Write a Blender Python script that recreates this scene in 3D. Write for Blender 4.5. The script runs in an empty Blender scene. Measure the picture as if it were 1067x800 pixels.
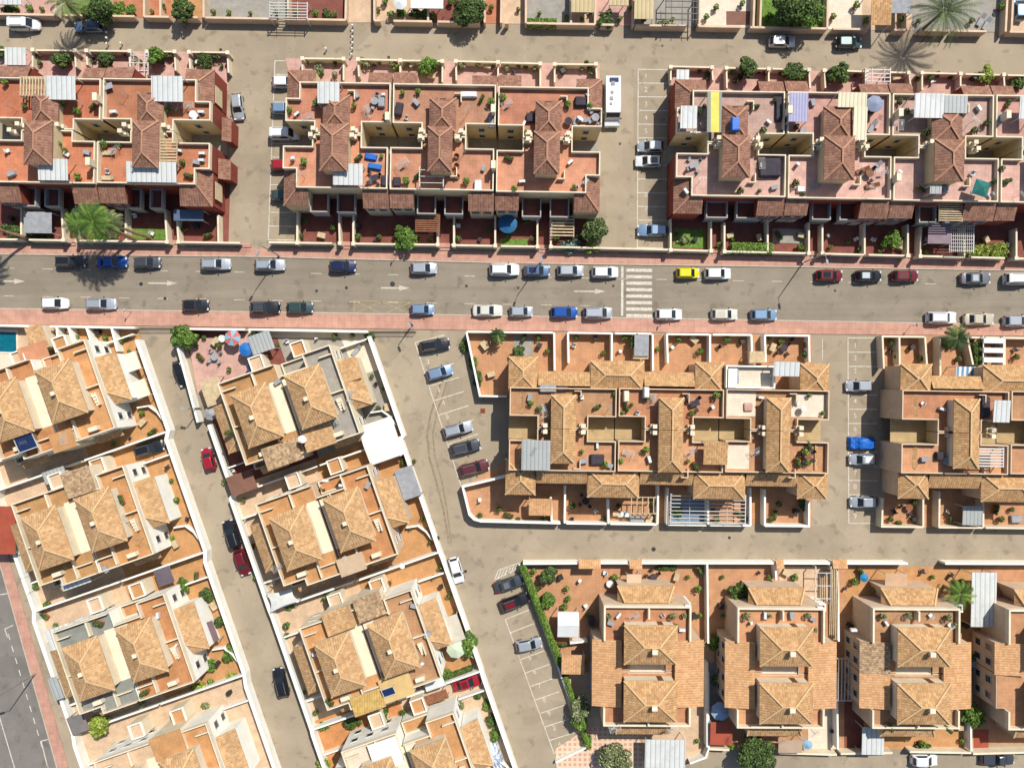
import bpy, math, random
from mathutils import Vector, Matrix
SC = bpy.context.scene
COL = SC.collection
rnd = random.Random(7)
S, H = 0.143, 120.0          # metres per photo pixel on the ground, height of the camera
def P(x, y, z=0.0):          # place seen at pixel x,y when it lies at height z
    k = S*(H-z)/H
    return ((x-533.5)*k, (400-y)*k)
def PP(pts, z=0.0): return [P(a, b, z) for a, b in pts]
def R4(x0, y0, x1, y1, z=0.0, rot=0.9):
    cx, cy = (x0+x1)/2, (y0+y1)/2; c, s = math.cos(math.radians(rot)), math.sin(math.radians(rot))
    q = [(x0,y0),(x1,y0),(x1,y1),(x0,y1)]
    return PP([(cx+(a-cx)*c-(b-cy)*s, cy+(a-cx)*s+(b-cy)*c) for a, b in q], z)

# ------------------------------------------------------------------ materials
def lin(v):
    v /= 255.0
    return v/12.92 if v <= .04045 else ((v+.055)/1.055)**2.4
def A(r, g, b, f=0.62):      # albedo of something that looks r,g,b in full sun
    return tuple(min(.84, lin(c)*f/k) for c, k in zip((r, g, b), (1., .975, .975)))
MATS = {}
def mat(name, col, rough=.85, var=.16, scale=.5, kind=None, metal=0., period=.45, col2=None, ang=.9, coat=0., bump=.0, stain=.25, spec=.3):
    if name in MATS: return MATS[name]
    m = bpy.data.materials.new(name); m.use_nodes = True
    nt = m.node_tree; N, Lk = nt.nodes, nt.links
    b = N['Principled BSDF']
    b.inputs['Roughness'].default_value = rough; b.inputs['Metallic'].default_value = metal
    b.inputs['Specular IOR Level'].default_value = spec
    if coat: b.inputs['Coat Weight'].default_value = coat; b.inputs['Coat Roughness'].default_value = .06
    def nd(t, **k):
        n = N.new(t)
        for a, v in k.items(): setattr(n, a, v)
        return n
    def mth(op, a, c=None):
        n = nd('ShaderNodeMath', operation=op)
        for i, x in enumerate((a, c)):
            if x is None: continue
            if isinstance(x, (int, float)): n.inputs[i].default_value = x
            else: Lk.new(x, n.inputs[i])
        return n.outputs[0]
    def mix(f, a, c, bt='MIX'):
        n = nd('ShaderNodeMix', data_type='RGBA', blend_type=bt)
        for i, x in ((0, f), (6, a), (7, c)):
            if isinstance(x, (int, float)): n.inputs[i].default_value = x
            elif isinstance(x, tuple): n.inputs[i].default_value = (*x[:3], 1)
            else: Lk.new(x, n.inputs[i])
        return n.outputs[2]
    geo = nd('ShaderNodeNewGeometry'); pos = geo.outputs['Position']
    def noise(sc, det=3, vec=None, ro=.55):
        n = nd('ShaderNodeTexNoise'); n.inputs['Scale'].default_value = sc; n.inputs['Detail'].default_value = det; n.inputs['Roughness'].default_value = ro
        Lk.new(vec if vec is not None else pos, n.inputs['Vector']); return n.outputs['Fac']
    c1 = tuple(x*(1-var) for x in col); c2 = tuple(min(.9, x*(1+var)) for x in col)
    def ramp(f, lo=.35, hi=.65):
        n = nd('ShaderNodeMapRange'); n.inputs[1].default_value = lo; n.inputs[2].default_value = hi
        Lk.new(f, n.inputs[0]); return n.outputs[0]
    base = mix(ramp(noise(1/scale)), c1, c2)
    fine = noise(9., 2)
    if kind in ('tile', 'corr', 'deckboard'):
        uvn = nd('ShaderNodeUVMap'); sep = nd('ShaderNodeSeparateXYZ'); Lk.new(uvn.outputs[0], sep.inputs[0])
        U = mth('DIVIDE', sep.outputs[0], period)
        if kind == 'tile':
            V = mth('DIVIDE', sep.outputs[1], period*1.05)
            Uo = mth('ADD', U, mth('MULTIPLY', mth('FRACT', mth('MULTIPLY', mth('FLOOR', V), .37)), .3))
            cmb = nd('ShaderNodeCombineXYZ'); Lk.new(mth('FLOOR', Uo), cmb.inputs[0]); Lk.new(mth('FLOOR', V), cmb.inputs[1])
            wn = nd('ShaderNodeTexWhiteNoise'); Lk.new(cmb.outputs[0], wn.inputs[0])
            base = mix(mth('MULTIPLY', mth('LESS_THAN', mth('FRACT', U), .16), .2), base, tuple(x*.55 for x in col)); base = mix(wn.outputs['Value'], base, mix(.72, base, col2 or tuple(x*.6 for x in col)))
            hgt = mth('ADD', mth('ABSOLUTE', mth('SINE', mth('MULTIPLY', U, math.pi))), mth('MULTIPLY', mth('FRACT', V), -.45))
            bp = nd('ShaderNodeBump'); bp.inputs['Strength'].default_value = .5; bp.inputs['Distance'].default_value = .07
            Lk.new(hgt, bp.inputs['Height']); Lk.new(bp.outputs[0], b.inputs['Normal'])
        elif kind == 'corr':
            hgt = mth('ABSOLUTE', mth('SINE', mth('MULTIPLY', U, math.pi)))
            base = mix(mth('GREATER_THAN', mth('FRACT', U), .86), base, tuple(x*.5 for x in col))
            bp = nd('ShaderNodeBump'); bp.inputs['Strength'].default_value = .6; bp.inputs['Distance'].default_value = .05
            Lk.new(hgt, bp.inputs['Height']); Lk.new(bp.outputs[0], b.inputs['Normal'])
        else:
            base = mix(mth('GREATER_THAN', mth('FRACT', U), .5), base, col2)
    elif kind == 'slab':
        mp = nd('ShaderNodeMapping'); mp.inputs['Rotation'].default_value = (0, 0, math.radians(ang)); Lk.new(pos, mp.inputs[0])
        br = nd('ShaderNodeTexBrick', offset=0.); br.inputs['Scale'].default_value = 1.; br.inputs['Brick Width'].default_value = period; br.inputs['Row Height'].default_value = period
        br.inputs['Mortar Size'].default_value = period*.05; br.inputs['Mortar Smooth'].default_value = .2
        Lk.new(mp.outputs[0], br.inputs['Vector'])
        br.inputs['Color1'].default_value = (1,1,1,1); br.inputs['Color2'].default_value = (.9,.88,.87,1); br.inputs['Mortar'].default_value = (.8,.78,.76,1)
        base = mix(.8, base, br.outputs['Color'], 'MULTIPLY')
    elif kind == 'checker':
        mp = nd('ShaderNodeMapping'); mp.inputs['Rotation'].default_value = (0, 0, math.radians(ang)); Lk.new(pos, mp.inputs[0])
        br = nd('ShaderNodeTexBrick', offset=0.); br.inputs['Scale'].default_value = 1.; br.inputs['Brick Width'].default_value = period; br.inputs['Row Height'].default_value = period
        br.inputs['Mortar Size'].default_value = period*.22; Lk.new(mp.outputs[0], br.inputs['Vector'])
        br.inputs['Color1'].default_value = (*col,1); br.inputs['Color2'].default_value = (*col,1); br.inputs['Mortar'].default_value = (*col2,1)
        base = br.outputs['Color']
    elif kind == 'asphalt':
        mp = nd('ShaderNodeMapping'); mp.inputs['Scale'].default_value = (.04, 1.1, 1) if ang == 0 else (.35, .35, 1); Lk.new(pos, mp.inputs[0])
        st = noise(1., 4, mp.outputs[0])
        base = mix(mth('MULTIPLY', ramp(st, .45, .75), .5), base, col2)
        cr = nd('ShaderNodeTexVoronoi', feature='DISTANCE_TO_EDGE'); cr.inputs['Scale'].default_value = .16
        wv = nd('ShaderNodeVectorMath', operation='ADD'); Lk.new(pos, wv.inputs[0])
        nz = nd('ShaderNodeTexNoise'); nz.inputs['Scale'].default_value = .7; Lk.new(pos, nz.inputs['Vector']); Lk.new(nz.outputs['Color'], wv.inputs[1]); Lk.new(wv.outputs[0], cr.inputs['Vector'])
        base = mix(mth('MULTIPLY', mth('LESS_THAN', cr.outputs['Distance'], .0035), .3), base, tuple(x*.45 for x in col))
        pv = nd('ShaderNodeTexVoronoi', distance='CHEBYCHEV'); pv.inputs['Scale'].default_value = .11; Lk.new(mp.outputs[0] if ang == 0 else pos, pv.inputs['Vector'])
        ps = nd('ShaderNodeSeparateColor'); Lk.new(pv.outputs['Color'], ps.inputs[0])
        base = mix(mth('MULTIPLY', mth('GREATER_THAN', ps.outputs[0], .72), .22), base, tuple(x*.62 for x in col))
        base = mix(mth('MULTIPLY', mth('LESS_THAN', ps.outputs[1], .18), .2), base, tuple(x*1.25 for x in col))
        spk = nd('ShaderNodeTexNoise'); spk.inputs['Scale'].default_value = .55; spk.inputs['Detail'].default_value = 5; Lk.new(pos, spk.inputs['Vector'])
        base = mix(mth('MULTIPLY', ramp(spk.outputs['Fac'], .58, .68), .55), base, tuple(x*.5 for x in col))
    base = mix(mth('MULTIPLY', ramp(fine, .3, .7), .16), base, tuple(x*.6 for x in col))
    if stain:
        base = mix(mth('MULTIPLY', ramp(noise(.33, 5, None, .7), .52, .72), stain), base, tuple(x*.5 for x in col))
    Lk.new(base, b.inputs['Base Color'])
    MATS[name] = m
    return m

# ------------------------------------------------------------------ mesh builder
def area2(p): return sum(p[i][0]*p[(i+1) % len(p)][1]-p[(i+1) % len(p)][0]*p[i][1] for i in range(len(p)))
def inset(poly, t):
    p = list(poly)
    if area2(p) < 0: p.reverse()
    n = len(p); out = []
    for i in range(n):
        a, b, c = p[i-1], p[i], p[(i+1) % n]
        d1 = Vector((b[0]-a[0], b[1]-a[1])).normalized(); d2 = Vector((c[0]-b[0], c[1]-b[1])).normalized()
        n1 = Vector((-d1.y, d1.x)); n2 = Vector((-d2.y, d2.x))
        bis = n1+n2
        if bis.length < 1e-6: q = n1*t
        else:
            bis.normalize(); q = bis*(t/max(.3, bis.dot(n1)))
        out.append((b[0]+q.x, b[1]+q.y))
    return p, out
class MB:
    def __init__(s): s.v = []; s.f = []; s.m = []; s.uv = []
    def face(s, pts, m=0, uv=None):
        i = len(s.v); s.v += [tuple(p) for p in pts]; s.f.append(list(range(i, i+len(pts)))); s.m.append(m)
        s.uv.append(uv if uv else autouv(pts)); return s
    def prism(s, poly, z0, z1, m=0, mtop=None, bottom=True):
        p = list(poly)
        if area2(p) < 0: p.reverse()
        n = len(p)
        s.face([(a, b, z1) for a, b in p], m if mtop is None else mtop)
        if bottom: s.face([(a, b, z0) for a, b in reversed(p)], m)
        for i in range(n):
            a, b = p[i], p[(i+1) % n]
            s.face([(*a, z0), (*b, z0), (*b, z1), (*a, z1)], m)
        return s
    def ring(s, poly, t, z0, z1, m=0):
        o, q = inset(poly, t); n = len(o)
        for i in range(n):
            j = (i+1) % n
            s.face([(*o[i], z1), (*o[j], z1), (*q[j], z1), (*q[i], z1)], m)
            s.face([(*o[i], z0), (*o[j], z0), (*o[j], z1), (*o[i], z1)], m)
            s.face([(*q[j], z0), (*q[i], z0), (*q[i], z1), (*q[j], z1)], m)
        return s
    def wall(s, pts, t, z0, z1, m=0):
        pts = [Vector(p) for p in pts]; n = len(pts); Lp, Rp = [], []
        z1 += JIT()
        for i in range(n):
            d1 = (pts[i]-pts[i-1]).normalized() if i else None
            d2 = (pts[i+1]-pts[i]).normalized() if i < n-1 else None
            d1 = d1 or d2; d2 = d2 or d1
            n1 = Vector((-d1.y, d1.x)); n2 = Vector((-d2.y, d2.x)); b = (n1+n2)
            b = b.normalized() if b.length > 1e-6 else n1
            q = b*(t/2/max(.35, b.dot(n1)))
            Lp.append(tuple(pts[i]+q)); Rp.append(tuple(pts[i]-q))
        return s.prism(Rp+Lp[::-1], z0, z1, m)
    def box(s, c, sz, m=0, rot=0.):
        hx, hy, hz = sz[0]/2, sz[1]/2, sz[2]/2; co, si = math.cos(rot), math.sin(rot)
        q = [(c[0]+x*co-y*si, c[1]+x*si+y*co) for x, y in ((-hx,-hy),(hx,-hy),(hx,hy),(-hx,hy))]
        return s.prism(q, c[2]-hz, c[2]+hz, m)
    def bar(s, a, b, w, h=None, m=0):
        a, b = Vector(a), Vector(b); d = (b-a).normalized(); h = h or w
        side = d.cross(Vector((0,0,1)))
        side = side.normalized() if side.length > 1e-4 else Vector((1,0,0))
        up = side.cross(d).normalized()
        ring = lambda p: [p+side*w/2-up*h/2, p+side*w/2+up*h/2, p-side*w/2+up*h/2, p-side*w/2-up*h/2]
        r, q = ring(a), ring(b)
        for i in range(4):
            j = (i+1) % 4; s.face([r[i], q[i], q[j], r[j]], m)
        s.face(r, m); s.face(q[::-1], m); return s
    def tube(s, pts, rad, m=0, n=8, cap=True):
        pts = [Vector(p) for p in pts]
        if isinstance(rad, (int, float)): rad = [rad]*len(pts)
        rings = []
        for i, p in enumerate(pts):
            d = (pts[min(i+1, len(pts)-1)]-pts[max(i-1, 0)]).normalized()
            a = d.cross(Vector((0,0,1)));  a = a.normalized() if a.length > 1e-3 else Vector((1,0,0))
            b = d.cross(a)
            rings.append([p+(a*math.cos(2*math.pi*k/n)+b*math.sin(2*math.pi*k/n))*rad[i] for k in range(n)])
        for r, q in zip(rings, rings[1:]):
            for k in range(n):
                j = (k+1) % n; s.face([r[k], r[j], q[j], q[k]], m)
        if cap: s.face(rings[0][::-1], m); s.face(rings[-1], m)
        return s
    def disc(s, c, r, z0, z1, m=0, n=20):
        return s.prism([(c[0]+r*math.cos(2*math.pi*k/n), c[1]+r*math.sin(2*math.pi*k/n)) for k in range(n)], z0, z1, m)
    def roof(s, faces, t=.14, m=0):
        cnt = {}
        key = lambda p: tuple(round(c, 4) for c in p)
        for f in faces:
            f = [Vector(p) for p in f]
            nrm = Vector((0,0,0))
            for i in range(len(f)): nrm += f[i].cross(f[(i+1) % len(f)])
            if nrm.z < 0: f.reverse()
            s.face(f, m)
            s.face([p-Vector((0,0,t)) for p in reversed(f)], m)
            for i in range(len(f)):
                a, b = key(f[i]), key(f[(i+1) % len(f)])
                if (b, a) in cnt: del cnt[(b, a)]
                else: cnt[(a, b)] = (f[i], f[(i+1) % len(f)])
        for a, b in cnt.values():
            d = Vector((0,0,t)); s.face([a-d, b-d, b, a], m)
        return s
    def build(s, name, mats, parent=None, smooth=False):
        off = parent_loc(parent)
        me = bpy.data.meshes.new(name)
        me.from_pydata([(x-off[0], y-off[1], z-off[2]) for x, y, z in s.v], [], s.f)
        if not isinstance(mats, (list, tuple)): mats = [mats]
        for m in mats: me.materials.append(m)
        me.polygons.foreach_set('material_index', s.m)
        uvl = me.uv_layers.new(name='UVMap'); flat = []
        for u in s.uv:
            for q in u: flat += [q[0], q[1]]
        uvl.data.foreach_set('uv', flat)
        if smooth: me.polygons.foreach_set('use_smooth', [True]*len(s.f))
        me.update()
        o = bpy.data.objects.new(name, me); COL.objects.link(o)
        if parent: o.parent = parent
        return o
_j = [0]
def JIT():
    _j[0] = (_j[0]+1) % 11
    return _j[0]*.006
def autouv(pts):
    f = [Vector(p) for p in pts]; n = Vector((0,0,0))
    for i in range(len(f)): n += (f[i]-f[0]).cross(f[(i+1) % len(f)]-f[0])
    if n.length < 1e-12: return [(0, 0)]*len(f)
    n.normalize()
    e = Vector((0,0,1)).cross(n)
    e = e.normalized() if e.length > .02 else Vector((1,0,0))
    sdir = n.cross(e)
    return [(p.dot(e), p.dot(sdir)) for p in f]
def parent_loc(o):
    v = Vector((0,0,0))
    while o is not None: v += o.location; o = o.parent
    return v
def tag(o, label, cat, group=None, kind=None):
    o['label'] = label; o['category'] = cat
    if group: o['group'] = group
    if kind: o['kind'] = kind
    return o
LABELS = set()
def thing(name, label, cat, loc=(0,0,0), group=None, rot=0.):
    o = bpy.data.objects.new(name, None); COL.objects.link(o); o.location = loc; o.rotation_euler = (0,0,rot); o.empty_display_size = .3
    return tag(o, label, cat, group)
def struct(name, poly, z0, z1, m, label, cat):
    o = MB().prism(poly, z0, z1).build(name, m)
    return tag(o, label, cat, None, 'structure')

# ------------------------------------------------------------------ palette
W_ = dict
road_m = mat('street_asphalt', A(182,164,139), .95, .09, 6., 'asphalt', col2=A(160,141,116), ang=1., stain=.12)
main_m = mat('main_asphalt', A(160,146,127), .95, .08, 4., 'asphalt', col2=A(136,121,103), ang=0, stain=.12)
aven_m = mat('avenue_asphalt', A(140,132,124), .95, .1, 4., 'asphalt', col2=A(120,112,106), ang=1.)
pink_m = mat('pink_paving', A(214,162,140), .9, .1, 1.2, 'slab', period=1., stain=.4)
kerb_m = mat('kerb_stone', A(205,190,170), .9, .1)
white_m = mat('white_render', A(248,243,230,0.78), .85, .04, 1.5, stain=.25)
cream_m = mat('cream_render', A(240,216,172), .85, .07, 1.2, stain=.18)
cream2_m = mat('pale_cream_render', A(244,226,196,0.68), .85, .06, 1.2, stain=.3)
peach_m = mat('peach_render', A(236,206,174), .85, .07, 1.2, stain=.15)
red_m = mat('red_render', A(158,74,58), .85, .1, 1.2, stain=.2)
olive_m = mat('ochre_render', A(205,160,60), .85, .1, 1.2)
green_w = mat('pale_green_render', A(190,205,175), .85, .1, 1.2)
tileA = mat('brown_roof_tile', A(174,128,106), .9, .14, 1.4, 'tile', stain=.45, col2=A(124,82,64), period=.38)
tileD = mat('tan_roof_tile', A(224,178,126), .9, .13, 1.4, 'tile', stain=.45, col2=A(172,122,76), period=.34)
tileL = mat('sandy_roof_tile', A(226,182,132), .9, .13, 1.4, 'tile', stain=.45, col2=A(174,126,80), period=.34)
tileO = mat('orange_roof_tile', A(236,184,134), .9, .1, 1.4, 'tile', col2=A(202,144,92), period=.34)
tileY = mat('mottled_roof_tile', A(214,180,140), .9, .2, .6, 'tile', col2=A(120,84,58), period=.3)
ridgeA = mat('brown_ridge_tile', A(196,146,116), .9, .1)
ridgeL = mat('sandy_ridge_tile', A(230,190,140), .9, .1)
deckA = mat('terracotta_floor', A(208,136,100), .85, .12, 1.3, 'slab', period=.5, stain=.5)
deckB = mat('salmon_floor', A(208,142,112), .85, .12, 1.3, 'slab', period=.5, stain=.5)
deckC = mat('pink_floor', A(222,176,160), .85, .1, 1.3, 'slab', period=.5, stain=.45)
deckD = mat('clay_floor', A(212,156,114), .85, .1, 1.3, 'slab', period=.5, stain=.45)
deckL = mat('orange_clay_floor', A(214,158,104), .85, .1, 1.3, 'slab', period=.5, ang=-19.2, stain=.45)
deckO = mat('bright_orange_floor', A(222,152,96), .85, .1, 1.3, 'slab', period=.5, ang=-19.2, stain=.4)
deckP = mat('sand_floor', A(230,196,162), .9, .1, 1.3, 'slab', period=.4, ang=-19.2)
deckG = mat('grey_floor', A(176,168,156), .9, .1, 1.3, 'slab', period=.4)
deckW = mat('pale_floor', A(242,224,200,0.66), .9, .07, 1.3, 'slab', period=.4, stain=.1)
deckR = mat('dark_red_floor', A(146,86,74), .9, .15, 1.3, 'slab', period=.33)  # red floor, darkened so its colour carries the back yards' shadow
checkM = mat('checker_paving', A(222,170,136), .9, kind='checker', period=.75, col2=A(244,214,186), ang=0)
lawn_m = mat('lawn_grass', A(110,140,60), 1., .3, .4, stain=.3)
turf_m = mat('artificial_turf', A(74,140,62), 1., .2, .3)
corrW = mat('white_corrugated', A(240,240,234,0.56), .5, .04, 1.5, 'corr', period=.7, stain=.35)
corrC = mat('cream_corrugated', A(244,232,196), .5, .04, 1.5, 'corr', period=.55, stain=.1)
corrG = mat('grey_corrugated', A(186,188,184), .5, .06, 1.5, 'corr', period=.55)
corrB = mat('lilac_corrugated', A(176,172,206), .5, .06, 1.5, 'corr', period=.4)
corrO = mat('ochre_sheet', A(214,190,140), .6, .06, 1.5, 'corr', period=.6)
stripY = mat('yellow_grey_awning', A(240,226,110), .8, .05, 1., 'deckboard', period=2.3, col2=A(150,156,150))
wood_m = mat('brown_timber', A(150,98,70), .8, .2, .5)
woodl_m = mat('pale_timber', A(216,190,150), .8, .15, .5)
dark_m = mat('dark_fabric', A(74,66,74), .9, .2, .6)
grey_m = mat('grey_fabric', A(170,170,172), .8, .12, .6)
steel_m = mat('galvanised_steel', A(190,188,182), .45, .08, .6, metal=.6)
dsteel_m = mat('dark_steel', A(70,68,66), .5, .1, .6, metal=.4)
plast_m = mat('white_plastic', A(244,244,240,0.6), .4, .03)
glass_m = mat('window_glass', (.02,.03,.04), .06, .1, stain=0, spec=.6)
frame_m = mat('window_frame', A(226,222,214), .5, .04)
doorw_m = mat('brown_door', A(120,76,50), .6, .15)
shut_m = mat('roller_shutter', A(226,214,196), .7, .05, kind='corr', period=.12)
blue_m = mat('blue_fabric', A(40,120,200), .7, .1, .5)
lblue_m = mat('blue_tarpaulin', A(28,110,210), .5, .12, .5)
teal_m = mat('teal_fabric', A(44,120,112), .85, .15, .5)
water_m = mat('pool_water', A(16,110,130), .05, .15, .8, stain=0, spec=.5)
solar_m = mat('solar_glass', A(40,54,96), .15, .1, stain=0, spec=.6)
redr_m = mat('red_roof_sheet', A(180,86,62), .7, .1, 1.)
brsheet = mat('brown_roof_sheet', A(140,98,80), .8, .1, 1.2)
slate_m = mat('grey_felt', A(150,150,142), .95, .1, 1.)
paint_w = mat('road_paint', A(226,216,198), .8, .2, .35, stain=.45)
paint_f = mat('faded_road_paint', A(216,203,182), .9, .2, .3, stain=.5)
paint_y = mat('yellow_road_paint', A(182,162,118), .9, .2, .3, stain=.5)
leaf1 = [mat('leaf_dark', A(58,78,38), .8, .35, .4, stain=0), mat('leaf_mid', A(82,104,46), .8, .35, .4, stain=0), mat('leaf_light', A(116,136,64), .8, .3, .4, stain=0)]
leaf2 = [mat('leaf_bright_dark', A(74,104,38), .8, .3, .4, stain=0), mat('leaf_bright', A(106,138,50), .8, .3, .4, stain=0), mat('leaf_lime', A(142,168,70), .8, .3, .4, stain=0)]
leaf3 = [mat('leaf_olive_dark', A(94,98,60), .8, .3, .4, stain=0), mat('leaf_olive', A(138,146,92), .8, .3, .4, stain=0), mat('leaf_silver', A(176,186,140), .8, .3, .4, stain=0)]
leaf4 = [mat('leaf_blue_dark', A(80,104,88), .8, .3, .4, stain=0), mat('leaf_blue', A(126,154,138), .8, .3, .4, stain=0), mat('leaf_frost', A(170,192,176), .8, .3, .4, stain=0)]
leaf5 = [mat('leaf_lime_dark', A(112,132,44), .8, .3, .4, stain=0), mat('leaf_yellow', A(152,168,62), .8, .3, .4, stain=0), mat('leaf_pale', A(190,198,92), .8, .3, .4, stain=0)]
bark_m = mat('tree_bark', A(126,100,76), .95, .2, .3)
palmbark_m = mat('palm_bark', A(160,130,98), .95, .25, .3)
pot_m = mat('clay_pot', A(190,110,74), .9, .1)

def variants(n, rgb, ang=.9):
    out = []
    for i, (k, g) in enumerate(((1,1),(.92,1.03),(1.06,.99),(.97,.95))):
        out.append(mat(n+('_worn','_faded','_pale','_dusty')[i], A(min(255,rgb[0]*k), min(255,rgb[1]*k*g), min(255,rgb[2]*k*g)), .85, .13, 1.3, 'slab', period=.5, ang=ang, stain=.5))
    return out
VAR = {'terracotta_floor': variants('terracotta_floor',(208,134,98)), 'salmon_floor': variants('salmon_floor',(212,150,118)), 'pink_floor': variants('pink_floor',(222,178,162)), 'clay_floor': variants('clay_floor',(212,156,114)), 'orange_clay_floor': variants('orange_clay_floor',(214,158,104),-19.2)}
_vk = [0]
def vary(m):
    v = VAR.get(m.name)
    if not v: return m
    _vk[0] += 1; return v[(_vk[0]*7//2) % 4]
def clip(poly, f):
    out = []
    for i in range(len(poly)):
        a, b = poly[i-1], poly[i]; fa, fb = f(a), f(b)
        if fa*fb < 0: t = fa/(fa-fb); out.append((a[0]+(b[0]-a[0])*t, a[1]+(b[1]-a[1])*t))
        if fb >= 0: out.append(b)
    return out

greyr_m = mat('grey_render', A(188,184,178), .85, .07, 1.2, stain=.3)  # cream balcony walls turned grey, their shade put into the colour
hedge_l = [mat('hedge_dark', A(60,92,36), .85, .25, .4, stain=0), mat('hedge_mid', A(80,116,44), .85, .25, .4, stain=0), mat('hedge_tip', A(106,140,56), .85, .25, .4, stain=0)]
# ------------------------------------------------------------------ generic building pieces
def lerp(a, b, t): return tuple(x+(y-x)*t for x, y in zip(a, b))
def hip_faces(q, ze, rise, ends=(True, True), over=0.):
    """q: four world corners, a-b and c-d are the short ends"""
    a, b, c, d = [(*p[:2], ze) for p in q]
    m1, m2 = lerp(a, b, .5), lerp(c, d, .5)
    w = (Vector(b)-Vector(a)).length/2; L = (Vector(m2)-Vector(m1)).length
    t = min(w/L, .47)
    e1 = lerp(m1, m2, t if ends[0] else 0); e2 = lerp(m1, m2, 1-(t if ends[1] else 0))
    e1 = (*e1[:2], ze+rise); e2 = (*e2[:2], ze+rise)
    fs = [[b, c, e2, e1], [d, a, e1, e2]]; rid = [(e1, e2)]
    if ends[0]: fs.append([a, b, e1]); rid += [(a, e1), (b, e1)]
    if ends[1]: fs.append([c, d, e2]); rid += [(c, e2), (d, e2)]
    return fs, rid
def ridges(segs, m, parent, w=.22):
    mb = MB()
    for i, (a, b) in enumerate(segs):
        d = Vector((0,0,.05+.004*i)); mb.bar(Vector(a)+d, Vector(b)+d, w+.006*i, .12)
    return mb.build('ridge_tiles', m, parent)
def hip_roof(q, ze, rise, tm, rm, parent, ends=(True, True), name='tiled_roof'):
    L1 = math.dist(q[0], q[1]); L2 = math.dist(q[1], q[2])
    if L1 > L2 and ends == (True, True): q = q[1:]+q[:1]
    fs, rid = hip_faces(q, ze, rise, ends)
    o = MB().roof(fs, .14).build(name, tm, parent)
    ridges(rid, rm, o); return o
def shed_faces(q, side, zl, zh):
    # q order: (x0,y0),(x1,y0),(x1,y1),(x0,y1) in picture order; N is the top of the picture
    low = dict(N=(0,1), S=(2,3), W=(0,3), E=(1,2))[side]
    return [(*p[:2], zl if i in low else zh) for i, p in enumerate(q)]
def wedge(mb, f, z0, drop=.16, shrink=.12, m=0):
    c = Vector((sum(p[0] for p in f)/len(f), sum(p[1] for p in f)/len(f), 0))
    t = []
    for p in f:
        d = Vector((c.x-p[0], c.y-p[1])); d = d.normalized()*shrink*1.41 if d.length else d
        t.append((p[0]+d.x, p[1]+d.y, p[2]-drop))
    if area2([(p[0], p[1]) for p in t]) < 0: t.reverse()
    mb.face(t, m); n = len(t)
    for i in range(n):
        a, b = t[i], t[(i+1) % n]
        mb.face([(a[0],a[1],z0), (b[0],b[1],z0), b, a], m)
def openings(parent, a, b, n, z0, z1, w, kind='window', off=.0):
    """n windows or doors along the facade a-b (outside is on the right of a->b)"""
    a, b = Vector(a[:2]), Vector(b[:2]); d = (b-a); L = d.length
    if L < w*n*1.1: return
    d.normalize(); nr = Vector((d.y, -d.x)); ang = math.atan2(d.y, d.x)
    for i in range(n):
        c = a+d*(L*(i+.5)/n); zc = (z0+z1)/2
        if kind == 'window':
            o = MB()
            for s in (-1, 1):
                p = c+d*s*w/2+nr*.04; o.box((p.x, p.y, zc), (.09, .1, z1-z0), 0, ang)
            for z in (z0-.045, z1+.045):
                p = c+nr*.045; o.box((p.x, p.y, z), (w+.16, .13, .09), 0, ang)
            f = o.build('window', frame_m, parent)
            p = c+nr*.025; MB().box((p.x, p.y, zc), (w-.1, .03, z1-z0), 0, ang).build('pane', glass_m, f)
        elif kind == 'shutter':
            p = c+nr*.04; MB().box((p.x, p.y, zc), (w, .06, z1-z0), 0, ang).build('roller_shutter', shut_m, parent)
        else:
            p = c+nr*.04; f = MB().box((p.x, p.y, zc), (w, .07, z1-z0), 0, ang).build('door', doorw_m, parent)
            p = c+nr*.1+d*w*.35; MB().box((p.x, p.y, zc-.05), (.12, .05, .05), 0, ang).build('handle', steel_m, f)
def solid(mb, poly, z0, z1, emat=None):
    p = list(poly); em = emat or [0]*len(p)
    if area2(p) < 0:
        p = p[::-1]; n = len(p); em = [em[(n-2-i) % n] for i in range(n)]
    n = len(p); mb.face([(a, b, z1) for a, b in p], 0)
    for i in range(n):
        a, b = p[i], p[(i+1) % n]; mb.face([(*a, z0), (*b, z0), (*b, z1), (*a, z1)], em[i])
DZ = 6.0
def chimney(parent, x, y, z0, z1, w, d, m, ang=0., name='chimney'):
    o = MB().box((x, y, (z0+z1)/2), (w, d, z1-z0), 0, ang).build(name, m, parent)
    MB().box((x, y, z1+.09), (w+.14, d+.14, .1), 0, ang).box((x, y, z1+.02), (w-.1, d-.1, .06), 0, ang).build('chimney_cap', m, o)
    return o
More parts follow.
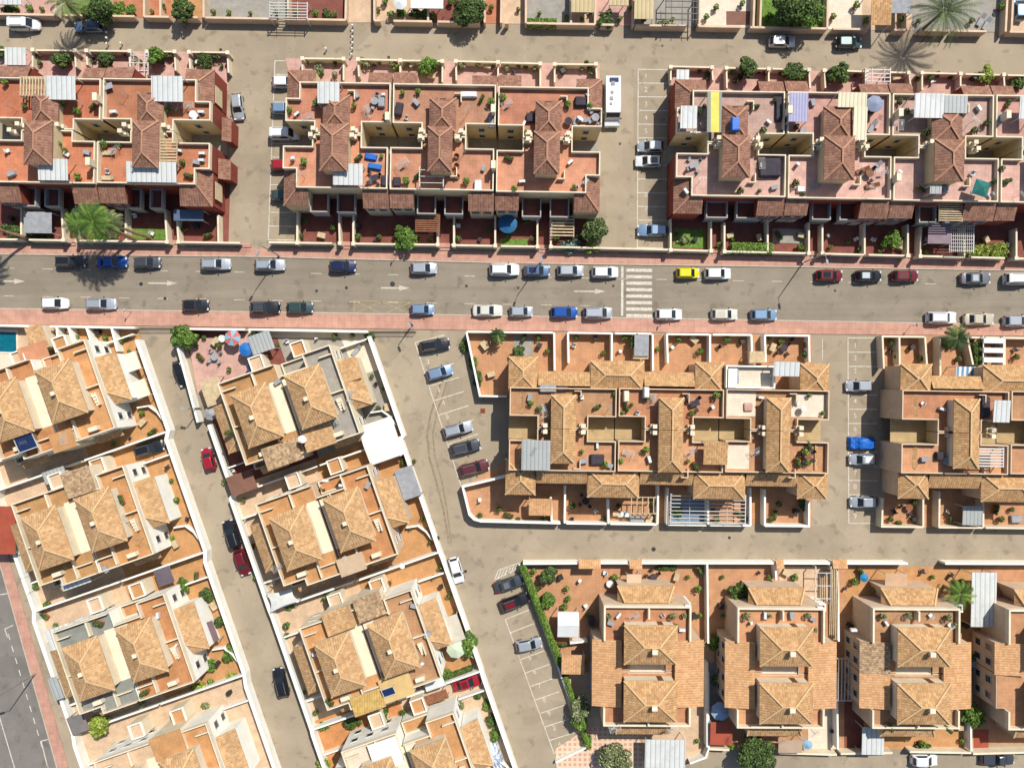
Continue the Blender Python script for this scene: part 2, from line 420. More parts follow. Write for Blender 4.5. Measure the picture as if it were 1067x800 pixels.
def terrace(label, x0, x1, yo, yi, wl, wr, nh, towers, sheds=(), hips=(), corner=None, sgnrot=.9, wall=cream_m, well=cream_m, deck=deckA, cap=cream2_m, tile=tileA, ridge=ridgeA,
            balconies=(), chims=(), decks=(), ends=(True, True), eave=8.2, rise=1.15, wellfloor=deckG, windows='S', facade=None, group='terraced houses in rows', capw=.17, wellz=.15, balm=greyr_m):
    cx, cy = (x0+x1)/2, yi; co, si = math.cos(math.radians(sgnrot)), math.sin(math.radians(sgnrot))
    def q(x, y, z): return P(cx+(x-cx)*co-(y-cy)*si, cy+(x-cx)*si+(y-cy)*co, z)
    def rc(a, z): return [q(a[0],a[1],z), q(a[2],a[1],z), q(a[2],a[3],z), q(a[0],a[3],z)]
    sg = 1 if yi > yo else -1
    base = q(cx, (yo+yi)/2, DZ); t = thing('terraced_house', label, 'house', (*base, 0), group)
    g = .75; X0, X1, Yi = x0+g, x1-g, yi-sg*g*.4; yn = yi-sg*nh
    pts, em = [], []
    def add(x, y, e=0): pts.append(q(x, y, DZ)); em.append(e)
    if corner and corner[0] == 'L':
        add(X0+corner[1], yo); 
    else: add(X0, yo)
    if corner and corner[0] == 'R':
        add(X1-corner[1], yo); add(X1-corner[1], corner[2]); add(X1, corner[2])
    else: add(X1, yo)
    if wr: add(X1, yn, 1); add(X1-wr, yn, 1); add(X1-wr, Yi)
    else: add(X1, Yi)
    if wl: add(X0+wl, Yi, 1); add(X0+wl, yn, 1); add(X0, yn)
    else: add(X0, Yi)
    if corner and corner[0] == 'L': add(X0, corner[2]); add(X0+corner[1], corner[2])
    body = MB(); solid(body, pts, 0, DZ-.03, em)
    roofs = []
    for a in sheds:
        zl, zh = (a[5], a[6]) if len(a) > 5 else (5.25, 6.25)
        f = shed_faces(rc(a, (zl+zh)/2), a[4], zl, zh); roofs.append(('s', [f], [])); wedge(body, f, 0)
    for a in hips:
        r = rc(a[:4], 5.6); fs, rid = None, None
        L1, L2 = math.dist(r[0], r[1]), math.dist(r[1], r[2])
        if L1 > L2: r = r[1:]+r[:1]
        fs, rid = hip_faces(r, 5.6, a[4] if len(a) > 4 else 1.05); roofs.append(('h', fs, rid))
        _, ins = inset(r, .28); solid(body, ins, 0, 5.62)
    if corner:
        side, w, ye, xe, yout = corner
        xo = x0 if side == 'L' else x1; xi = xo+(w if side == 'L' else -w)
        zl, zh = 5.2, 6.3; lo = lambda x, y: (*q(x, y, 5.5), zl); hi = lambda x, y: (*q(x, y, 6.1), zh)
        f1 = [lo(xo, yout), lo(xe, yout), hi(xe, yo), hi(xi, yo)]; f2 = [lo(xo, yout), hi(xi, yo), hi(xi, ye), lo(xo, ye)]
        roofs.append(('h', [f1, f2], [(f1[0], f1[3])])); wedge(body, f1, 0); wedge(body, f2, 0)
    body.build('outer_walls', [facade or wall, well], t)
    for k, fs, rid in roofs:
        o = MB().roof(fs, .12).build('tiled_roof', tile, t)
        if rid: ridges(rid, ridge, o)
    _, ins = inset(pts, .12); xm = P((towers[0][0]+towers[0][2])/2, cy, DZ)[0] if towers else base[0]
    for sd in (-1, 1):
        hp = clip(ins, lambda p: sd*(p[0]-xm))
        if len(hp) > 2: MB().prism(hp, DZ-.02, DZ+.004).build('roof_terrace', vary(deck), t)
    for tw in towers:      # barbecue chimneys either side of the stair tower, low walls round the stairs
        for sx in (-1, 1):
            ex = tw[0] if sx < 0 else tw[2]; c = q(ex+sx*6.5, yi-sg*3.2, DZ)
            if sx < 0 and ex-10 < X0 or sx > 0 and ex+10 > X1: continue
            bq = MB().box((*c, DZ+.55), (.95, .55, 1.05)).box((*c, DZ+1.45), (.42, .4, .9)).build('barbecue', cap, t)
            MB().box((*c, DZ+1.95), (.6, .56, .1)).build('chimney_cap', cream2_m, bq)
        ly = (tw[1]-4 if sg > 0 else tw[3]+5); lw_ = MB(); lw_.wall([q(tw[2]-2, ly, DZ+.5), q(tw[2]+5, ly, DZ+.5), q(tw[2]+5, ly+sg*9, DZ+.5)], .14, DZ+.005, DZ+.8); lw_.build('stair_wall', cap, t)
    for k, (r, m) in enumerate(decks): MB().prism(rc(r, DZ), DZ+.005+.004*k, DZ+.012+.004*k).build('floor_covering', m, t)
    MB().ring(pts, capw, DZ-.03, DZ+.85).build('parapet', cap, t)
    for sd, w in (('L', wl), ('R', wr)):
        if not w: continue
        xa, xb = (x0, X0+w-.3) if sd == 'L' else (X1-w+.3, x1)
        MB().prism([q(xa, yn+sg*.2, DZ), q(xb, yn+sg*.2, DZ), q(xb, yi, DZ), q(xa, yi, DZ)], wellz-.1, wellz).build('light_well_floor', wellfloor, t)
        A_, B_ = q(X0+.0, yn, DZ) if sd == 'L' else q(X1-w, yn, DZ), q(X0+w, yn, DZ) if sd == 'L' else q(X1, yn, DZ)
        if sg > 0:
            openings(t, A_, B_, 1, 3.65, 5.0, .9)
            if wellz < 1: openings(t, A_, B_, 1, .9, 2.2, .9)
    for tw in towers:
        te = tw[4] if len(tw) > 4 else eave
        r = rc(tw[:4], te); _, ins = inset(r, .25)
        st = MB(); solid(st, ins, DZ, te+.02); st = st.build('stair_tower', wall, t)
        e = ends if sg > 0 else ends
        hip_roof(r, te, rise, tile, ridge, st, e)
        cxw = sum(p[0] for p in r)/4; cyw = sum(p[1] for p in r)/4
        openings(st, (ins[2][0], ins[2][1]), (ins[3][0], ins[3][1]), 1, DZ+.05, DZ+1.95, .8, 'door')
    for a in balconies:
        xm, gp = (a[0]+a[2])/2, 4.5
        for xa, xb in ((a[0], xm-gp), (xm+gp, a[2])):
            r = rc((xa, a[1], xb, a[3]), 3.2); bo = MB().prism(r, 2.55, 2.8).ring(r, .16, 2.8, 3.7).build('balcony', balm or cream2_m, t)
            _, ins = inset(r, .18); MB().prism(ins, 2.8, 2.812).build('floor_tiles', deckR, bo)
            pw = rc((xa, a[1], xb, a[3]), 2.4); sup = MB(); sup.wall([lerp(pw[2], pw[3], .04), lerp(pw[2], pw[3], .96)], .16, 0, 2.54); sup.build('balcony_support', balm or cream2_m, t)
    for (x, y, *z) in chims:
        p = q(x, y, DZ); chimney(t, p[0], p[1], DZ+.004, DZ+(z[0] if z else 2.3), .5, .95, cap)
    # openings on the facade that faces the camera's middle
    for a in sheds:
        r = rc(a, 3.); f = shed_faces(rc(a, 5.7), a[4], 5.2, 6.2)
        if a[4] in windows or windows == 'all':
            lo = dict(N=(1,0), S=(3,2), W=(0,3), E=(2,1))[a[4]]
            c = Vector((sum(p[0] for p in f)/4, sum(p[1] for p in f)/4))
            pa, pb = [Vector(f[i][:2]) for i in lo]
            pa += (c-pa).normalized()*.17; pb += (c-pb).normalized()*.17
            openings(t, pa, pb, 2, 3.5, 4.7, 1.2); openings(t, pa, pb, 2, .15, 2.2, 1.3, 'shutter')
    return t

# ------------------------------------------------------------------ villas (local metres: u along the picture's x of the villa, v down the picture)
class Frame:
    def __init__(s, o, ang): s.o = o; s.c = math.cos(math.radians(ang)); s.s = math.sin(math.radians(ang)); s.ang = math.radians(ang)
    def __call__(s, u, v): return (s.o[0]+u*s.c+v*s.s, s.o[1]+u*s.s-v*s.c)
    def rect(s, u0, v0, u1, v1): return [s(u0,v0), s(u1,v0), s(u1,v1), s(u0,v1)]
    def inv(s, p): x, y = p[0]-s.o[0], p[1]-s.o[1]; return (x*s.c+y*s.s, x*s.s-y*s.c)
def villa_half(fr, sd, label, wall=white_m, deck=deckL, mid=cream2_m, cap=cream2_m, tile=tileL, porch=tileL, ridge=ridgeL, cut=None, extra_roof=None, group='semi-detached villas along the slanting streets', midmat=None):
    r = lambda u0, v0, u1, v1: fr.rect(*( (u0,v0,u1,v1) if sd > 0 else (-u1,v0,-u0,v1)))
    pt = lambda u, v: fr(sd*u, v)
    b = fr(sd*4, 0); t = thing('semi_detached_villa', label, 'house', (*b, 0), group)
    body = MB()
    poly = [pt(.12,-6.2), pt(8.35,-6.2), pt(8.35,7.0), pt(.12,7.0)]
    if cut == 'top': poly = [pt(.12,-4.3), pt(4.2,-4.3), pt(4.2,-6.2), pt(8.35,-6.2), pt(8.35,7.0), pt(.12,7.0)]
    if cut == 'bottom': poly = [pt(.12,-6.2), pt(8.35,-6.2), pt(8.35,6.0), pt(5.2,6.0), pt(5.2,7.0), pt(.12,7.0)]
    solid(body, poly, 0, DZ-.03)
    nq = {'top': r(.15,-6.2,4.15,-4.33), 'bottom': r(5.23,6.03,8.35,7.0)}.get(cut)
    if nq: solid(body, nq, 0, 3.0)
    zl, zh = 4.5, 5.75
    c = lambda u, v, z: (*pt(u, v), z)
    f1 = [c(10.9,-3.5,zl), c(10.9,3.6,zl), c(8.4,1.7,zh), c(8.4,-3.5,zh)]; f2 = [c(10.9,3.6,zl), c(8.4,3.6,zl), c(8.4,1.7,zh)]
    wedge(body, f1, 0); wedge(body, f2, 0)
    body.build('outer_walls', wall, t)
    if nq:
        MB().ring(nq, .16, 3.0, 3.75).build('parapet', cap, t); _, i3 = inset(nq, .17); MB().prism(i3, 3.0, 3.02).build('lower_terrace', vary(deck), t)
    o = MB().roof([f1, f2], .12).build('porch_roof', porch, t); ridges([(f1[1], f1[2])], ridge, o)
    _, ins = inset(poly, .1)
    MB().prism(ins, DZ-.02, DZ+.004).build('roof_terrace', vary(deck), t)
    per = dict(top=[(.2,-4.22),(4.28,-4.22),(4.28,-6.12),(8.27,-6.12),(8.27,6.92),(.2,6.92)], bottom=[(.2,-6.12),(8.27,-6.12),(8.27,5.92),(5.12,5.92),(5.12,6.92),(.2,6.92)]).get(cut) or [(.2,-6.12),(8.27,-6.12),(8.27,6.92),(.2,6.92)]
    MB().wall([pt(*a) for a in per], .16, DZ-.03, DZ+.82).build('parapet', cap, t)
    MB().prism(r(.12, -3.9, 1.75, 3.6), DZ+.005, DZ+.012).build('courtyard_floor', mid, t)
    dv = MB(); dv.wall([pt(6.3,.4), pt(8.15,.4)], .16, DZ, DZ+.8); dv.build('terrace_divider', cap, t); dv = MB(); dv.wall([pt(3.4,-3.9), pt(3.4,-5.94)] if cut != 'top' else [pt(4.3,-3.9),pt(4.3,-4.1)], .22, DZ, DZ+.8)
    dv.build('terrace_divider', cap, t); dv = MB(); dv.wall([pt(2.9,3.95), pt(2.9,6.74)], .16, DZ, DZ+.8); dv.build('terrace_divider', cap, t)
    for (a1, a2) in (((6.25,-4.9),(8.1,-4.9)), ((.4,5.2),(2.7,5.2))):
        d2 = MB(); d2.wall([pt(*a1), pt(*a2)], .16, DZ, DZ+.7); d2.build('terrace_divider', cap, t)
    lf = [c(3.6,7.02,3.9), c(7.6,7.02,3.9), c(7.6,8.0,3.3), c(3.6,8.0,3.3)]
    MB().roof([lf], .1).build('tiled_ledge', porch, t)
    lw_ = MB(); lw_.wall([pt(6.6,1.4), pt(7.3,1.4), pt(7.3,3.2)], .14, DZ+.005, DZ+.75); lw_.build('stair_wall', cap, t)
    stp = MB()
    for k in range(4): stp.prism(r(6.62+.0*k,1.5+.42*k,7.2,1.9+.42*k), DZ+.004, DZ+.7-.17*k)
    stp.build('steps', cap, t)
    ob = pt(5.4, 6.1 if cut != 'bottom' else 5.2); MB().box((*ob, DZ+.5), (1.3, .6, 1.0), 0, fr.ang).build('terrace_cupboard', cap, t)
    q = r(1.32,-3.95,6.52,3.95); _, ins = inset(q, .38)
    st = MB(); solid(st, ins, DZ, 8.72); st = st.build('upper_storey', cream2_m, t)
    rf = hip_roof(q, 8.7, 1.35, tile, ridge, st)
    cp = pt(3.9-sd*.35, .15); chimney(rf, cp[0], cp[1], 9.5, 10.3, .42, .42, cap, fr.ang)
    # windows that look down the slope of the view
    for (a, b) in (((6.0,-3.3),(6.0,3.3)), ((1.8,3.3),(1.8,-3.3))):
        A_, B_ = pt(*a), pt(*b)
        if sd > 0: A_, B_ = B_, A_
        openings(st, B_ if sd < 0 else B_, A_, 2, 6.9, 8.0, .7) if False else openings(st, *( (A_, B_) if orient(A_, B_, pt(3.9,0)) else (B_, A_)), 1, 7.3, 8.0, .5)
    A_, B_ = pt(8.35,-6.0), pt(8.35,-3.6)
    for (u0, v0, u1, v1, n) in ((8.35,-6.1,8.35,-3.6,1), (8.35,3.7,8.35,6.9,1), (1,-6.2,8,-6.2,3), (1,7,8,7,3)):
        if cut: 
            if (cut == 'top' and v0 == -6.2) or (cut == 'bottom' and v0 == 7): continue
        A_, B_ = pt(u0,v0), pt(u1,v1)
        if not orient(A_, B_, pt(4,0)): A_, B_ = B_, A_
        openings(t, A_, B_, n, 3.6, 4.8, 1.0); openings(t, A_, B_, n, .9, 2.1, 1.0)
    return t
def orient(a, b, inside):   # True when the inside lies on the left of a->b, so that the outside is on its right
    return (b[0]-a[0])*(inside[1]-a[1])-(b[1]-a[1])*(inside[0]-a[0]) > 0
def svilla_half(fr, sd, label, wall=peach_m, deck=deckD, tile=tileD, wing=tileO, wing2=None, wingl=True, ridge=ridgeL, cap=cream2_m, south_deck=deckW, north_strip=True, group='semi-detached villas in the lower right row'):
    """sd=-1: the house towards the top of the picture, sd=+1 the one towards the bottom"""
    t = thing('semi_detached_villa', label, 'house', (*fr(0, sd*4), 0), group)
    body = MB(); mk = lambda p: [fr(*a) for a in p]
    if sd < 0:
        poly = mk([(-6.3,-8.6),(6.0,-8.6),(6.0,-3.6),(7.6,-3.6),(7.6,.72),(2.6,.72),(2.6,-.9),(-2.6,-.9),(-2.6,.72),(-7.5,.72),(-7.5,-3.6),(-6.3,-3.6)])
        rv = (-3.7,-6.5,3.7,-1.05); wv = (-3.7,.8)
    else:
        poly = mk([(-7.5,.88),(-2.6,.88),(-2.6,1.1),(2.6,1.1),(2.6,.88),(7.6,.88),(7.6,5.6),(6.0,5.6),(6.0,8.3),(-6.3,8.3),(-6.3,5.6),(-7.5,5.6)])
        rv = (-3.7,1.2,3.7,6.9); wv = (.8,5.7)
    solid(body, poly, 0, DZ-.03)
    # porch roof on the garden side
    if sd < 0: pf = [(*fr(-4.1,-10.9),4.5), (*fr(4.0,-10.9),4.5), (*fr(3.0,-8.7),5.6), (*fr(-3.1,-8.7),5.6)]; pe = [[pf[0], pf[3], (*fr(-4.1,-8.7),4.5)], [pf[1], (*fr(4.0,-8.7),4.5), pf[2]]]
    else: pf = [(*fr(-4.2,10.3),4.7), (*fr(3.6,10.3),4.7), (*fr(2.8,8.4),5.6), (*fr(-4.2,8.4),5.6)]; pe = [[pf[1], (*fr(3.6,8.4),4.7), pf[2]]]
    wedge(body, pf, 0)
    body.build('outer_walls', wall, t)
    o = MB().roof([pf]+pe, .12).build('porch_roof', tile, t); ridges([(pf[0], pf[3]), (pf[1], pf[2])], ridge, o)
    _, ins = inset(poly, .1); MB().prism(ins, DZ-.02, DZ+.004).build('roof_terrace', vary(deck), t)
    # low walls round the terrace
    y0, y1 = (-8.6,-3.6) if sd < 0 else (5.6, 8.3)
    pr = MB()
    if sd < 0: path = [(-6.17,-3.7),(-6.17,-8.47),(5.87,-8.47),(5.87,-3.7)]
    else: path = [(-6.17,5.75),(-6.17,8.17),(5.87,8.17),(5.87,5.75)]
    pr.wall(mk(path), .26, DZ, DZ+.85); pr.wall(mk([(0,-8.3),(0,-6.9)] if sd < 0 else [(0,7.2),(0,8.0)]), .24, DZ, DZ+1.3)
    pr.build('parapet', cap, t)
    for s, w in ((-1, wing), (1, wing2 or wing)):
        if s < 0 and not wingl: continue
        u0, u1 = (-7.85,-3.75) if s < 0 else (3.75,7.95)
        a, b = wv; zl, zh = 6.15, 6.75
        f = [(*fr(u0 if s < 0 else u1, a), zl), (*fr(u0 if s < 0 else u1, b), zl), (*fr(u1 if s < 0 else u0, b), zh), (*fr(u1 if s < 0 else u0, a), zh)]
        MB().roof([f], .12).build('wing_roof', w, t)
        wb = MB(); wedge(wb, f, DZ-.2, .13, .1); wb.build('wing_wall', wall, t)
    q = [fr(rv[0],rv[1]), fr(rv[2],rv[1]), fr(rv[2],rv[3]), fr(rv[0],rv[3])]; _, ins = inset(q, .3)
    st = MB(); solid(st, ins, DZ, 8.72); st = st.build('upper_storey', cream2_m, t)
    rf = hip_roof(q, 8.7, 1.3, tile, ridge, st)
    cv = rv[1]+ (3.15 if sd < 0 else 3.1); p = fr(.25, cv); chimney(rf, p[0], p[1], 9.4, 10.5, .6, .5, cap)
    A_, B_ = fr(-3.3, rv[3]-.3), fr(3.3, rv[3]-.3)
    if not orient(A_, B_, fr(0, rv[3]-2)): A_, B_ = B_, A_
    openings(st, A_, B_, 2, 6.5, 8.1, 1.0)
    v = rv[1]+.3-.012; A_ = fr(1.6, v); MB().box((A_[0], A_[1], 6.95), (.75, .05, 1.85), 0, fr.ang).build('door', doorw_m, st)
    for u in (-7.5, 7.6):
        A_, B_ = fr(u, wv[0]+.2), fr(u, wv[1]-.2)
        if not orient(A_, B_, fr(0, sum(wv)/2)): A_, B_ = B_, A_
        openings(t, A_, B_, 2, 3.5, 4.8, 1.0); openings(t, A_, B_, 2, .9, 2.2, 1.0)
    A_, B_ = (fr(-6.1,-8.6), fr(5.9,-8.6)) if sd < 0 else (fr(-6.1,8.3), fr(5.9,8.3))
    if not orient(A_, B_, fr(0,0)): A_, B_ = B_, A_
    if sd > 0: MB().prism(mk([(-2.5,-.85),(2.5,-.85),(2.5,1.05),(-2.5,1.05)]), 5.6, 5.72).build('courtyard_floor', south_deck, t)
    return t

# ------------------------------------------------------------------ small things
def canopy(pts, z, zb, m, label, cat='canopy', slope=0., t=.06, name='canopy', posts=True, pm=frame_m, group=None):
    w = pts; c = (sum(p[0] for p in w)/4, sum(p[1] for p in w)/4)
    o = thing(name, label, cat, (*c, zb), group)
    hs = [z+slope, z+slope, z, z]
    if 'fold' in label or 'gazebo' in label:
        ma, mb_ = (*lerp(w[1], w[2], .5), z+.45), (*lerp(w[0], w[3], .5), z+.45)
        MB().roof([[(*w[0],z), (*w[1],z), ma, mb_], [mb_, ma, (*w[2],z), (*w[3],z)]], t).build('roof_sheet', m, o)
    else: MB().roof([[(*p, h) for p, h in zip(w, hs)]], t).build('roof_sheet', m, o)
    fr = MB()
    for i in range(4):
        a, b = (*w[i], hs[i]-t-.05), (*w[(i+1) % 4], hs[(i+1) % 4]-t-.05)
        fr.bar(lerp(a, (*c, a[2]), .04), lerp(b, (*c, b[2]), .04), .08)
    fr.build('roof_frame', pm, o)
    if posts:
        for p, h in zip(w, hs):
            q = lerp(p, c, .06); MB().box((q[0], q[1], (zb+h-t)/2), (.09, .09, h-t-zb-.02)).build('post', pm, o)
    return o
def pergola(pts, z, zb, n, label, m=woodl_m, w=.14, along=0, cat='pergola', posts=True, name='pergola', group=None, second=0, ends=True):
    a, b, c, d = pts; ctr = (sum(p[0] for p in pts)/4, sum(p[1] for p in pts)/4)
    o = thing(name, label, cat, (*ctr, zb), group)
    e1, e2 = ((a, b), (d, c)) if along == 0 else ((a, d), (b, c))     # slats run from e1 to e2
    sl = MB()
    for i in range(n):
        t = (i+.5)/n; sl.bar((*lerp(*e1, t), z), (*lerp(*e2, t), z), w, .1)
    for i in range(second):
        t = (i+.5)/second; sl.bar((*lerp(e1[0], e2[0], t), z+.09), (*lerp(e1[1], e2[1], t), z+.09), w*.6, .07)
    sl.build('slats', m, o)
    bm = MB()
    for e in (e1, e2): bm.bar((*e[0], z-.12), (*e[1], z-.12), .13, .14)
    bm.build('beams', m, o)
    if posts:
        for p in pts:
            q = lerp(p, ctr, .03); MB().box((q[0], q[1], (zb+z-.19)/2), (.11, .11, z-.19-zb)).build('post', m, o)
    return o
def parasol(x, y, r, m, label, zb=0., h=2.4, n=8, second=None):
    r = r*S; p = P(x, y, zb+h); o = thing('parasol', label, 'parasol', (*p, zb))
    mb = MB(); c = (*p, zb+h+r*.25)
    ring = [(p[0]+r*math.cos(2*math.pi*(k+.3)/n), p[1]+r*math.sin(2*math.pi*(k+.3)/n), zb+h-.12) for k in range(n)]
    for k in range(n): mb.roof([[ring[k], ring[(k+1) % n], c]], .02, k % 2 if second else 0)
    mb.build('canopy', [m, second] if second else m, o)
    MB().tube([(*p, zb+.06), (*p, zb+h+r*.25-.03)], .03).build('pole', steel_m, o)
    MB().disc(p, .3, zb, zb+.08).build('base', grey_m, o); return o
def table_set(x, y, zb, label, m=woodl_m, cm=dark_m, n=4, r=.55, square=False, cat='table', ch=True, chlabel=None):
    p = P(x, y, zb); o = thing('garden_table', label, cat, (*p, zb))
    top = MB()
    if square: top.box((*p, zb+.73), (r*2.4, r*1.5, .05), 0, .3)
    else: top.disc(p, r, zb+.7, zb+.75)
    top.build('table_top', m, o); MB().tube([(*p, zb+.03), (*p, zb+.7)], .05).disc(p, .25, zb, zb+.04).build('pedestal', dsteel_m, o)
    if ch:
        for k in range(n):
            a = 2*math.pi*(k+.4)/n; q = (p[0]+(r+.45)*math.cos(a), p[1]+(r+.45)*math.sin(a))
            c = thing('garden_chair', chlabel, 'chair', (*q, zb), 'chairs round '+label.split(' on ')[0][:40], a)
            s = Vector((*q, zb)); 
            MB().box((q[0], q[1], zb+.43), (.46, .46, .06)).build('seat', cm, c)
            MB().box((q[0]+.21, q[1], zb+.7), (.05, .44, .5)).build('backrest', cm, c)
            for sx in (-.19, .19):
                for sy in (-.19, .19): MB().box((q[0]+sx, q[1]+sy, zb+.2), (.04, .04, .4)).build('leg', dsteel_m, c)
    return o
def lounger(x, y, zb, ang, label, m=grey_m, group=None):
    p = P(x, y, zb); o = thing('sun_lounger', label, 'sun lounger', (*p, zb), group, math.radians(ang))
    MB().box((p[0]-.35, p[1], zb+.32), (1.25, .62, .09)).build('seat', m, o)
    MB().roof([[(p[0]+.28,p[1]-.31,zb+.37), (p[0]+.28,p[1]+.31,zb+.37), (p[0]+.9,p[1]+.31,zb+.72), (p[0]+.9,p[1]-.31,zb+.72)]], .08).build('backrest', m, o)
    for sx in (-.85, .2):
        for sy in (-.25, .25): MB().box((p[0]+sx, p[1]+sy, zb+.14), (.06, .06, .27)).build('leg', frame_m, o)
    return o
def ac_unit(x, y, zb, label, ang=0., m=plast_m):
    p = P(x, y, zb); o = thing('air_conditioner', label, 'air conditioner', (*p, zb), None, ang)
    MB().box((*p, zb+.4), (.85, .36, .62)).build('casing', m, o)
    MB().tube([(p[0]-.12, p[1]-.18, zb+.4), (p[0]-.12, p[1]-.2, zb+.4)], .25, n=14).build('fan_grille', dsteel_m, o)
    for s in (-.3, .3): MB().box((p[0]+s, p[1], zb+.045), (.08, .38, .09)).build('foot', dsteel_m, o)
    return o
def dish(x, y, zb, label, r=.5):
    p = P(x, y, zb); o = thing('satellite_dish', label, 'satellite dish', (*p, zb))
    d = Vector((.4,.5,.6)).normalized(); c = Vector((*p, zb+1.1)); u = d.cross(Vector((0,0,1))).normalized(); v = d.cross(u)
    mb = MB(); n = 14; R = [[c+d*(-.12+.12*k*k/4)+(u*math.cos(2*math.pi*i/n)+v*math.sin(2*math.pi*i/n))*r*k/2 for i in range(n)] for k in (1, 2)]
    cc = c-d*.12
    for i in range(n):
        j = (i+1) % n; mb.face([cc, R[0][i], R[0][j]]); mb.face([R[0][i], R[1][i], R[1][j], R[0][j]])
    mb.build('reflector', plast_m, o); MB().tube([(*p, zb), (*p, zb+1.0)], .03).build('mast', steel_m, o)
    MB().bar(c-v*r*.9, c+d*.45, .03).build('feed_arm', steel_m, o); return o
def lamp_post(x, y, h, label, arm=(0,0), rise=0.):
    p = P(x, y, .1); o = thing('street_lamp', label, 'street lamp', (*p, .1), 'street lamps along the roads')
    MB().tube([(*p, .1), (*p, h)], [.11, .06]).disc(p, .2, .1, .4).build('pole', steel_m, o)
    e = (p[0]+arm[0], p[1]+arm[1], h+.15); MB().tube([(*p, h-.05), e], .04).build('arm', steel_m, o)
    a = math.atan2(arm[1], arm[0]); MB().box((e[0], e[1], e[2]), (.75, .3, .16), 0, a).build('lamp_head', grey_m, o); return o
def sign_post(x, y, h, label, m=plast_m):
    p = P(x, y, .12); o = thing('traffic_sign', label, 'traffic sign', (*p, .12))
    MB().tube([(*p, .12), (*p, h)], .035).build('pole', steel_m, o)
    MB().tube([(p[0]-.03, p[1]+.06, h-.32), (p[0]-.01, p[1]+.06, h-.32)], .3, n=16).build('sign_plate', m, o); return o
def umbrella_pine(): pass

# ------------------------------------------------------------------ plants
def leaf_blob(mb, c, r, n, ls, rg, flat=.75):
    for _ in range(n):
        while True:
            d = Vector((rg.uniform(-1,1), rg.uniform(-1,1), rg.uniform(-1,1)))
            if .25 < d.length < 1: break
        q = d.normalized()*d.length**.5
        p = Vector(c)+Vector((q.x*r[0], q.y*r[1], q.z*r[2]))
        nrm = (q+Vector((rg.uniform(-.8,.8), rg.uniform(-.8,.8), rg.uniform(0,1.)))).normalized()
        a = nrm.cross(Vector((rg.uniform(-1,1), rg.uniform(-1,1), .3))).normalized(); b = nrm.cross(a)
        s = ls*rg.uniform(.5,1.6); k = rg.choice((0,0,1,1,1,2))
        mb.face([p-a*s, p-b*s*.55, p+a*s, p+b*s*.55], k)
def foliage(rx, ry, rz, seed, n=None, ls=.16, lobes=7):
    rg = random.Random(seed); mb = MB(); vol = rx*ry*rz
    n = n or int(min(2600, 260+420*rx*ry))
    blobs = [((0,0,0), (rx*.7, ry*.7, rz*.75))]
    for k in range(lobes):
        a = 2*math.pi*(k+rg.uniform(-.3,.3))/lobes; rr = rg.uniform(.42,.86); s = rg.uniform(.2,.5)
        blobs.append(((rx*rr*math.cos(a), ry*rr*math.sin(a), rz*rg.uniform(-.4,.45)), (rx*s, ry*s, rz*rg.uniform(.35,.55))))
    tot = sum(b[1][0]*b[1][1] for b in blobs)
    for c, r in blobs: leaf_blob(mb, c, r, int(n*r[0]*r[1]/tot)+8, ls, rg)
    return mb
_seed = [100]
def shift(mb, p):
    mb.v = [(a+p[0], b+p[1], c+p[2]) for a, b, c in mb.v]; return mb
def bush(x, y, r, label, lm=leaf1, ry=None, h=None, zb=.05, rot=0., cat='bush', name='shrub', group=None):
    """low plant: r, ry in photo pixels"""
    rx = r*S; ryy = (ry or r)*S; h = h or max(.7, min(rx, ryy)*1.5); _seed[0] += 1
    p = P(x, y, zb+h*.7); o = thing(name, label, cat, (*p, zb), group, math.radians(rot))
    shift(foliage(rx, ryy, h*.5, _seed[0], ls=.15), (p[0], p[1], zb+h*.52)).build('foliage', lm, o)
    rg = random.Random(_seed[0]); st = MB()
    for k in range(4): st.tube([(p[0]+rg.uniform(-.1,.1)*rx, p[1]+rg.uniform(-.1,.1)*ryy, zb), (p[0]+rg.uniform(-.5,.5)*rx, p[1]+rg.uniform(-.5,.5)*ryy, zb+h*.6)], .03, n=5)
    st.build('stems', bark_m, o); return o
def tree(x, y, r, h, label, lm=leaf1, ry=None, zb=.05, group=None, n=None):
    rx = r*S*.97; ryy = (ry or r)*S*.97; _seed[0] += 1; rz = min(rx, h*.42)
    p = P(x, y, h-rz*.6); o = thing('tree', label, 'tree', (*p, zb), group)
    shift(foliage(rx, ryy, rz, _seed[0], n or int(500+520*rx*ryy), .17, 9), (p[0], p[1], h-rz)).build('crown', lm, o)
    rg = random.Random(_seed[0]); tk = MB(); tk.tube([(*p, zb), (p[0]+.05, p[1], h-rz*1.3)], [.16+.02*rx, .1])
    for k in range(5):
        a = k*1.26+rg.random(); tk.tube([(p[0]+.05, p[1], h-rz*1.4), (p[0]+math.cos(a)*rx*.55, p[1]+math.sin(a)*ryy*.55, h-rz*.7)], [.08, .03], n=6)
    tk.build('trunk', bark_m, o); return o
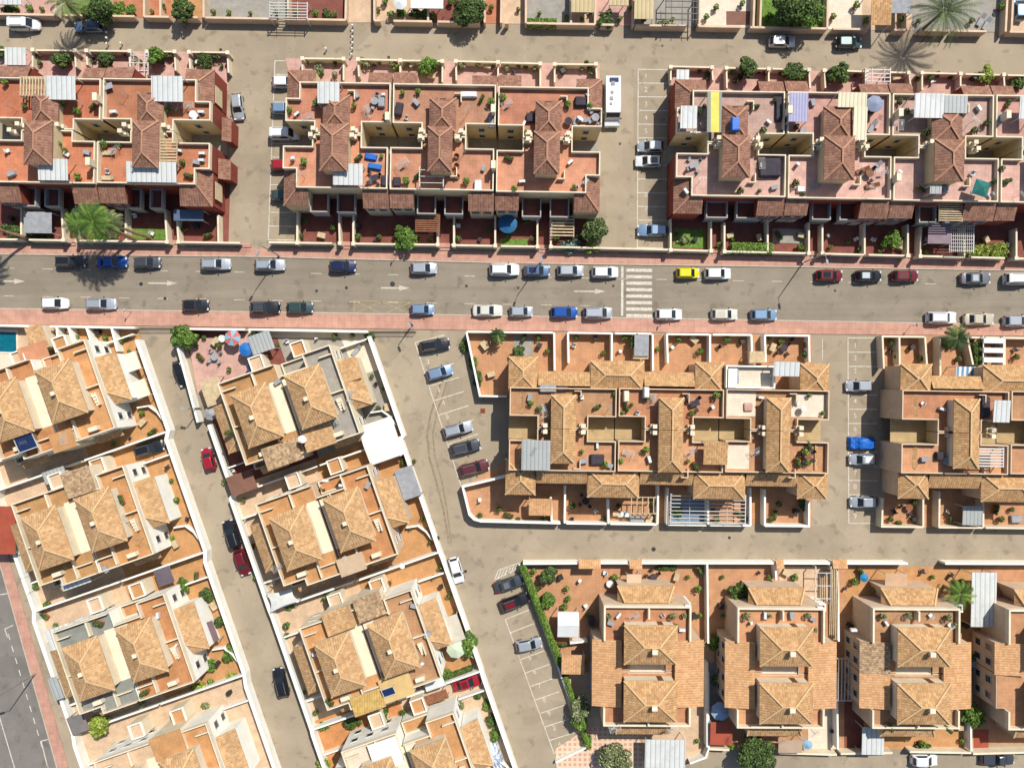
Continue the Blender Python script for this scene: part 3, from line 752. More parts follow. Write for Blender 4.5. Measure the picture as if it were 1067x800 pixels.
def palm(x, y, r, h, label, lm=leaf1, nf=34, zb=.05, seed=1, droop=.6, lean=(0,0), wid=.32):
    """crown centre seen at x,y"""
    R = r*S*(H-h)/H; p = P(x, y, h); b = (p[0]+lean[0], p[1]+lean[1]); o = thing('palm_tree', label, 'palm tree', (*b, zb))
    rg = random.Random(seed); mb = MB()
    for k in range(nf):
        a = k*2.39996; e = .95-1.05*k/nf+rg.uniform(-.1,.1); Lf = R*1.12*rg.uniform(.85,1.1)
        d = Vector((math.cos(a), math.sin(a), 0)); side = Vector((-d.y, d.x, 0)); pos = Vector((*p, h)); ang = e; n = 9; pts = []
        for i in range(n+1):
            pts.append(pos.copy()); pos = pos+(d*math.cos(ang)+Vector((0,0,math.sin(ang))))*(Lf/n); ang -= droop*(.09+.03*i)*1.6
        m = rg.choice((0,0,1,1,2))
        for i in range(n):
            t = pts[i+1]-pts[i]; L = t.length; t.normalize(); up = side.cross(t)
            mb.face([pts[i]-side*.03, pts[i+1]-side*.025, pts[i+1]+side*.025, pts[i]+side*.03], m)
            if i == 0: continue
            for q in range(3):
                c = pts[i].lerp(pts[i+1], q/3); w = wid*R*.55*math.sin(math.pi*min(.97, .12+.88*(i+q/3)/n))**.7
                for s in (-1, 1):
                    tip = c+side*s*w+t*w*.75-Vector((0,0,1))*w*.35
                    mb.face([c, c+t*.09, tip], m)
    mb.build('crown', lm, o)
    MB().tube([(*b, zb), (b[0]*.4+p[0]*.6, b[1]*.4+p[1]*.6, h*.5), (*p, h+.1)], [.26, .2, .22], n=9).build('trunk', palmbark_m, o); return o
def hedge(pts, w, h, label, lm=None, z0=.05, zv=None):
    lm = lm or hedge_l; W = PP(pts, zv if zv is not None else h); o = thing('hedge', label, 'hedge', (*W[0], z0)); mb = MB(); rg = random.Random(len(label))
    mb.wall(W, w*.72, z0+.1, z0+h*.86, 0)
    for a, b in zip(W, W[1:]):
        L = math.dist(a, b); d = Vector(b)-Vector(a); d.normalize(); nn = Vector((-d.y, d.x))
        for k in range(int(L*w*190+L*h*90)):
            t = rg.random(); u = rg.uniform(-1,1); top = rg.random() < .6
            c = Vector(lerp(a, b, t))+nn*(u*w*.5 if top else math.copysign(w*.5*rg.uniform(.8,1.12), u)); z = z0+h*(rg.uniform(.88,1.06) if top else rg.uniform(.15,.95))
            p = Vector((c.x, c.y, z)); nr = (Vector((nn.x*u, nn.y*u, 1.2 if top else .3))+Vector((rg.uniform(-.6,.6),rg.uniform(-.6,.6),rg.uniform(-.3,.4)))).normalized()
            e = nr.cross(Vector((rg.uniform(-1,1),rg.uniform(-1,1),.2))).normalized(); f = nr.cross(e); sz = rg.uniform(.07,.16)
            mb.face([p-e*sz, p-f*sz*.6, p+e*sz, p+f*sz*.6], rg.choice((0,1,1,2)))
    mb.build('foliage', lm, o); return o

# ------------------------------------------------------------------ cars
def paint(name, rgb, metal=.25, rough=.3):
    m = mat('car_paint_'+name, rgb, rough, .02, 1., metal=metal, coat=.7, stain=0.04); return m
PA = dict(white=paint('white', A(248,248,246), 0), silver=paint('silver', A(206,210,214), .45), grey=paint('grey', A(140,142,146), .4), dgrey=paint('dark_grey', A(84,86,92), .3),
  black=paint('black', (.012,.012,.014), .1), navy=paint('navy', A(34,44,84), .2), blue=paint('blue', A(30,90,176), .2), lblue=paint('pale_blue', A(150,178,208), .4), dred=paint('dark_red', A(128,34,38), .2),
  red=paint('red', A(176,34,48), .1), yellow=paint('yellow', A(240,226,20), 0), beige=paint('beige', A(222,208,184), .2), green=paint('dark_green', A(62,84,80), .2), cream=paint('cream', A(236,232,216), .1), bluegrey=paint('blue_grey', A(108,130,158), .35), maroon=paint('maroon', A(110,52,56), .2))
tyre_m = mat('tyre_rubber', (.02,.02,.02), .9, .1, stain=0); rim_m = mat('wheel_rim', A(190,190,190), .35, .05, metal=.6, stain=0)
hl_m = mat('headlight_glass', A(235,238,240), .1, .02, stain=0, spec=.6); tl_m = mat('taillight_glass', A(170,20,20), .2, .05, stain=0); cg_m = mat('car_glass', (.012,.016,.02), .05, .05, stain=0, spec=.5); trim_m = mat('black_trim', (.02,.02,.022), .6, .1, stain=0)
def smooth_ss(mb, name, m, parent): return mb.build(name, m, parent, True)
def car_parts(kind):
    """mesh builders of one car kind, nose towards +x, on z=0"""
    L, Wd, Hh, bx0, bx1, rx0, rx1, belt = dict(
        hatch=(3.95,1.72,1.48,-1.85,1.0,-1.5,.25,.92), small=(3.5,1.62,1.48,-1.65,.95,-1.35,.3,.92), sedan=(4.45,1.78,1.43,-1.62,.98,-1.0,.22,.92),
        estate=(4.5,1.78,1.5,-2.15,.98,-1.8,.25,.93), suv=(4.45,1.84,1.7,-2.1,1.05,-1.75,.35,1.05), mpv=(4.3,1.8,1.68,-2.05,1.3,-1.8,.55,1.02), van=(4.4,1.82,1.85,-2.15,1.35,-2.05,.7,1.1), pickup=(5.0,1.85,1.75,-.55,1.2,-.3,.55,1.05))[kind]
    h, w = L/2, Wd/2
    st = [(-h,.72,.62),(-h+.1,.88,.8),(-h+.4,.96,belt-.06 if kind not in ('sedan','pickup') else belt-.05),(-h*.5,1.,belt),(0,1.,belt),(h*.45,1.,belt-.02),(h-.75,.97,belt-.1),(h-.3,.9,belt-.2),(h-.08,.76,.62),(h,.6,.52)]
    body = MB(); rings = []
    for x, f, zt in st:
        W = w*f; zb = .22
        r = [(x,-W*.9,zb),(x,-W,.45),(x,-W*.985,zt*.8+.06),(x,-W*.9,zt),(x,-W*.45,zt+.035),(x,0,zt+.045)]
        r += [(a,-b,c) for a, b, c in reversed(r[:-1])]; rings.append(r)
    for r, q in zip(rings, rings[1:]):
        n = len(r)
        for k in range(n-1): body.face([r[k], q[k], q[k+1], r[k+1]])
        body.face([r[n-1], q[n-1], q[0], r[0]])
    body.face(rings[0][::-1][:] if False else rings[0]); body.face(rings[-1][::-1])
    # cabin: base outline at the belt, roof outline
    wb, wr = w*.9, w*.74; zb, zr = belt-.01, Hh-.06
    B = [(bx1,-wb*.86,zb-.03),(bx1,wb*.86,zb-.03),(bx0,wb*.88,zb),(bx0,-wb*.88,zb)]; Bs = [(bx1-.5,-wb,zb),(bx1-.5,wb,zb),(bx0+.35,wb,zb),(bx0+.35,-wb,zb)]
    T = [(rx1,-wr*.9,zr),(rx1,wr*.9,zr),(rx0,wr*.9,zr),(rx0,-wr*.9,zr)]; Ts = [(rx1-.3,-wr,zr),(rx1-.3,wr,zr),(rx0+.3,wr,zr),(rx0+.3,-wr,zr)]
    cab = [ (B[0],B[1],T[1],T[0]), (B[1],Bs[1],Ts[1],T[1]), (Bs[1],Bs[2],Ts[2],Ts[1]), (Bs[2],B[2],T[2],Ts[2]), (B[2],B[3],T[3],T[2]), (B[3],Bs[3],Ts[3],T[3]), (Bs[3],Bs[0],Ts[0],Ts[3]), (Bs[0],B[0],T[0],Ts[0]) ]
    for f in cab: body.face(f)
    top = [T[0],T[1],Ts[1],Ts[2],T[2],T[3],Ts[3],Ts[0]]; cx = (rx0+rx1)/2
    inn = [((x-cx)*.86+cx, y*.84, Hh) for x, y, z in top]
    for k in range(8): j = (k+1) % 8; body.face([top[k], top[j], inn[j], inn[k]])
    body.face(inn)
    if kind == 'pickup':
        body.face([(-h+.25,-w*.75,belt+.05),(-.7,-w*.75,belt+.05),(-.7,w*.75,belt+.05),(-h+.25,w*.75,belt+.05)], 0)
    def pane(f, s=.88, sv=(.1,.88)):
        a, b, c, d = [Vector(p) for p in f]; n = (b-a).cross(d-a).normalized(); ctr = (a+b+c+d)/4
        if n.dot(ctr-Vector((cx,0,.9))) < 0: n = -n
        g = lambda u, v: (a.lerp(b, u)).lerp(d.lerp(c, u), v)+n*.012
        e = (1-s)/2; q = [g(e,sv[0]), g(1-e,sv[0]), g(1-e,sv[1]), g(e,sv[1])]
        m = MB(); m.face(q); m.face([p-n*.008 for p in q][::-1]); return m
    parts = [('body', body, 'P'), ('windscreen', pane(cab[0], .93, (.05,.95)), cg_m), ('rear_window', pane(cab[4], .86, (.14,.9)), cg_m), ('side_window', pane(cab[2], .96), cg_m), ('side_window', pane(cab[6], .96), cg_m)]
    for sx in (-h*.62, h*.63):
        for sy in (-1, 1):
            m = MB(); m.tube([(sx, sy*(w-.2), .31), (sx, sy*(w+.005), .31)], .31, 0, 14); m.tube([(sx, sy*(w+.006), .31), (sx, sy*(w+.016), .31)], .19, 1, 10); parts.append(('wheel', m, [tyre_m, rim_m]))
    for sy in (-1, 1):
        m = MB(); m.box((h-.2, sy*w*.66, .64), (.3, .34, .14)); parts.append(('headlight', m, hl_m))
        m = MB(); m.box((-h+.09, sy*w*.7, .78), (.14, .26, .2)); parts.append(('taillight', m, tl_m))
        m = MB(); m.box((bx1-.42, sy*(w+.06), belt+.06), (.14, .2, .13)); parts.append(('mirror', m, trim_m))
    m = MB(); m.box((h-.015, 0, .42), (.06, .5, .11)); parts.append(('number_plate', m, plast_m))
    return parts
PROTO = {}
def copy_obj(o, parent=None):
    c = o.copy(); COL.objects.link(c); c.parent = parent
    for ch in list(o.children): copy_obj(ch, c)
    return c
def car(x, y, ang, kind, col, label, group, roof=None, zb=.012, cat='car'):
    """ang: heading in the picture, 0 = nose to the right, 90 = nose to the top"""
    p = P(x, y, .8)
    if kind not in PROTO:
        PROTO[kind] = []
        for n, mb, m in car_parts(kind):
            o = mb.build(n, PA['white'] if m == 'P' else m, None, n == 'body')
            if n == 'body': o.data.set_sharp_from_angle(angle=math.radians(32))
            PROTO[kind].append((n, o.data)); bpy.data.objects.remove(o)
    new = thing('parked_car', label, cat)
    for n, me in PROTO[kind]:
        o = bpy.data.objects.new(n, me); COL.objects.link(o); o.parent = new
    new.location = (*p, zb); new.rotation_euler = (0, 0, math.radians(ang)); tag(new, label, cat, group)
    for ch in new.children:
        if ch.name.split('.')[0] == 'body': ch.material_slots[0].link = 'OBJECT'; ch.material_slots[0].material = PA[col]
        if ch.name.split('.')[0] == 'rear_window': ch.name = 'rear_window'
    if roof:   # a roof of another colour or a glass roof
        L = dict(hatch=(-.65,1.1,1.48), small=(-.55,1.0,1.48), sedan=(-.4,.8,1.43), estate=(-.8,1.5,1.5), suv=(-.7,1.5,1.7), mpv=(-.6,1.6,1.68), van=(-.65,1.9,1.85), pickup=(.1,.55,1.75))[kind]
        m = MB(); m.box((L[0], 0, L[2]+.012), (L[1], .86, .03)); o = m.build('roof_panel', {'glass': cg_m}.get(roof) or PA[roof], None); o.parent = new
    if kind in ('estate', 'suv', 'mpv', 'van'):
        Hh = dict(estate=1.5, suv=1.7, mpv=1.68, van=1.85)[kind]
        for s in (-1, 1):
            o = MB().box((-.75, s*.56, Hh+.02), (1.7, .04, .05)).build('roof_rail', trim_m if col in ('white','silver','cream') else steel_m, None); o.parent = new
    return new
# ------------------------------------------------------------------ ground, roads, markings
big = [(-230,-180),(230,-180),(230,180),(-230,180)]
struct('ground', big, -.6, 0, road_m, 'sun-bleached beige asphalt of the side streets', 'ground')
G = lambda pts, z=0.: PP(pts, z)
struct('road', G([(-500,258),(0,265),(270,267.5),(520,274),(790,277.5),(1067,282),(1500,289),(1500,346),(1067,338.5),(790,333.5),(520,329),(270,325),(0,321.5),(-500,314)]), -.3, .006, main_m, 'main street of grey-brown asphalt crossing the picture', 'road')
struct('pavement', G([(-500,249),(0,256.5),(270,259),(520,263),(790,267),(1067,271.5),(1500,278),(1500,289),(1067,282),(790,277.5),(520,274),(270,267.5),(0,265),(-500,258)]), -.3, .12, pink_m, 'narrow pink pavement along the upper side of the main street', 'pavement')
struct('pavement', G([(-500,314),(0,321.5),(270,325),(520,329),(790,333.5),(1067,338.5),(1500,346),(1500,357),(1067,350),(846,348),(487,344),(270,341),(0,337.5),(-500,330)]), -.3, .12, pink_m, 'wide pink pavement along the lower side of the main street', 'pavement')
for nm, pts in (('upper', [(-500,258),(0,265),(270,267.5),(520,274),(790,277.5),(1067,282),(1500,289)]), ('lower', [(-500,314),(0,321.5),(270,325),(520,329),(790,333.5),(1067,338.5),(1500,346)])):
    o = MB().wall(G(pts), .16, -.1, .126).build('kerb', kerb_m); tag(o, 'pale kerb edging the %s side of the main street' % nm, 'kerb', None, 'structure')
# avenue at the lower left
struct('avenue', G([(-120,560),(-8,560),(4,600),(60,800),(90,905),(-120,905)]), -.3, .005, aven_m, 'grey asphalt avenue in the lower left corner', 'road')
struct('pavement', G([(-20,530),(0,545),(15,600),(72,800),(100,905),(90,905),(60,800),(4,600),(-8,560)]), -.3, .12, pink_m, 'pink pavement beside the avenue in the lower left corner', 'pavement')
o = MB().wall(G([(-8,560),(4,600),(60,800),(90,905)]), .16, -.1, .127).build('kerb', kerb_m); tag(o, 'pale kerb beside the grey avenue in the lower left', 'kerb', None, 'structure')
def mark(name, segs, w, m, label, z=.012, polys=()):
    mb = MB()
    for i, (a, b) in enumerate(segs):
        A_, B_ = Vector(P(*a)), Vector(P(*b)); d = (B_-A_).normalized(); n = Vector((-d.y, d.x))*w/2; zz = z+.0006*(i % 4)
        mb.face([(*(A_-n), zz), (*(B_-n), zz), (*(B_+n), zz), (*(A_+n), zz)])
    for p in polys:
        q = G(p)
        if area2(q) < 0: q.reverse()
        mb.face([(*a, z+.003) for a in q])
    o = mb.build(name, m); return tag(o, label, 'road marking', None, 'structure')
# zebra crossing
segs = []
for k in range(8):
    y = 281.5+k*6.75; segs.append(((652.5,y),(679.5,y+.3)))
mark('zebra_crossing', segs, .46, paint_w, 'white zebra crossing stripes on the main street')
mark('stop_line', [((648.5,277.5),(648.2,329))], .34, paint_w, 'white stop line in front of the zebra crossing')
for (x0, x1, y, l) in ((154,185,295,'leftmost full arrow'), (397,427,300,'arrow left of the middle'), (598,631,303.5,'arrow just before the zebra crossing'), (4,26,293,'faded arrow at the left border')):
    mark('road_arrow', [((x0,y),(x1-9,y+.2))], .22, paint_f, 'white %s painted on the main street' % l, polys=[[(x1-11,y-2.6),(x1,y+.2),(x1-11,y+2.8)]])
mark('no_parking_box', [((369,313),(369,327)),((369,313),(428,315)),((369,313),(398,327)),((398,314),(428,328)),((428,315),(398,328)),((398,314),(369,327))], .13, paint_y, 'faded yellow crossed box on the lower side of the main street')
# long lane edge lines
mark('lane_line', [((x,279.3+x*.0172),(x+11,279.5+x*.0172)) for x in range(4,1060,40)], .1, paint_f, 'faint dashed line beside the upper parking lane')
mark('lane_line', [((x,308.2+x*.0168),(x+11,308.4+x*.0168)) for x in range(4,640,40)], .1, paint_f, 'faint dashed line beside the lower parking lane')
# parking bays
def bays(p0, p1, n, vec, label, closed=True, w=.13, m=paint_w, vec2=None):
    v2 = vec2 or vec
    segs = [(p0, p1)]
    for i in range(n+1):
        t = i/n; q = lerp(p0, p1, t); v = lerp(vec, v2, t); segs.append((q, (q[0]+v[0], q[1]+v[1])))
    return mark('parking_bays', segs, w, m, label)
bays((665,72.5),(664,258), 13, (33,.4), 'white parking bay lines left of the pink terraces')
bays((286.5,63.5),(279.5,250), 13, (28,.4), 'white parking bay lines right of the red end wall')
bays((883.5,352),(884.5,545), 13, (30,.2), 'white parking bay lines left of the cream end wall')
bays((432.5,357),(481,508), 10, (31,-8), 'white slanting parking bay lines beside the corner garden', vec2=(32,-12))
bays((526.5,645),(577.5,785), 10, (25,-10), 'white slanting parking bay lines beside the green hedge', vec2=(26,-8))
mark('hatched_marking', [((515.5+k*3.3,603.5-k*1.3),(519+k*3.3,594.5-k*1.3+k*.3)) for k in range(8)]+[((515,604),(540,592)),((519,594),(541,586))], .14, paint_w, 'white hatched marking at the corner of the slanting bays')
mark('parking_bays', [((857,352),(857,375))], .12, paint_f, 'short white line beside the tan end house')
# avenue lines
dv = (.282, .9594)
mark('lane_line', [((8.5+dv[0]*s*1.02, 660+dv[1]*s),(8.5+dv[0]*(s+6.5)*1.02, 660+dv[1]*(s+6.5))) for s in range(0,150,13)], .14, paint_w, 'dashed white line along the avenue')
mark('lane_line', [((-4,735),(16,802))], .14, paint_w, 'solid white line in the corner of the avenue')
mark('parking_bays', [((5,655),(14,651)),((5,655),(8,664)),((42,772),(53,769)),((43,772),(50,800)),((-4,620),(8,618))], .13, paint_w, 'white corner lines of bays on the avenue')
# digits painted in the bays
def digit(ch, x, y, ang, label):
    cu = bpy.data.curves.new('bay_number', 'FONT'); cu.body = ch; cu.size = 1.05; cu.align_x = 'CENTER'; cu.align_y = 'CENTER'
    o = bpy.data.objects.new('bay_number', cu); COL.objects.link(o); o.location = (*P(x, y), .02); o.rotation_euler = (0,0,math.radians(ang)); cu.materials.append(paint_w)
    dg = bpy.context.evaluated_depsgraph_get(); me = bpy.data.meshes.new_from_object(o.evaluated_get(dg)); bpy.data.objects.remove(o)
    me.materials.clear(); me.materials.append(paint_w)
    o = bpy.data.objects.new('bay_number', me); COL.objects.link(o); o.location = (*P(x, y), .02); o.rotation_euler = (0,0,math.radians(ang))
    return tag(o, label, 'road marking', None, 'structure')
for ch, x, y in (('5',552,685.5),('6',557,699.5),('7',562,714),('8',567.3,729),('9',572.3,743.5),('2',577.3,758),('4',583,775)): digit(ch, x, y, 18, 'white bay number %s painted beside the hedge' % ch)
for i, (x, y) in enumerate(((673,80),(673,94),(673,109),(673,123),(673,137),(673,203),(673,218))): digit(str(i+1), x, y, 0, 'white bay number %d painted left of the pink terraces' % (i+1))
for i, (x, y) in enumerate(((891,360),(891,373),(891,387),(891,418),(891,433),(891,447),(891,493),(891,507),(891,538))): digit(str(i+1), x, y, 0, 'white bay number %d painted at the cream end wall' % (i+1))
for i, (x, y) in enumerate(((446,377),(457,406),(462,420),(466,434),(452,347))): 
    if i < 4: digit(str(i+2), x, y, 16, 'white bay number %d painted in the slanting court' % (i+2))
# manhole covers
for (x, y, r, where) in ((409,296,3,'between two arrows of the main street'),(172,311,1.8,'in the lower lane of the main street, left'),(330,303,1.6,'in the middle of the main street left of an arrow'),(486,298,1.7,'in the main street left of the zebra crossing'),(540,300,1.5,'in the main street under the lamp shadow'),(870,303,1.6,'in the main street below the dark red car'),(405,60,1.8,'in the top street above the middle terrace'),(690,48,1.7,'in the top street above the pink terraces'),(760,560,1.7,'in the beige street right of the middle'),(230,52,1.7,'at the top of the side street'),(646,150,1.7,'in the street between middle and pink terraces'),(147,296,2.2,'behind the leftmost full arrow'),(522,297,0,'') ,(681,572,2.6,'in the beige street below the middle terraces'),(672,573,0,''),(641,273,0,''),(1002,47,0,''),(639,298,1.6,'close to the stop line'),(361,300,1.8,'under the dark blue car'),(571,272,0,''),(485,595,1.8,'in the street left of the bays'),(430,598,0,'')):
    if r:
        o = MB().disc(P(x,y), r*S*.9, -.02, .014, n=16).build('manhole_cover', dsteel_m); tag(o, 'round dark manhole cover '+where, 'manhole cover')
for (x, y, w) in ((503,428,'in the slanting parking court'),(670,574,'')):
    if w:
        o = MB().prism(R4(x-2.5,y-2.5,x+2.5,y+2.5), -.02, .013).build('drain_cover', mat('rust_iron', A(140,70,44), .8, .2)); tag(o, 'square rusty cover '+w, 'drain cover')
track_m = mat('tyre_dust', A(160,140,114), .95, .2, .5)
for k, (off, w) in enumerate(((0,.16),(6,.11))):
    pts = [(461+off,392),(456+off,410),(449+off,430),(445+off,452),(447+off,475),(454+off,500),(462+off*.6,530),(468+off*.4,566)]
    mb = MB(); w_ = PP(pts)
    for i in range(len(w_)-1):
        a, b = Vector(w_[i]), Vector(w_[i+1]); d0 = (Vector(w_[min(i+1,7)])-Vector(w_[max(i-1,0)])).normalized(); d1 = (Vector(w_[min(i+2,7)])-Vector(w_[i])).normalized()
        n0, n1 = Vector((-d0.y,d0.x))*w, Vector((-d1.y,d1.x))*w; q = [a-n0, b-n1, b+n1, a+n0]
        if area2(q) < 0: q.reverse()
        mb.face([(*p, .008+.002*k) for p in q])
    tag(mb.build('tyre_mark', track_m), 'curved brown tyre mark in the slanting parking court, %s' % ('left one' if k == 0 else 'right one'), 'tyre mark', None, 'structure')
# plots: paving inside the walls
def patio(pts, m, label, z=.05): return struct('patio', G(pts), -.2, z, m, label, 'patio')
# ------------------------------------------------------------------ the terraces above the main street
A_ = dict(tile=tileA, ridge=ridgeA, deck=deckA, wall=cream_m, well=cream_m, facade=red_m)
B_ = dict(A_, deck=deckB, facade=cream_m); C_ = dict(A_, deck=deckC, facade=red_m)
gA = 'brown tiled terraced houses above the main street'
N_, S_ = 'N', 'S'
up = dict(eave=7.7, rise=1.0, group=gA); lo = dict(eave=9.2, rise=1.05, group=gA)
terrace('brown tiled terraced house with cream striped pergola beside a white canopy, upper left', -6,108, 83.5,137, 31,27,11, [(33,95,60.5,131)], sheds=[(-6,68.5,29,82,'N'),(86,69,108,82,'N')], chims=[(107,106)], **up, **A_)
terrace('brown tiled terraced house behind the big palm bush by the main street', -6,103, 192,137, 31,23,11, [(25,126,54.5,172)], sheds=[(-6,193,22,211,'S'),(77,193,103,211.5,'S')], balconies=[(25,196,65,216)], chims=[(101,172)], **lo, **A_)
terrace('red walled end terraced house beside the silver car heading down the side street', 109,222, 84.5,138, 29,38,11, [(142.5,96.5,170,132)], sheds=[(109,69.5,138,83,'N'),(232,122,240,146,'E',3.2,4.0)], corner=('R',15,107,192,71), **up, **A_)
terrace('red walled end terraced house with white roofed lower terrace facing the main street', 104,222, 193,138, 34,38,12, [(138,126,165.5,175)], sheds=[(104,194,132,212,'S'),(229,165,240,186,'E',3.2,4.0)], corner=('R',15,177,188,214), balconies=[(136,197,172,218)], **lo, **A_)
terrace('brown tiled end terraced house above the red car parked at its side wall', 298,408, 88,141.5, 30,29,12.5, [(336,99,364,135)], sheds=[(383,74,408,87.5,'N')], corner=('L',14,105,328,73), chims=[(406,126)], **up, **B_)
terrace('brown tiled end terraced house with blue covers on its roof terrace', 296,406, 197.5,141.5, 30,27,13, [(333.5,129,363,178.5)], sheds=[(379,198.5,406,216,'S')], corner=('L',14,178,322,215), balconies=[(325,200,372,222)], **lo, **B_)
terrace('brown tiled terraced house behind the round bright tree of the upper yards', 409,517, 90,143.5, 30,30,12.5, [(447,102,475,138)], sheds=[(409,75,434,89,'N'),(491,77,517,91,'N')], chims=[(514,118)], **up, **B_)
terrace('brown tiled terraced house with three round chairs on its roof terrace', 407,516, 199.5,143.5, 32,29,12.5, [(446,132,471.5,179)], sheds=[(407,199.5,432,217,'S'),(489,201.5,516,219,'S')], balconies=[(436,203,484,224)], **lo, **B_)
terrace('brown tiled end terraced house beside the white motorhome', 518,627, 93,146, 26,30,12.5, [(557.5,105,585,142)], sheds=[(518,78,542.5,92,'N')], corner=('R',14,114,600,81), **up, **B_)
terrace('brown tiled end terraced house above the round olive tree', 517,626, 202,146, 27,29,13, [(556.5,137,583.5,181.5)], sheds=[(517,202.5,541.6,219.5,'S')], corner=('R',14,184,599,220), balconies=[(545,205,594,227)], chims=[(515,177)], **lo, **B_)
terrace('pink decked end terraced house with yellow and grey striped awning', 703,816, 97,151, 32,26,10, [(752,110,779,145)], sheds=[(790,83,816,96,'N')], corner=('L',16,115,735,83), chims=[(817,119)], **up, **C_)
terrace('pink decked end terraced house with grey dining table on a walled corner terrace', 703,818, 206,151, 32,28,11, [(753,140.5,782,185)], sheds=[(790,207,818,223.5,'S')], corner=('L',16,187,733,223), balconies=[(736,210,790,228)], **lo, **C_)
terrace('pink decked terraced house with lilac roof sheet on its terrace', 817.5,925, 98.5,153, 26,25,11, [(857.5,111,888,147)], sheds=[(817.5,84,841,97.5,'N'),(895,86,925,98.5,'N')], chims=[(930,122)], **up, **C_)
terrace('pink decked terraced house with black covered spa on its terrace', 819,927, 208.5,153, 25,27,11, [(859,141.5,891,187.5)], sheds=[(819,207.5,843,224.5,'S'),(897,210,927,226.5,'S')], balconies=[(846,212,894,230)], chims=[(929,188)], **lo, **C_)
terrace('pink decked terraced house with white roofed shelter between two brown towers', 926,1032, 100.5,155, 27,28,11, [(970.5,113,1002.5,149)], sheds=[(926,86.5,949.5,99.5,'N'),(1002,88,1032,101,'N')], chims=[(1040,124)], **up, **C_)
terrace('pink decked terraced house with dark green square parasol on its terrace', 928,1038, 211,155, 25,34,11, [(974,145,1005,189)], sheds=[(928,210.5,953,227.5,'S'),(1005,212,1038,229,'S')], balconies=[(957,215,1002,233)], **lo, **C_)
terrace('pink decked terraced house cut by the right border, upper side', 1033,1150, 102,157, 27,0,11, [(1084,117,1114,150)], sheds=[(1033,89,1056,102.5,'N'),(1110,90,1150,104,'N')], **up, **C_)
terrace('pink decked terraced house cut by the right border, lower side', 1039,1150, 213,157, 21,0,11, [(1088,149,1118,193)], sheds=[(1039,213,1060,230,'S'),(1110,214,1150,231,'S')], **lo, **C_)
# ------------------------------------------------------------------ the tan terraces below the main street
D_ = dict(tile=tileD, ridge=ridgeL, deck=deckD, wall=cream2_m, well=mat('sand_render', A(232,206,160), .85, .07, 1.2), facade=peach_m, cap=peach_m, eave=8.2, rise=1.15, group='tan tiled terraced houses below the main street', wellfloor=mat('sand_floor_tiles', A(196,168,124), .9, .1, 1.), wellz=3.6, capw=.15)
U, V = (True, False), (False, True)
terrace('tan tiled end terraced house beside the walled corner garden with climbing plants', 530,642, 404,446, 29,29,12.5, [(574,411,599.8,446.3)], sheds=[(560,387,614,402,'N'),(530,408.5,545,432,'W')], hips=[(529,372,559.5,408),(614.5,375,670,405)], ends=U, **D_)
terrace('tan tiled end terraced house with grey corrugated canopy on its terrace', 530,642, 490,446, 29,29,12.5, [(574,446.8,599.8,483)], sheds=[(559.5,490.5,612.5,504,'S'),(530,457,545,479,'W')], hips=[(527.5,478.5,559,516),(613,487.5,667,517.5)], ends=V, **D_)
terrace('tan tiled terraced house in the middle with white cupboard on its clay terrace', 643,753, 405,447, 27,31,12.5, [(686.5,414,712,447.3)], sheds=[(670.5,387.5,723,402.5,'N')], hips=[(723.5,376.5,753.3,407)], ends=U, **D_)
terrace('tan tiled terraced house in the middle with small tiled shed on its clay terrace', 643,753, 491,447, 27,31,12.5, [(686.5,447.8,712,492)], sheds=[(667.5,492,723,505.5,'S')], hips=[(723.5,489.5,777.5,519)], ends=V, **D_)
terrace('tan tiled end terraced house with white paved terrace and round pink pool', 754,862, 406,448, 25,32,11.5, [(798.5,414,823.5,448.3)], hips=[(833,378,863,411)], decks=[((756,408,787,434),deckW),((824,410,860,434),deckW)], ends=U, **D_)
terrace('tan tiled end terraced house with round table terrace facing the parking court', 754,862, 492,448, 25,32,11.5, [(798.5,448.8,823.5,492)], sheds=[(778,493,832,507,'S'),(848,461,863,488.5,'E')], hips=[(831.5,489.5,863,519)], decks=[((758,464,781,489),deckW)], ends=V, **D_)
terrace('tan tiled end terraced house behind the silver car at the cream end wall', 936,1048, 407,450, 37,28,12.5, [(993.5,415,1020.5,450.3)], sheds=[(970,391.5,1023,405,'N'),(937,411.5,954,439,'W')], hips=[(937.5,379.5,970,411),(1023.5,379.5,1079,412)], ends=U, **D_)
terrace('tan tiled end terraced house with white slatted pergola on the right', 936,1048, 493,450, 37,28,12.5, [(993.5,450.8,1020.5,488)], sheds=[(968.5,494,1022.5,509,'S'),(937,462,954,488.5,'W')], hips=[(936.5,489,968.5,520),(1023,492,1077,522)], ends=V, **D_)
terrace('tan tiled terraced house cut by the right border, upper half', 1049,1160, 408,451, 28,28,12.5, [(1106,416,1132,451)], sheds=[(1079,393,1130,406,'N')], ends=U, **D_)
terrace('tan tiled terraced house cut by the right border, lower half', 1049,1160, 494,451, 28,28,12.5, [(1106,451.5,1132,489)], sheds=[(1078,494,1130,510,'S')], ends=V, **D_)
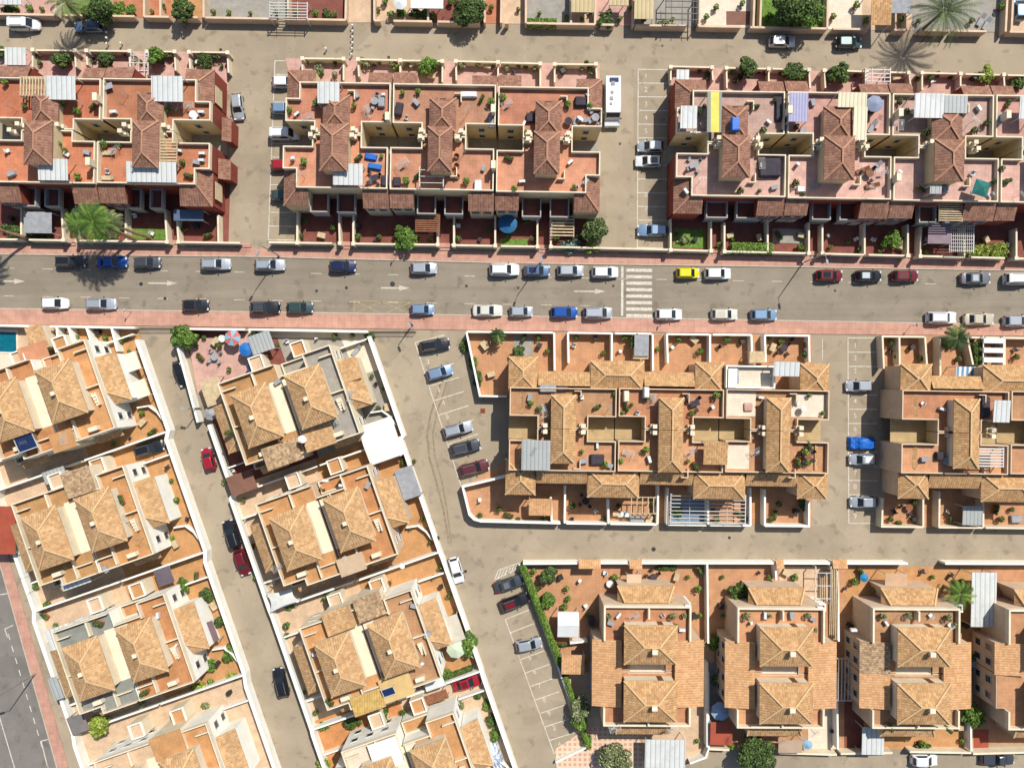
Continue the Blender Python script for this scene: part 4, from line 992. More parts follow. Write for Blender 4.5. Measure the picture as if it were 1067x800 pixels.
# ------------------------------------------------------------------ villas of the lower right row
sv = [((678,700),1), ((819.5,702),2), ((963,702.5),3), ((1107,704),4)]
svl = {(1,-1):'tan villa half with blue covered pram by its wall, first of the lower right row', (1,1):'tan villa half above the white roofed drive, first of the lower right row',
 (2,-1):'tan villa half with dark round bush at its porch, second of the lower right row', (2,1):'tan villa half behind the big street tree, second of the lower right row',
 (3,-1):'tan villa half with mottled wing roof, third of the lower right row', (3,1):'tan villa half behind the parked white car, third of the lower right row',
 (4,-1):'tan villa half beside the white corrugated carport at the right border', (4,1):'tan villa half above the dark grey pickup at the right border'}
SVF = {}
for c, k in sv:
    fr = SVF[k] = Frame(P(*c, 8.7), -.35)
    for sd in (-1, 1):
        kw = {}
        if k == 3 and sd < 0: kw = dict(wing=tileY, wing2=tileO)
        if k == 4 and sd > 0: kw = dict(wingl=False)
        svilla_half(fr, sd, svl[(k, sd)], **kw)
# ------------------------------------------------------------------ villas along the slanting streets
LF = {}
names = {('a',1):'top left villa half',}
spec = [
 ('a',1,(36,417.5),[(-1,'sandy roofed villa half at the left border below the pool',{}),(1,'sandy roofed villa half below the main street with pale garden awnings',{})]),
 ('a',2,(77,551),[(-1,'sandy roofed villa half beside the red roofed kiosk at the left border',{'cap':cream2_m}),(1,'sandy roofed villa half with red edged tile extension above its main roof',{})]),
 ('a',3,(120,686.8),[(-1,'sandy roofed villa half with grey felt terrace facing the avenue',{'deck':slate_m}),(1,'sandy roofed villa half with two round green bushes in its orange yard',{})]),
 ('a',4,(165,824),[(-1,'sandy roofed villa half at the bottom beside the green artificial turf',{'deck':deckP}),(1,'sandy roofed villa half at the bottom left of the narrow lane',{})]),
 ('b',1,(296,423),[(-1,'sandy roofed villa half with small green plunge pool and cream pergola',{'wall':cream2_m}),(1,'sandy roofed villa half beside the big white awning',{'wall':cream2_m,'deck':deckG})]),
 ('b',2,(336,551),[(-1,'sandy roofed villa half with pink walls above the white shade sail',{'wall':peach_m}),(1,'sandy roofed villa half with grey slatted pergola in its right yard',{'wall':peach_m,'cap':cream2_m})]),
 ('b',3,(382.3,682.5),[(-1,'sandy roofed villa half with ochre flat roof above the round tree',{'wall':cream2_m,'cap':cream2_m}),(1,'sandy roofed villa half with solar collector and pale green parasol',{'deck':deckD})]),
 ('b',4,(427,813),[(-1,'sandy roofed villa half at the bottom with bright white terrace',{'deck':deckW}),(1,'sandy roofed villa half at the bottom beside the striped covered car',{})])]
below = lambda p: (-(p[1]/S-400)-(337.8+.0145*(p[0]/S+533.5))) if True else 0
yard = {('a',1,-1):deckP,('a',1,1):deckL,('a',2,-1):deckP,('a',2,1):deckL,('a',3,-1):deckP,('a',3,1):deckL,('a',4,-1):deckP,('a',4,1):deckP,('b',1,-1):deckR,('b',1,1):deckG,('b',2,-1):deckP,('b',2,1):deckL,('b',3,-1):deckP,('b',3,1):deckL,('b',4,-1):deckO,('b',4,1):deckP}
ordn = {1:'first',2:'second',3:'third',4:'fourth'}
for row, k, c, halves in spec:
    fr = LF[(row,k)] = Frame(P(*c, 8.7), 19.2)
    for sd, lab, kw in halves:
        villa_half(fr, sd, lab, **{**kw, 'cut': 'top' if sd > 0 else 'bottom'})
        v0 = -24 if k == 1 else -9.45
        q = fr.rect(*(( .0, v0, 13.2, 9.45) if sd > 0 else (-13.2, v0, 0, 9.45)))
        if k == 1: q = clip(q, below)
        o = struct('patio', q, -.2, .05+.005*(k+(4 if sd > 0 else 0)+(2 if row == 'a' else 0)), yard[(row,k,sd)], 'paved yard %s the %s villa of the %s slanting row' % ('right of' if sd > 0 else 'left of', ordn[k], 'left' if row == 'a' else 'middle'), 'patio')
# ------------------------------------------------------------------ garden walls and yard paving
def gwall(label, lines, z=1.7, t=.22, m=cream2_m, name='garden_wall', cat='garden wall', z0=0., posts=(), pz=2.1):
    w = [PP(l, z) for l in lines]; o = thing(name, label, cat, (*w[0][0], z0)) if posts else None
    mb = MB()
    for l in w: mb.wall(l, t, z0, z)
    if not posts: return tag(mb.build(name, m), label, cat)
    mb.build('wall', m, o)
    for (x, y) in posts: p = P(x, y, pz); MB().box((*p, pz/2), (.42, .42, pz)).box((*p, pz+.04), (.52, .52, .08)).build('gate_post', m, o)
    return o
def yard_(pts, m, label, z=.05): return patio(pts, m, label, z)
yard_([(-10,52),(238,55),(238,95),(-10,92)], deckC, 'tiled front yards of the upper left terrace')
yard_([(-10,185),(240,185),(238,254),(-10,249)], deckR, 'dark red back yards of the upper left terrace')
yard_([(297,61),(625,67),(625,110),(309,105)], deckC, 'tiled front yards of the upper middle terrace')
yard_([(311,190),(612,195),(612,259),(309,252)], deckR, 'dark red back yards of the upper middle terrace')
yard_([(699,70),(1150,83),(1150,120),(699,110)], deckC, 'tiled front yards of the upper right terrace')
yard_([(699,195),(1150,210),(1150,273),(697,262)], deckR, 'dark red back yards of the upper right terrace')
gwall('cream front wall with gate posts of the upper left terrace', [[(-10,52),(22,52.3)],[(36,52.5),(78,53)],[(91,53),(136,53.6)],[(154,53.8),(184,54.2)],[(197,54.4),(237,55),(238,76)],[(34,52.5),(34,70)],[(78,53),(79,70)],[(90,53),(91,68)],[(135,53.6),(135.5,70)],[(153,54),(154,69)],[(182,54),(183,74)],[(197,54.4),(198,72)]], 1.5, posts=[(34,52),(78,53),(90,53),(135,53.5),(153,54),(182,54),(197,54.5),(237,55)])
gwall('long back wall of the upper left terrace along the pink pavement', [[(-10,249),(22,249.6)],[(30,249.8),(66,250.4)],[(80,250.5),(173,252)],[(186,252.2),(250,253.2)],[(22,250),(22,214)],[(66,250.5),(64,216)],[(80,250.5),(79,214)],[(131,251),(131,216)],[(174,252),(172,218)],[(186,252.2),(184,218)],[(227.5,253),(227,224)]], 1.7, .26, posts=[(66,250),(80,250.5),(174,252),(186,252)])
gwall('cream front wall with gate posts of the upper middle terrace', [[(315,75),(315,61),(356,61.5)],[(374,62),(414,63)],[(418,63.2),(460,64)],[(475,64),(517,65)],[(522,65.5),(562,66.5)],[(578,67),(621,67.5),(622,82)],[(358,61.5),(358,84)],[(373,62),(374,80)],[(417,63),(417,76)],[(461,64),(461,86)],[(475,64),(475.5,84)],[(519,65),(519,80)],[(563,66.5),(563,90)],[(578,67),(578,86)]], 1.5, posts=[(315,61),(358,61.5),(373,62),(417,63),(461,64),(475,64),(519,65),(563,66.5),(578,67),(621,67)])
gwall('long back wall of the upper middle terrace along the pink pavement', [[(280,252.5),(346,253.5)],[(366,253.8),(412,254.5)],[(418,254.6),(456,255)],[(470,255.4),(516,256.3)],[(522,256.4),(558,257)],[(572,257.2),(690,260)],[(309.5,253),(310,220)],[(354,253.5),(353,222)],[(368,254),(368,222)],[(456,255),(456,224)],[(473,255.4),(473,224)],[(516,256.3),(516,224)],[(560,257),(560,226)],[(574,257),(574,228)]], 1.7, .26, posts=[(309.5,253),(354,253.5),(368,254),(456,255),(473,255.5),(516,256),(560,257),(574,257)])
gwall('cream front wall with gate posts of the upper right terrace', [[(699,84),(699,69.5),(742,70.5)],[(758,71),(800,72)],[(805,72),(842,73)],[(860,73.5),(905,75)],[(927,75.4),(947,76)],[(960,76.2),(998,77)],[(1006,77.4),(1046,78.4)],[(1050,78.5),(1110,80)],[(742,70.5),(743,84)],[(757,71),(757.5,92)],[(801,72),(801,86)],[(843,73),(844,92)],[(859,73.5),(860,92)],[(903,75),(903,86)],[(947,76),(949,92)],[(961,76),(961,94)],[(1001,77),(1001,90)],[(1046,78),(1047,94)]], 1.5, posts=[(699,70),(742,70.5),(757,71),(801,72),(843,73),(859,73.5),(903,75),(947,76),(961,76),(1001,77),(1046,78)])
gwall('long back wall of the upper right terrace along the pink pavement', [[(690,260),(740,261.5)],[(755,262),(799,263)],[(804,263),(842,264)],[(856,264.3),(900,265.5)],[(905,265.5),(945,266.5)],[(959,266.8),(1005,268)],[(1012,268),(1047,269)],[(1060,269.4),(1120,271)],[(699,260.5),(699,228)],[(741,261.5),(741,230)],[(755,262),(755,232)],[(800,263),(800,228)],[(843,264),(843,232)],[(857,264.3),(857,234)],[(901,265.5),(901,230)],[(946,266.5),(946,234)],[(959,266.8),(960,236)],[(1005,268),(1005,234)],[(1059,269.4),(1059,238)]], 1.7, .26, posts=[(699,260.5),(741,261.5),(755,262),(843,264),(857,264),(946,266.5),(959,267),(1059,269)])
# steps in the gaps of the back walls
for i, (x, y, w) in enumerate(((73,251,12),(180,253,11),(256,256,12),(361,254.5,11),(464,256,12),(567,258,11),(639,260,10),(748,262,12),(850,264.5,11),(952,267,11),(1053,269.5,10))):
    mb = MB(); mb.prism(R4(x-w/2,y-2,x+w/2,y+5), 0, .17); mb.prism(R4(x-w/2,y-2.3,x+w/2,y+2), 0, .33)
    tag(mb.build('entrance_steps', pink_m), 'pale tiled entrance steps, number %d along the upper pavement from the left' % (i+1) if False else 'tiled entrance steps on the upper pavement %s' % ('at the palm bush','above the dark grey hatchback','at the silver car with dark windscreen','below the upper car court right of blue car','left of the white sport utility car','behind the navy car','left of the zebra crossing','behind the white car next to yellow','left of the first dark red car','behind the second red car','at the grey car near the border')[i], 'steps')
# ---- below the main street: middle block
yard_([(487,346),(846,350),(846,410),(528,415),(500,413)], deckD, 'clay tiled front yards of the middle terrace')
yard_([(528,480),(846,490),(846,547),(500,543),(490,541),(482,507)], deckD, 'clay tiled back yards of the middle terrace')
gwall('tall white wall around the corner garden and front yards of the middle terrace', [[(486,346),(500,412.5),(528,413)],[(486.3,345.6),(576,346.5)],[(592,346.6),(637,347.2)],[(641,347.2),(679,347.8)],[(695,348),(739,348.6)],[(743,348.6),(783,349)],[(797,349.2),(843,349.8),(843.5,377)],[(577.5,346.5),(578,386)],[(592,346.5),(592.5,378)],[(637.5,347),(637.5,376)],[(680,348),(680.5,386)],[(695,348),(696,378)],[(740,348.5),(740,377)],[(783,349),(784,380)],[(797,349),(798,377)]], 1.9, .26, white_m)
gwall('white wall with rounded corner along the back yards of the middle terrace', [[(528,496),(482,507),(489,536),(494,541),(501,543),(584,545)],[(590,545),(632,545.6)],[(636,545.6),(684,546.3)],[(696,546.4),(736,547)],[(740,547),(782,547.4)],[(797,547.6),(843,548),(843,522)],[(575,545),(574,518)],[(588.5,545),(589,506)],[(634,545.6),(634,520)],[(685,546),(686,506)],[(695.5,546.4),(696,508)],[(738,547),(738,521)],[(782,547.4),(782,508)],[(797,547.6),(797,510)]], 1.9, .28, white_m)
yard_([(919,350),(1150,353),(1150,420),(937,415),(920,400)], deckD, 'clay tiled front yards of the right hand tan terrace')
yard_([(937,485),(1150,492),(1150,551),(919,549),(919,520)], deckD, 'clay tiled back yards of the right hand tan terrace')
gwall('cream wall of the front yards of the right hand tan terrace', [[(921,384),(919.5,350.5),(963,351)],[(979,351.2),(1024,351.8)],[(1027,351.8),(1080,352.5)],[(937,351),(937.5,380)],[(964,351),(966,380)],[(979.5,351),(980,392)],[(1008,351.6),(1014,380)],[(1047,352),(1047,380)]], 1.9, .26)
gwall('cream wall of the back yards of the right hand tan terrace', [[(920,519),(919,548.5),(962,549)],[(978,549.2),(1024,549.7)],[(1027,549.7),(1090,550.5)],[(962,549),(962,520)],[(978.5,549),(979,512)],[(1024.5,549.7),(1024.5,522)]], 1.9, .26)
# ---- lower right row
yard_([(543,590),(620,590),(619,700),(588,700)], deckD, 'clay tiled side yard beside the hedge in the lower right', .05)
yard_([(612,590),(745,590),(745,670),(612,670)], deckD, 'clay tiled front yard of the first lower right villa', .058)
yard_([(745,590),(880,590),(880,780),(745,780)], deckD, 'clay tiled yard of the second lower right villa', .05)
yard_([(880,590),(1016,590),(1016,780),(880,780)], deckL, 'clay tiled yard of the third lower right villa', .054)
yard_([(1016,590),(1160,590),(1160,775),(1016,775)], deckD, 'clay tiled yard of the fourth lower right villa', .05)
yard_([(582,700),(745,670),(738,790),(614,810)], deckP, 'sandy paved yard below the first lower right villa', .046)
struct('patio', G([(578,780),(614,757),(664,757),(672,800),(664,860),(586,860)]), -.2, .07, checkM, 'checkered terracotta and cream paving at the bottom', 'patio')
gwall('long white front wall of the lower right row', [[(545,587),(608,586.5)],[(624,586.5),(656,586.5)],[(668,586.5),(808,586.6)],[(815,586.6),(868,586.8)],[(882,586.8),(946,587)],[(985,587),(1100,587.4)]], 1.9, .3, white_m)
gwall('white dividing walls between the villas of the lower right row', [[(737,588),(738,670)],[(808,588),(809,604)],[(873,588),(874,668)],[(737,690),(737,778)],[(872,700),(873,780)],[(1011,690),(1012,782)],[(612,668),(594,670)]], 1.8, .26, white_m)
gwall('cream back wall of the second lower right villa', [[(738,780),(760,781)],[(812,784),(872,786)]], 1.6, .3)
gwall('cream back wall of the third lower right villa', [[(876,785),(930,784)],[(948,783),(1012,784)],[(1014,785),(1090,783)]], 1.6, .3)
gwall('white kerb wall of the hedge beside the slanting bays', [[(541,588),(582,697),(612,778),(579,794)]], .9, .24, white_m)
gwall('white curved wall at the drive below the first villa', [[(719,795),(735,789),(738.5,780),(738,700)]], 1.6, .24, white_m)
for x0, x1, l in ((603,626,'left'),(656,669,'middle'),(809,817,'third'),(868,883,'fourth')):
    o = thing('gate_canopy', 'small tiled gate roof on the lower right front wall, %s' % dict(left='leftmost', middle='second from left', third='third from left', fourth='fourth from left')[l], 'gate roof', (*P((x0+x1)/2, 587, 2.4), 0))
    f = shed_faces(R4(x0,583,x1,592,2.5,0), 'N', 2.3, 2.7); MB().roof([f], .1).build('tiled_roof', tileO, o)
    for x in (x0+1.5, x1-1.5): p = P(x, 587, 2.4); MB().box((*p, 1.1), (.3, .4, 2.2)).build('pillar', cream2_m, o)
# ---- slanting streets
def lw(row, ks, u, label, top, t=.5, z=1.9, m=white_m, div=True, side=1):
    pts = []
    fr0, fr1 = LF[(row,ks[0])], LF[(row,ks[-1])]
    ptsv = [fr0(u, top), fr0(u, 9.4)]+[LF[(row,k)](u, v) for k in ks[1:] for v in (-8, 9.4)]
    mb = MB(); mb.wall(ptsv, t, 0, z)
    if div:
        for k in ks:
            f = LF[(row,k)]; mb.wall([f(u-side*t/2-side*.01, 9.45), f(side*.2, 9.45)], .24, 0, z)
    return tag(mb.build('garden_wall', m), label, 'garden wall')
ks = (1,2,3,4)
lw('a', ks, 13.2, 'white street wall on the left side of the narrow lane', -4.7)
lw('a', ks, -13.4, 'white street wall of the left villas beside the avenue', -9, side=-1)
lw('b', ks, 13.2, 'white street wall left of the slanting parking court', -6.0, t=.5)
lw('b', ks, -13.2, 'white street wall on the right side of the narrow lane', -1.5, t=.5, side=-1)
gwall('white wall of the left villas below the pink pavement', [[(-12,338.8),(30,339.8)],[(52,340),(140,341.4)],[(59,340),(61,362)],[(71,340.6),(78,360)],[(90,341),(101,374)],[(116,341.4),(122,366)]], 1.9, .3, white_m)
gwall('white wall of the middle villas below the pink pavement', [[(185,342.5),(255,343.2)],[(259,343.2),(383,345.6)],[(180,344),(206,440)]], 1.9, .3, white_m)
# iron gate across the top of the lane
for (x0, x1, y, l) in ((141,180,342,'narrow lane'),(384,433,345.6,'parking court lane')):
    o = thing('railing', 'dark iron railing across the top of the %s' % l, 'railing', (*P((x0+x1)/2, y), 0)); a, b = P(x0, y, 1.), P(x1, y, 1.)
    mb = MB(); mb.bar((*a, 1.2), (*b, 1.2), .06); mb.bar((*a, .2), (*b, .2), .06); mb.build('rails', dsteel_m, o)
    mb = MB(); n = int(math.dist(a, b)/.16)
    for k in range(n+1): c = lerp(a, b, k/n); mb.box((*c, .64), (.03, .03, 1.25))
    mb.build('bars', dsteel_m, o)
# ------------------------------------------------------------------ the strip of yards along the top border
def ty(x): return 14.8+.0176*x
topyards = [(-10,58,deckC),(58,112,lawn_m),(112,150,deckA),(150,178,deckA),(178,212,deckL),(212,300,deckG),(300,362,deckR),(390,446,deckP),(446,505,deckR),(505,522,deckA),(522,548,deckP),(548,595,deckG),(595,620,deckP),(620,660,deckC),(660,728,deckG),(728,785,deckW),(785,862,lawn_m),(862,898,deckW),(898,950,deckP),(950,1048,deckG),(1048,1120,deckP)]
desc = ['at the upper left corner','under the pale palm','right of the dark tree, plain terracotta','terracotta with brown gate','around the round tree','with white pergolas','behind low shrubs','with white parasol','under the big crown','of plain terracotta before the pale drive','as a pale drive','behind the clipped hedge','with pale tiles','in pink tiles','with dark frames','in white with brown door mat','under the large tree','white and empty','beside the tiled kiosk','around the big palm','as drive at the upper right corner']
for (x0, x1, m), d in zip(topyards, desc):
    ym = ty(x0)
    yard_([(x0,-60),(x1,-60),(x1,ty(x1)+1),(x0,ty(x0)+1)], m, 'yard of the top border '+d)
tw = lambda x0, x1: [(x0, ty(x0)), (x1, ty(x1))]
gwall('low street wall of the top yards, left stretch', [tw(-10,56),tw(66,140),tw(150,176),tw(182,206),tw(214,288),tw(296,360),[(58,ty(58)),(58,-25)],[(112,ty(112)),(112,-25)],[(150,ty(150)),(150,-25)],[(167,ty(167)),(167,-25)],[(212,ty(212)),(212,-25)],[(300,ty(300)),(300,-25)],[(360,ty(360)),(361,-25)]], 1.6, .3, peach_m)
gwall('low street wall of the top yards, middle stretch', [tw(390,396),tw(410,450),tw(456,500),tw(526,530),tw(549,620),tw(626,640),[(390,ty(390)),(390,-25)],[(446,ty(446)),(446,-25)],[(505,ty(505)),(505,-25)],[(522,ty(522)),(523,-25)],[(548,ty(548)),(548,-25)],[(595,ty(595)),(595,-25)],[(620,ty(620)),(621,-25)],[(660,ty(660)),(661,-25)]], 1.6, .3, peach_m)
gwall('low street wall of the top yards, right stretch', [tw(662,715),tw(728,772),tw(782,862),tw(868,905),tw(932,944),tw(958,990),tw(994,1028),tw(1052,1100),[(728,ty(728)),(729,-25)],[(785,ty(785)),(787,-25)],[(792,ty(792)),(794,-25)],[(862,ty(862)),(863,-25)],[(945,ty(945)),(946,-25)],[(1048,ty(1048)),(1051,-25)],[(1054,ty(1054)),(1057,-25)]], 1.6, .3, peach_m)
struct('path', G([(362,-60),(388,-60),(388,24),(362,24)]), -.2, .06, deckP, 'plain sandy paved path between the top yards', 'path')
# ------------------------------------------------------------------ parked cars
gu, gl = 'cars parked along the upper side of the main street', 'cars parked along the lower side of the main street'
for a in [
 (73,272.5,0,'estate','black','black estate car with glinting roof left of the bright blue car',gu), (116.5,273,0,'sedan','blue','bright blue car in the feathery palm shadow on the main street',gu,),
 (153,273.5,0,'hatch','dgrey','dark grey hatchback right of the bright blue car',gu), (224.5,275,0,'estate','silver','silver car standing alone between dark grey hatchback and lamp post',gu),
 (281,276,0,'estate','silver','silver car touched by the lamp post by the pink terraces',gu), (357,277.5,0,'hatch','navy','dark blue hatchback alone on the upper side of the main street',gu),
 (441.5,279.5,0,'hatch','silver','pale silver hatchback right of the dark blue hatchback',gu), (525.5,281,0,'suv','white','white sport utility car left of the navy car',gu),
 (559.5,282,0,'hatch','bluegrey','blue-grey car between two white cars near the zebra crossing',gu,'navy'), (594.5,282,0,'hatch','silver','silver hatchback right of the blue-grey car',gu),
 (630.5,283.5,0,'hatch','white','white hatchback directly left of the zebra crossing',gu), (717,284.5,0,'small','yellow','bright yellow small car right of the zebra crossing',gu),
 (748,285,0,'hatch','white','white hatchback behind the nose of the yellow car',gu), (864.5,287,0,'hatch','dred','dark red hatchback with glass roof, left of the black car',gu,'glass'),
 (905,287.5,0,'hatch','black','black hatchback with pale roof between two red cars',gu,'silver'), (943.5,287.5,0,'hatch','dred','dark red hatchback with pinkish roof right of the black car',gu,'maroon'),
 (1017,290,0,'sedan','grey','grey sedan before the lime bush at the far right',gu,'silver'), (1062,290.5,0,'van','white','white van cut by the right border on the main street',gu),
 (57,316,0,'hatch','white','white hatchback on the lower side at the far left',gl), (105,316.5,0,'estate','silver','silver estate car right of the leftmost white hatchback',gl),
 (203.5,318,0,'hatch','black','black hatchback alone on the lower side of the main street',gl), (276,320.5,0,'suv','black','long black car behind the dark green hatchback',gl,'dgrey'),
 (312.5,320.5,0,'hatch','green','dark green hatchback right of the long black car',gl), (440,322.5,0,'small','lblue','pale blue small car after the yellow crossed box',gl,'lblue'),
 (508,323.5,0,'sedan','cream','cream sedan right of the pale blue small car',gl), (543,324.5,0,'small','silver','small silver car between cream sedan and blue car',gl),
 (588,325.5,0,'hatch','blue','strong blue hatchback on the lower side near the zebra crossing',gl), (623,326,0,'mpv','silver','silver people carrier right of the strong blue hatchback',gl),
 (697,327.5,0,'hatch','white','white hatchback with dark roof marks, first after the zebra crossing',gl,), (755,327.5,0,'hatch','cream','pale cream hatchback between white hatchback and pale blue car',gl,'beige'),
 (796,328,0,'hatch','lblue','pale blue-silver hatchback last before the long gap',gl), (981.5,331,0,'suv','white','white sport utility car with roof rails on the lower right',gl),
 (1020.5,332.5,0,'sedan','beige','beige sedan right of the white sport utility car',gl), (1060,334.5,0,'hatch','silver','silver hatchback cut by the right border on the lower side',gl)]:
    car(*a)
gs = 'cars parked in the side streets and parking courts'
for a in [
 (25.5,25.5,0,'van','white','white panel van in the top street at the left',gs), (92.5,27.5,180,'estate','bluegrey','blue-grey estate car under the pale palm in the top street',gs,'bluegrey'),
 (815,43.5,0,'hatch','silver','silver car with white roof in the shade of the large top tree',gs,'white'), (884.5,44.5,0,'hatch','green','dark green hatchback left of the star shaped palm shadow',gs),
 (1062,8,90,'hatch','lblue','pale blue car in the drive of the upper right corner',gs),
 (247.5,111,-84,'hatch','silver','silver hatchback at the red end wall, nose down the street',gs,'silver'),
 (297,85.5,0,'hatch','white','white car half under the eave, topmost left of the middle terrace',gs), (296,113,0,'hatch','lblue','pale car half hidden by the side wall, second from top',gs,),
 (297,139.5,0,'van','white','white van half hidden by the side wall, third from top',gs), (296,172,0,'hatch','red','bright red car half hidden by the side wall of the middle terrace',gs), (296,203.5,0,'hatch','green','grey-green car lowest at the side wall of the middle terrace',gs),
 (678,152.5,180,'hatch','silver','silver car on the upper of two adjoining bays at the pink terraces',gs), (676,168,180,'hatch','white','white car with dark roof in the bay below the silver one',gs,'dgrey'), (680,240,180,'estate','lblue','pale silver-blue car alone in the lowest bay at the pink terraces',gs),
 (453,359.5,8,'estate','black','black car topmost of the slanting court',gs), (458,388,16,'hatch','lblue','pale blue-silver car second in the slanting court',gs), (477,447,15,'estate','silver','silver car third in the slanting court',gs), (485,466,14,'estate','dgrey','dark grey car fourth in the slanting court',gs,'dgrey'), (494,487.5,15,'estate','maroon','dark maroon car lowest in the slanting court',gs,'maroon'),
 (530.5,608,17,'sedan','dgrey','dark grey car with pale roof beside the hatched marking',gs,'grey'), (536,627,20,'suv','black','black and red car beside the hedge',gs,'dred'), (551,671.5,11,'hatch','silver','silver hatchback alone in the bays beside the hedge',gs),
 (475.5,594,-75,'hatch','white','white hatchback parked at the long white street wall',gs), (487,711,16,'sedan','red','crimson car in the narrow drive between two villas',gs,'dred'),
 (188.5,389,-72,'hatch','black','black hatchback with pale rear at the top of the narrow lane',gs), (217,478.5,105,'small','red','bright red small car with white bonnet in the narrow lane',gs), (241,557,108,'estate','black','near black car above the dark red car in the narrow lane',gs), (252,586,-72,'hatch','dred','dark red hatchback below the near black car in the narrow lane',gs), (292.5,711,104,'estate','black','near black car alone in the lower part of the narrow lane',gs),
 (155,467.5,16,'estate','black','black car inside the walled drive between the left villas',gs),
 (895.5,402,180,'hatch','silver','silver car topmost in the bays at the cream end wall',gs), (899,478.5,180,'hatch','silver','silver car right below the blue covered car',gs,'white'), (900,523,180,'hatch','silver','silver car lowest in the bays at the cream end wall',gs),
 (963.5,792,0,'hatch','white','white car at the bottom border in front of the third villa',gs), (1040,790,0,'pickup','dgrey','dark grey pickup at the bottom border',gs)]:
    car(*a)
# car under a blue cover
p = P(899,462,.8); o = thing('covered_car', 'car hidden under a bright blue cover in the bays', 'car', (*p, .012), gs)
mb = MB(); N_a, N_b = 15, 9; g = [[None]*N_b for _ in range(N_a)]
for i in range(N_a):
    for j in range(N_b):
        u, v = i/(N_a-1)*2-1, j/(N_b-1)*2-1
        hgt = .95-.25*(abs(u)**4)+(.55*max(0, 1-abs((u-.08)/.55)**3))*(1-.25*v*v)
        if max(abs(u), abs(v)) > .93: hgt = .15
        g[i][j] = (p[0]+u*2.05+.05*math.sin(j*2.1), p[1]+v*.95+.05*math.sin(i*1.7), hgt+.03*math.sin(i*2.3+j*1.9))
for i in range(N_a-1):
    for j in range(N_b-1): mb.face([g[i][j], g[i+1][j], g[i+1][j+1], g[i][j+1]])
mb.build('cover', lblue_m, o, True)
for sx in (-1.2, 1.2):
    for sy in (-.72, .72): MB().tube([(p[0]+sx, p[1]+sy-.1, .3), (p[0]+sx, p[1]+sy+.1, .3)], .29, n=12).build('wheel', tyre_m, o)
# car under a striped cover at the bottom
p = P(516,789,.8); o = thing('covered_car', 'car under a white and blue striped cover beside the lane wall', 'car', (*p, .012), gs, math.radians(-70))
mb = MB()
for i in range(N_a):
    for j in range(N_b):
        u, v = i/(N_a-1)*2-1, j/(N_b-1)*2-1
        hgt = .9-.2*(abs(u)**4)+(.5*max(0, 1-abs((u+.1)/.6)**3))*(1-.25*v*v)
        if max(abs(u), abs(v)) > .93: hgt = .15
        g[i][j] = (p[0]+u*2.2, p[1]+v*.95, hgt)
for i in range(N_a-1):
    for j in range(N_b-1): mb.face([g[i][j], g[i+1][j], g[i+1][j+1], g[i][j+1]])
mb.build('cover', mat('striped_cover', A(236,240,244), .6, .04, 1., 'deckboard', period=.5, col2=A(150,170,200)), o, True)
# motorhome
p = P(638,104,1.4); o = thing('motorhome', 'long white motorhome with roof hatches beside the brown terrace', 'motorhome', (*p, .012))
x, y = p; yb, yt = y-3.4, y+3.0
bd = MB(); prof = [(yt,.45),(yt,2.75),(y-1.6,2.8),(y-2.3,2.7),(y-2.75,1.95),(y-3.0,1.2),(y-3.75,1.05),(y-3.85,.45)]
for s in (-1, 1):
    pass
W = 1.08
for (a, b) in zip(prof, prof[1:]): bd.face([(x-W,a[0],a[1]),(x-W,b[0],b[1]),(x+W,b[0],b[1]),(x+W,a[0],a[1])][::-1])
bd.face([(x+W,a,b) for a, b in prof]); bd.face([(x-W,a,b) for a, b in prof[::-1]]); bd.face([(x-W,yt,.45),(x+W,yt,.45),(x+W,y-3.85,.45),(x-W,y-3.85,.45)])
bd.build('body', PA['white'], o)
m = MB(); m.face([(x-.95,y-2.36,2.62),(x-.95,y-2.76,1.97),(x+.95,y-2.76,1.97),(x+.95,y-2.36,2.62)]); m.v = [(a,b-.03,c+.02) for a,b,c in m.v]; m.build('windscreen', cg_m, o)
for dy, w in ((1.9,.55),(.6,.38),(-.3,.5),(-1.1,.34)): MB().box((x-.25+.1*dy, y+dy, 2.83), (w, w, .1)).build('roof_hatch', grey_m, o)
MB().box((x+.1, y+2.4, 2.82), (1.3, .6, .05)).build('solar_panel', solar_m, o)
for dy in (-2.7, 1.6):
    for s in (-1, 1): MB().tube([(x+s*(W-.22), y+dy, .36), (x+s*(W+.01), y+dy, .36)], .35, n=14).build('wheel', tyre_m, o)
for s in (-1, 1): MB().box((x+s*.75, y-3.84, .8), (.35, .08, .16)).build('headlight', hl_m, o); MB().box((x+s*(W+.14), y-2.9, 1.7), (.22, .1, .3)).build('mirror', trim_m, o)
# ------------------------------------------------------------------ plants
for a in [(-26,232,22,9.5,'palm beyond the left border throwing its shadow on the main street',leaf2,34,.05,12,.7,(2.4,-.7)),(68,3,23,6.5,'pale feathery palm above the blue-grey car at the top border',leaf3,34,.05,3,.75,(.3,-.9),.22),
          (983,12,35,6.2,'large green date palm with grey-green fronds at the top right',leaf1,46,.05,5,.5,(-.6,-.6),.2),
          (97,231,25,9.2,'wide bright palm in the back yard by the main street, left of the lawn',leaf2,38,.05,6,.75,(1.4,-.7)),
          (82,234,20,8.2,'lower bright palm at the left in the palm bush',leaf2,30,.05,7,.8,(1.6,-.5)), (113,233,18,8.6,'small bright palm leaning right in the palm bush',leaf3,28,.05,8,.8,(2.,-.4)),
          (997,352,17,4.5,'dark green palm in the front yard of the right hand tan terrace',leaf1,30,.05,9,.8,(-.5,0)), (1000,619,18,3.8,'thin green palm beside the white corrugated carport',leaf2,20,.05,10,.7,(-.3,.3)),
          (519,350,10,2.6,'small palm at the top of the corner garden',leaf1,20,.05,11,.8)]: palm(*a)
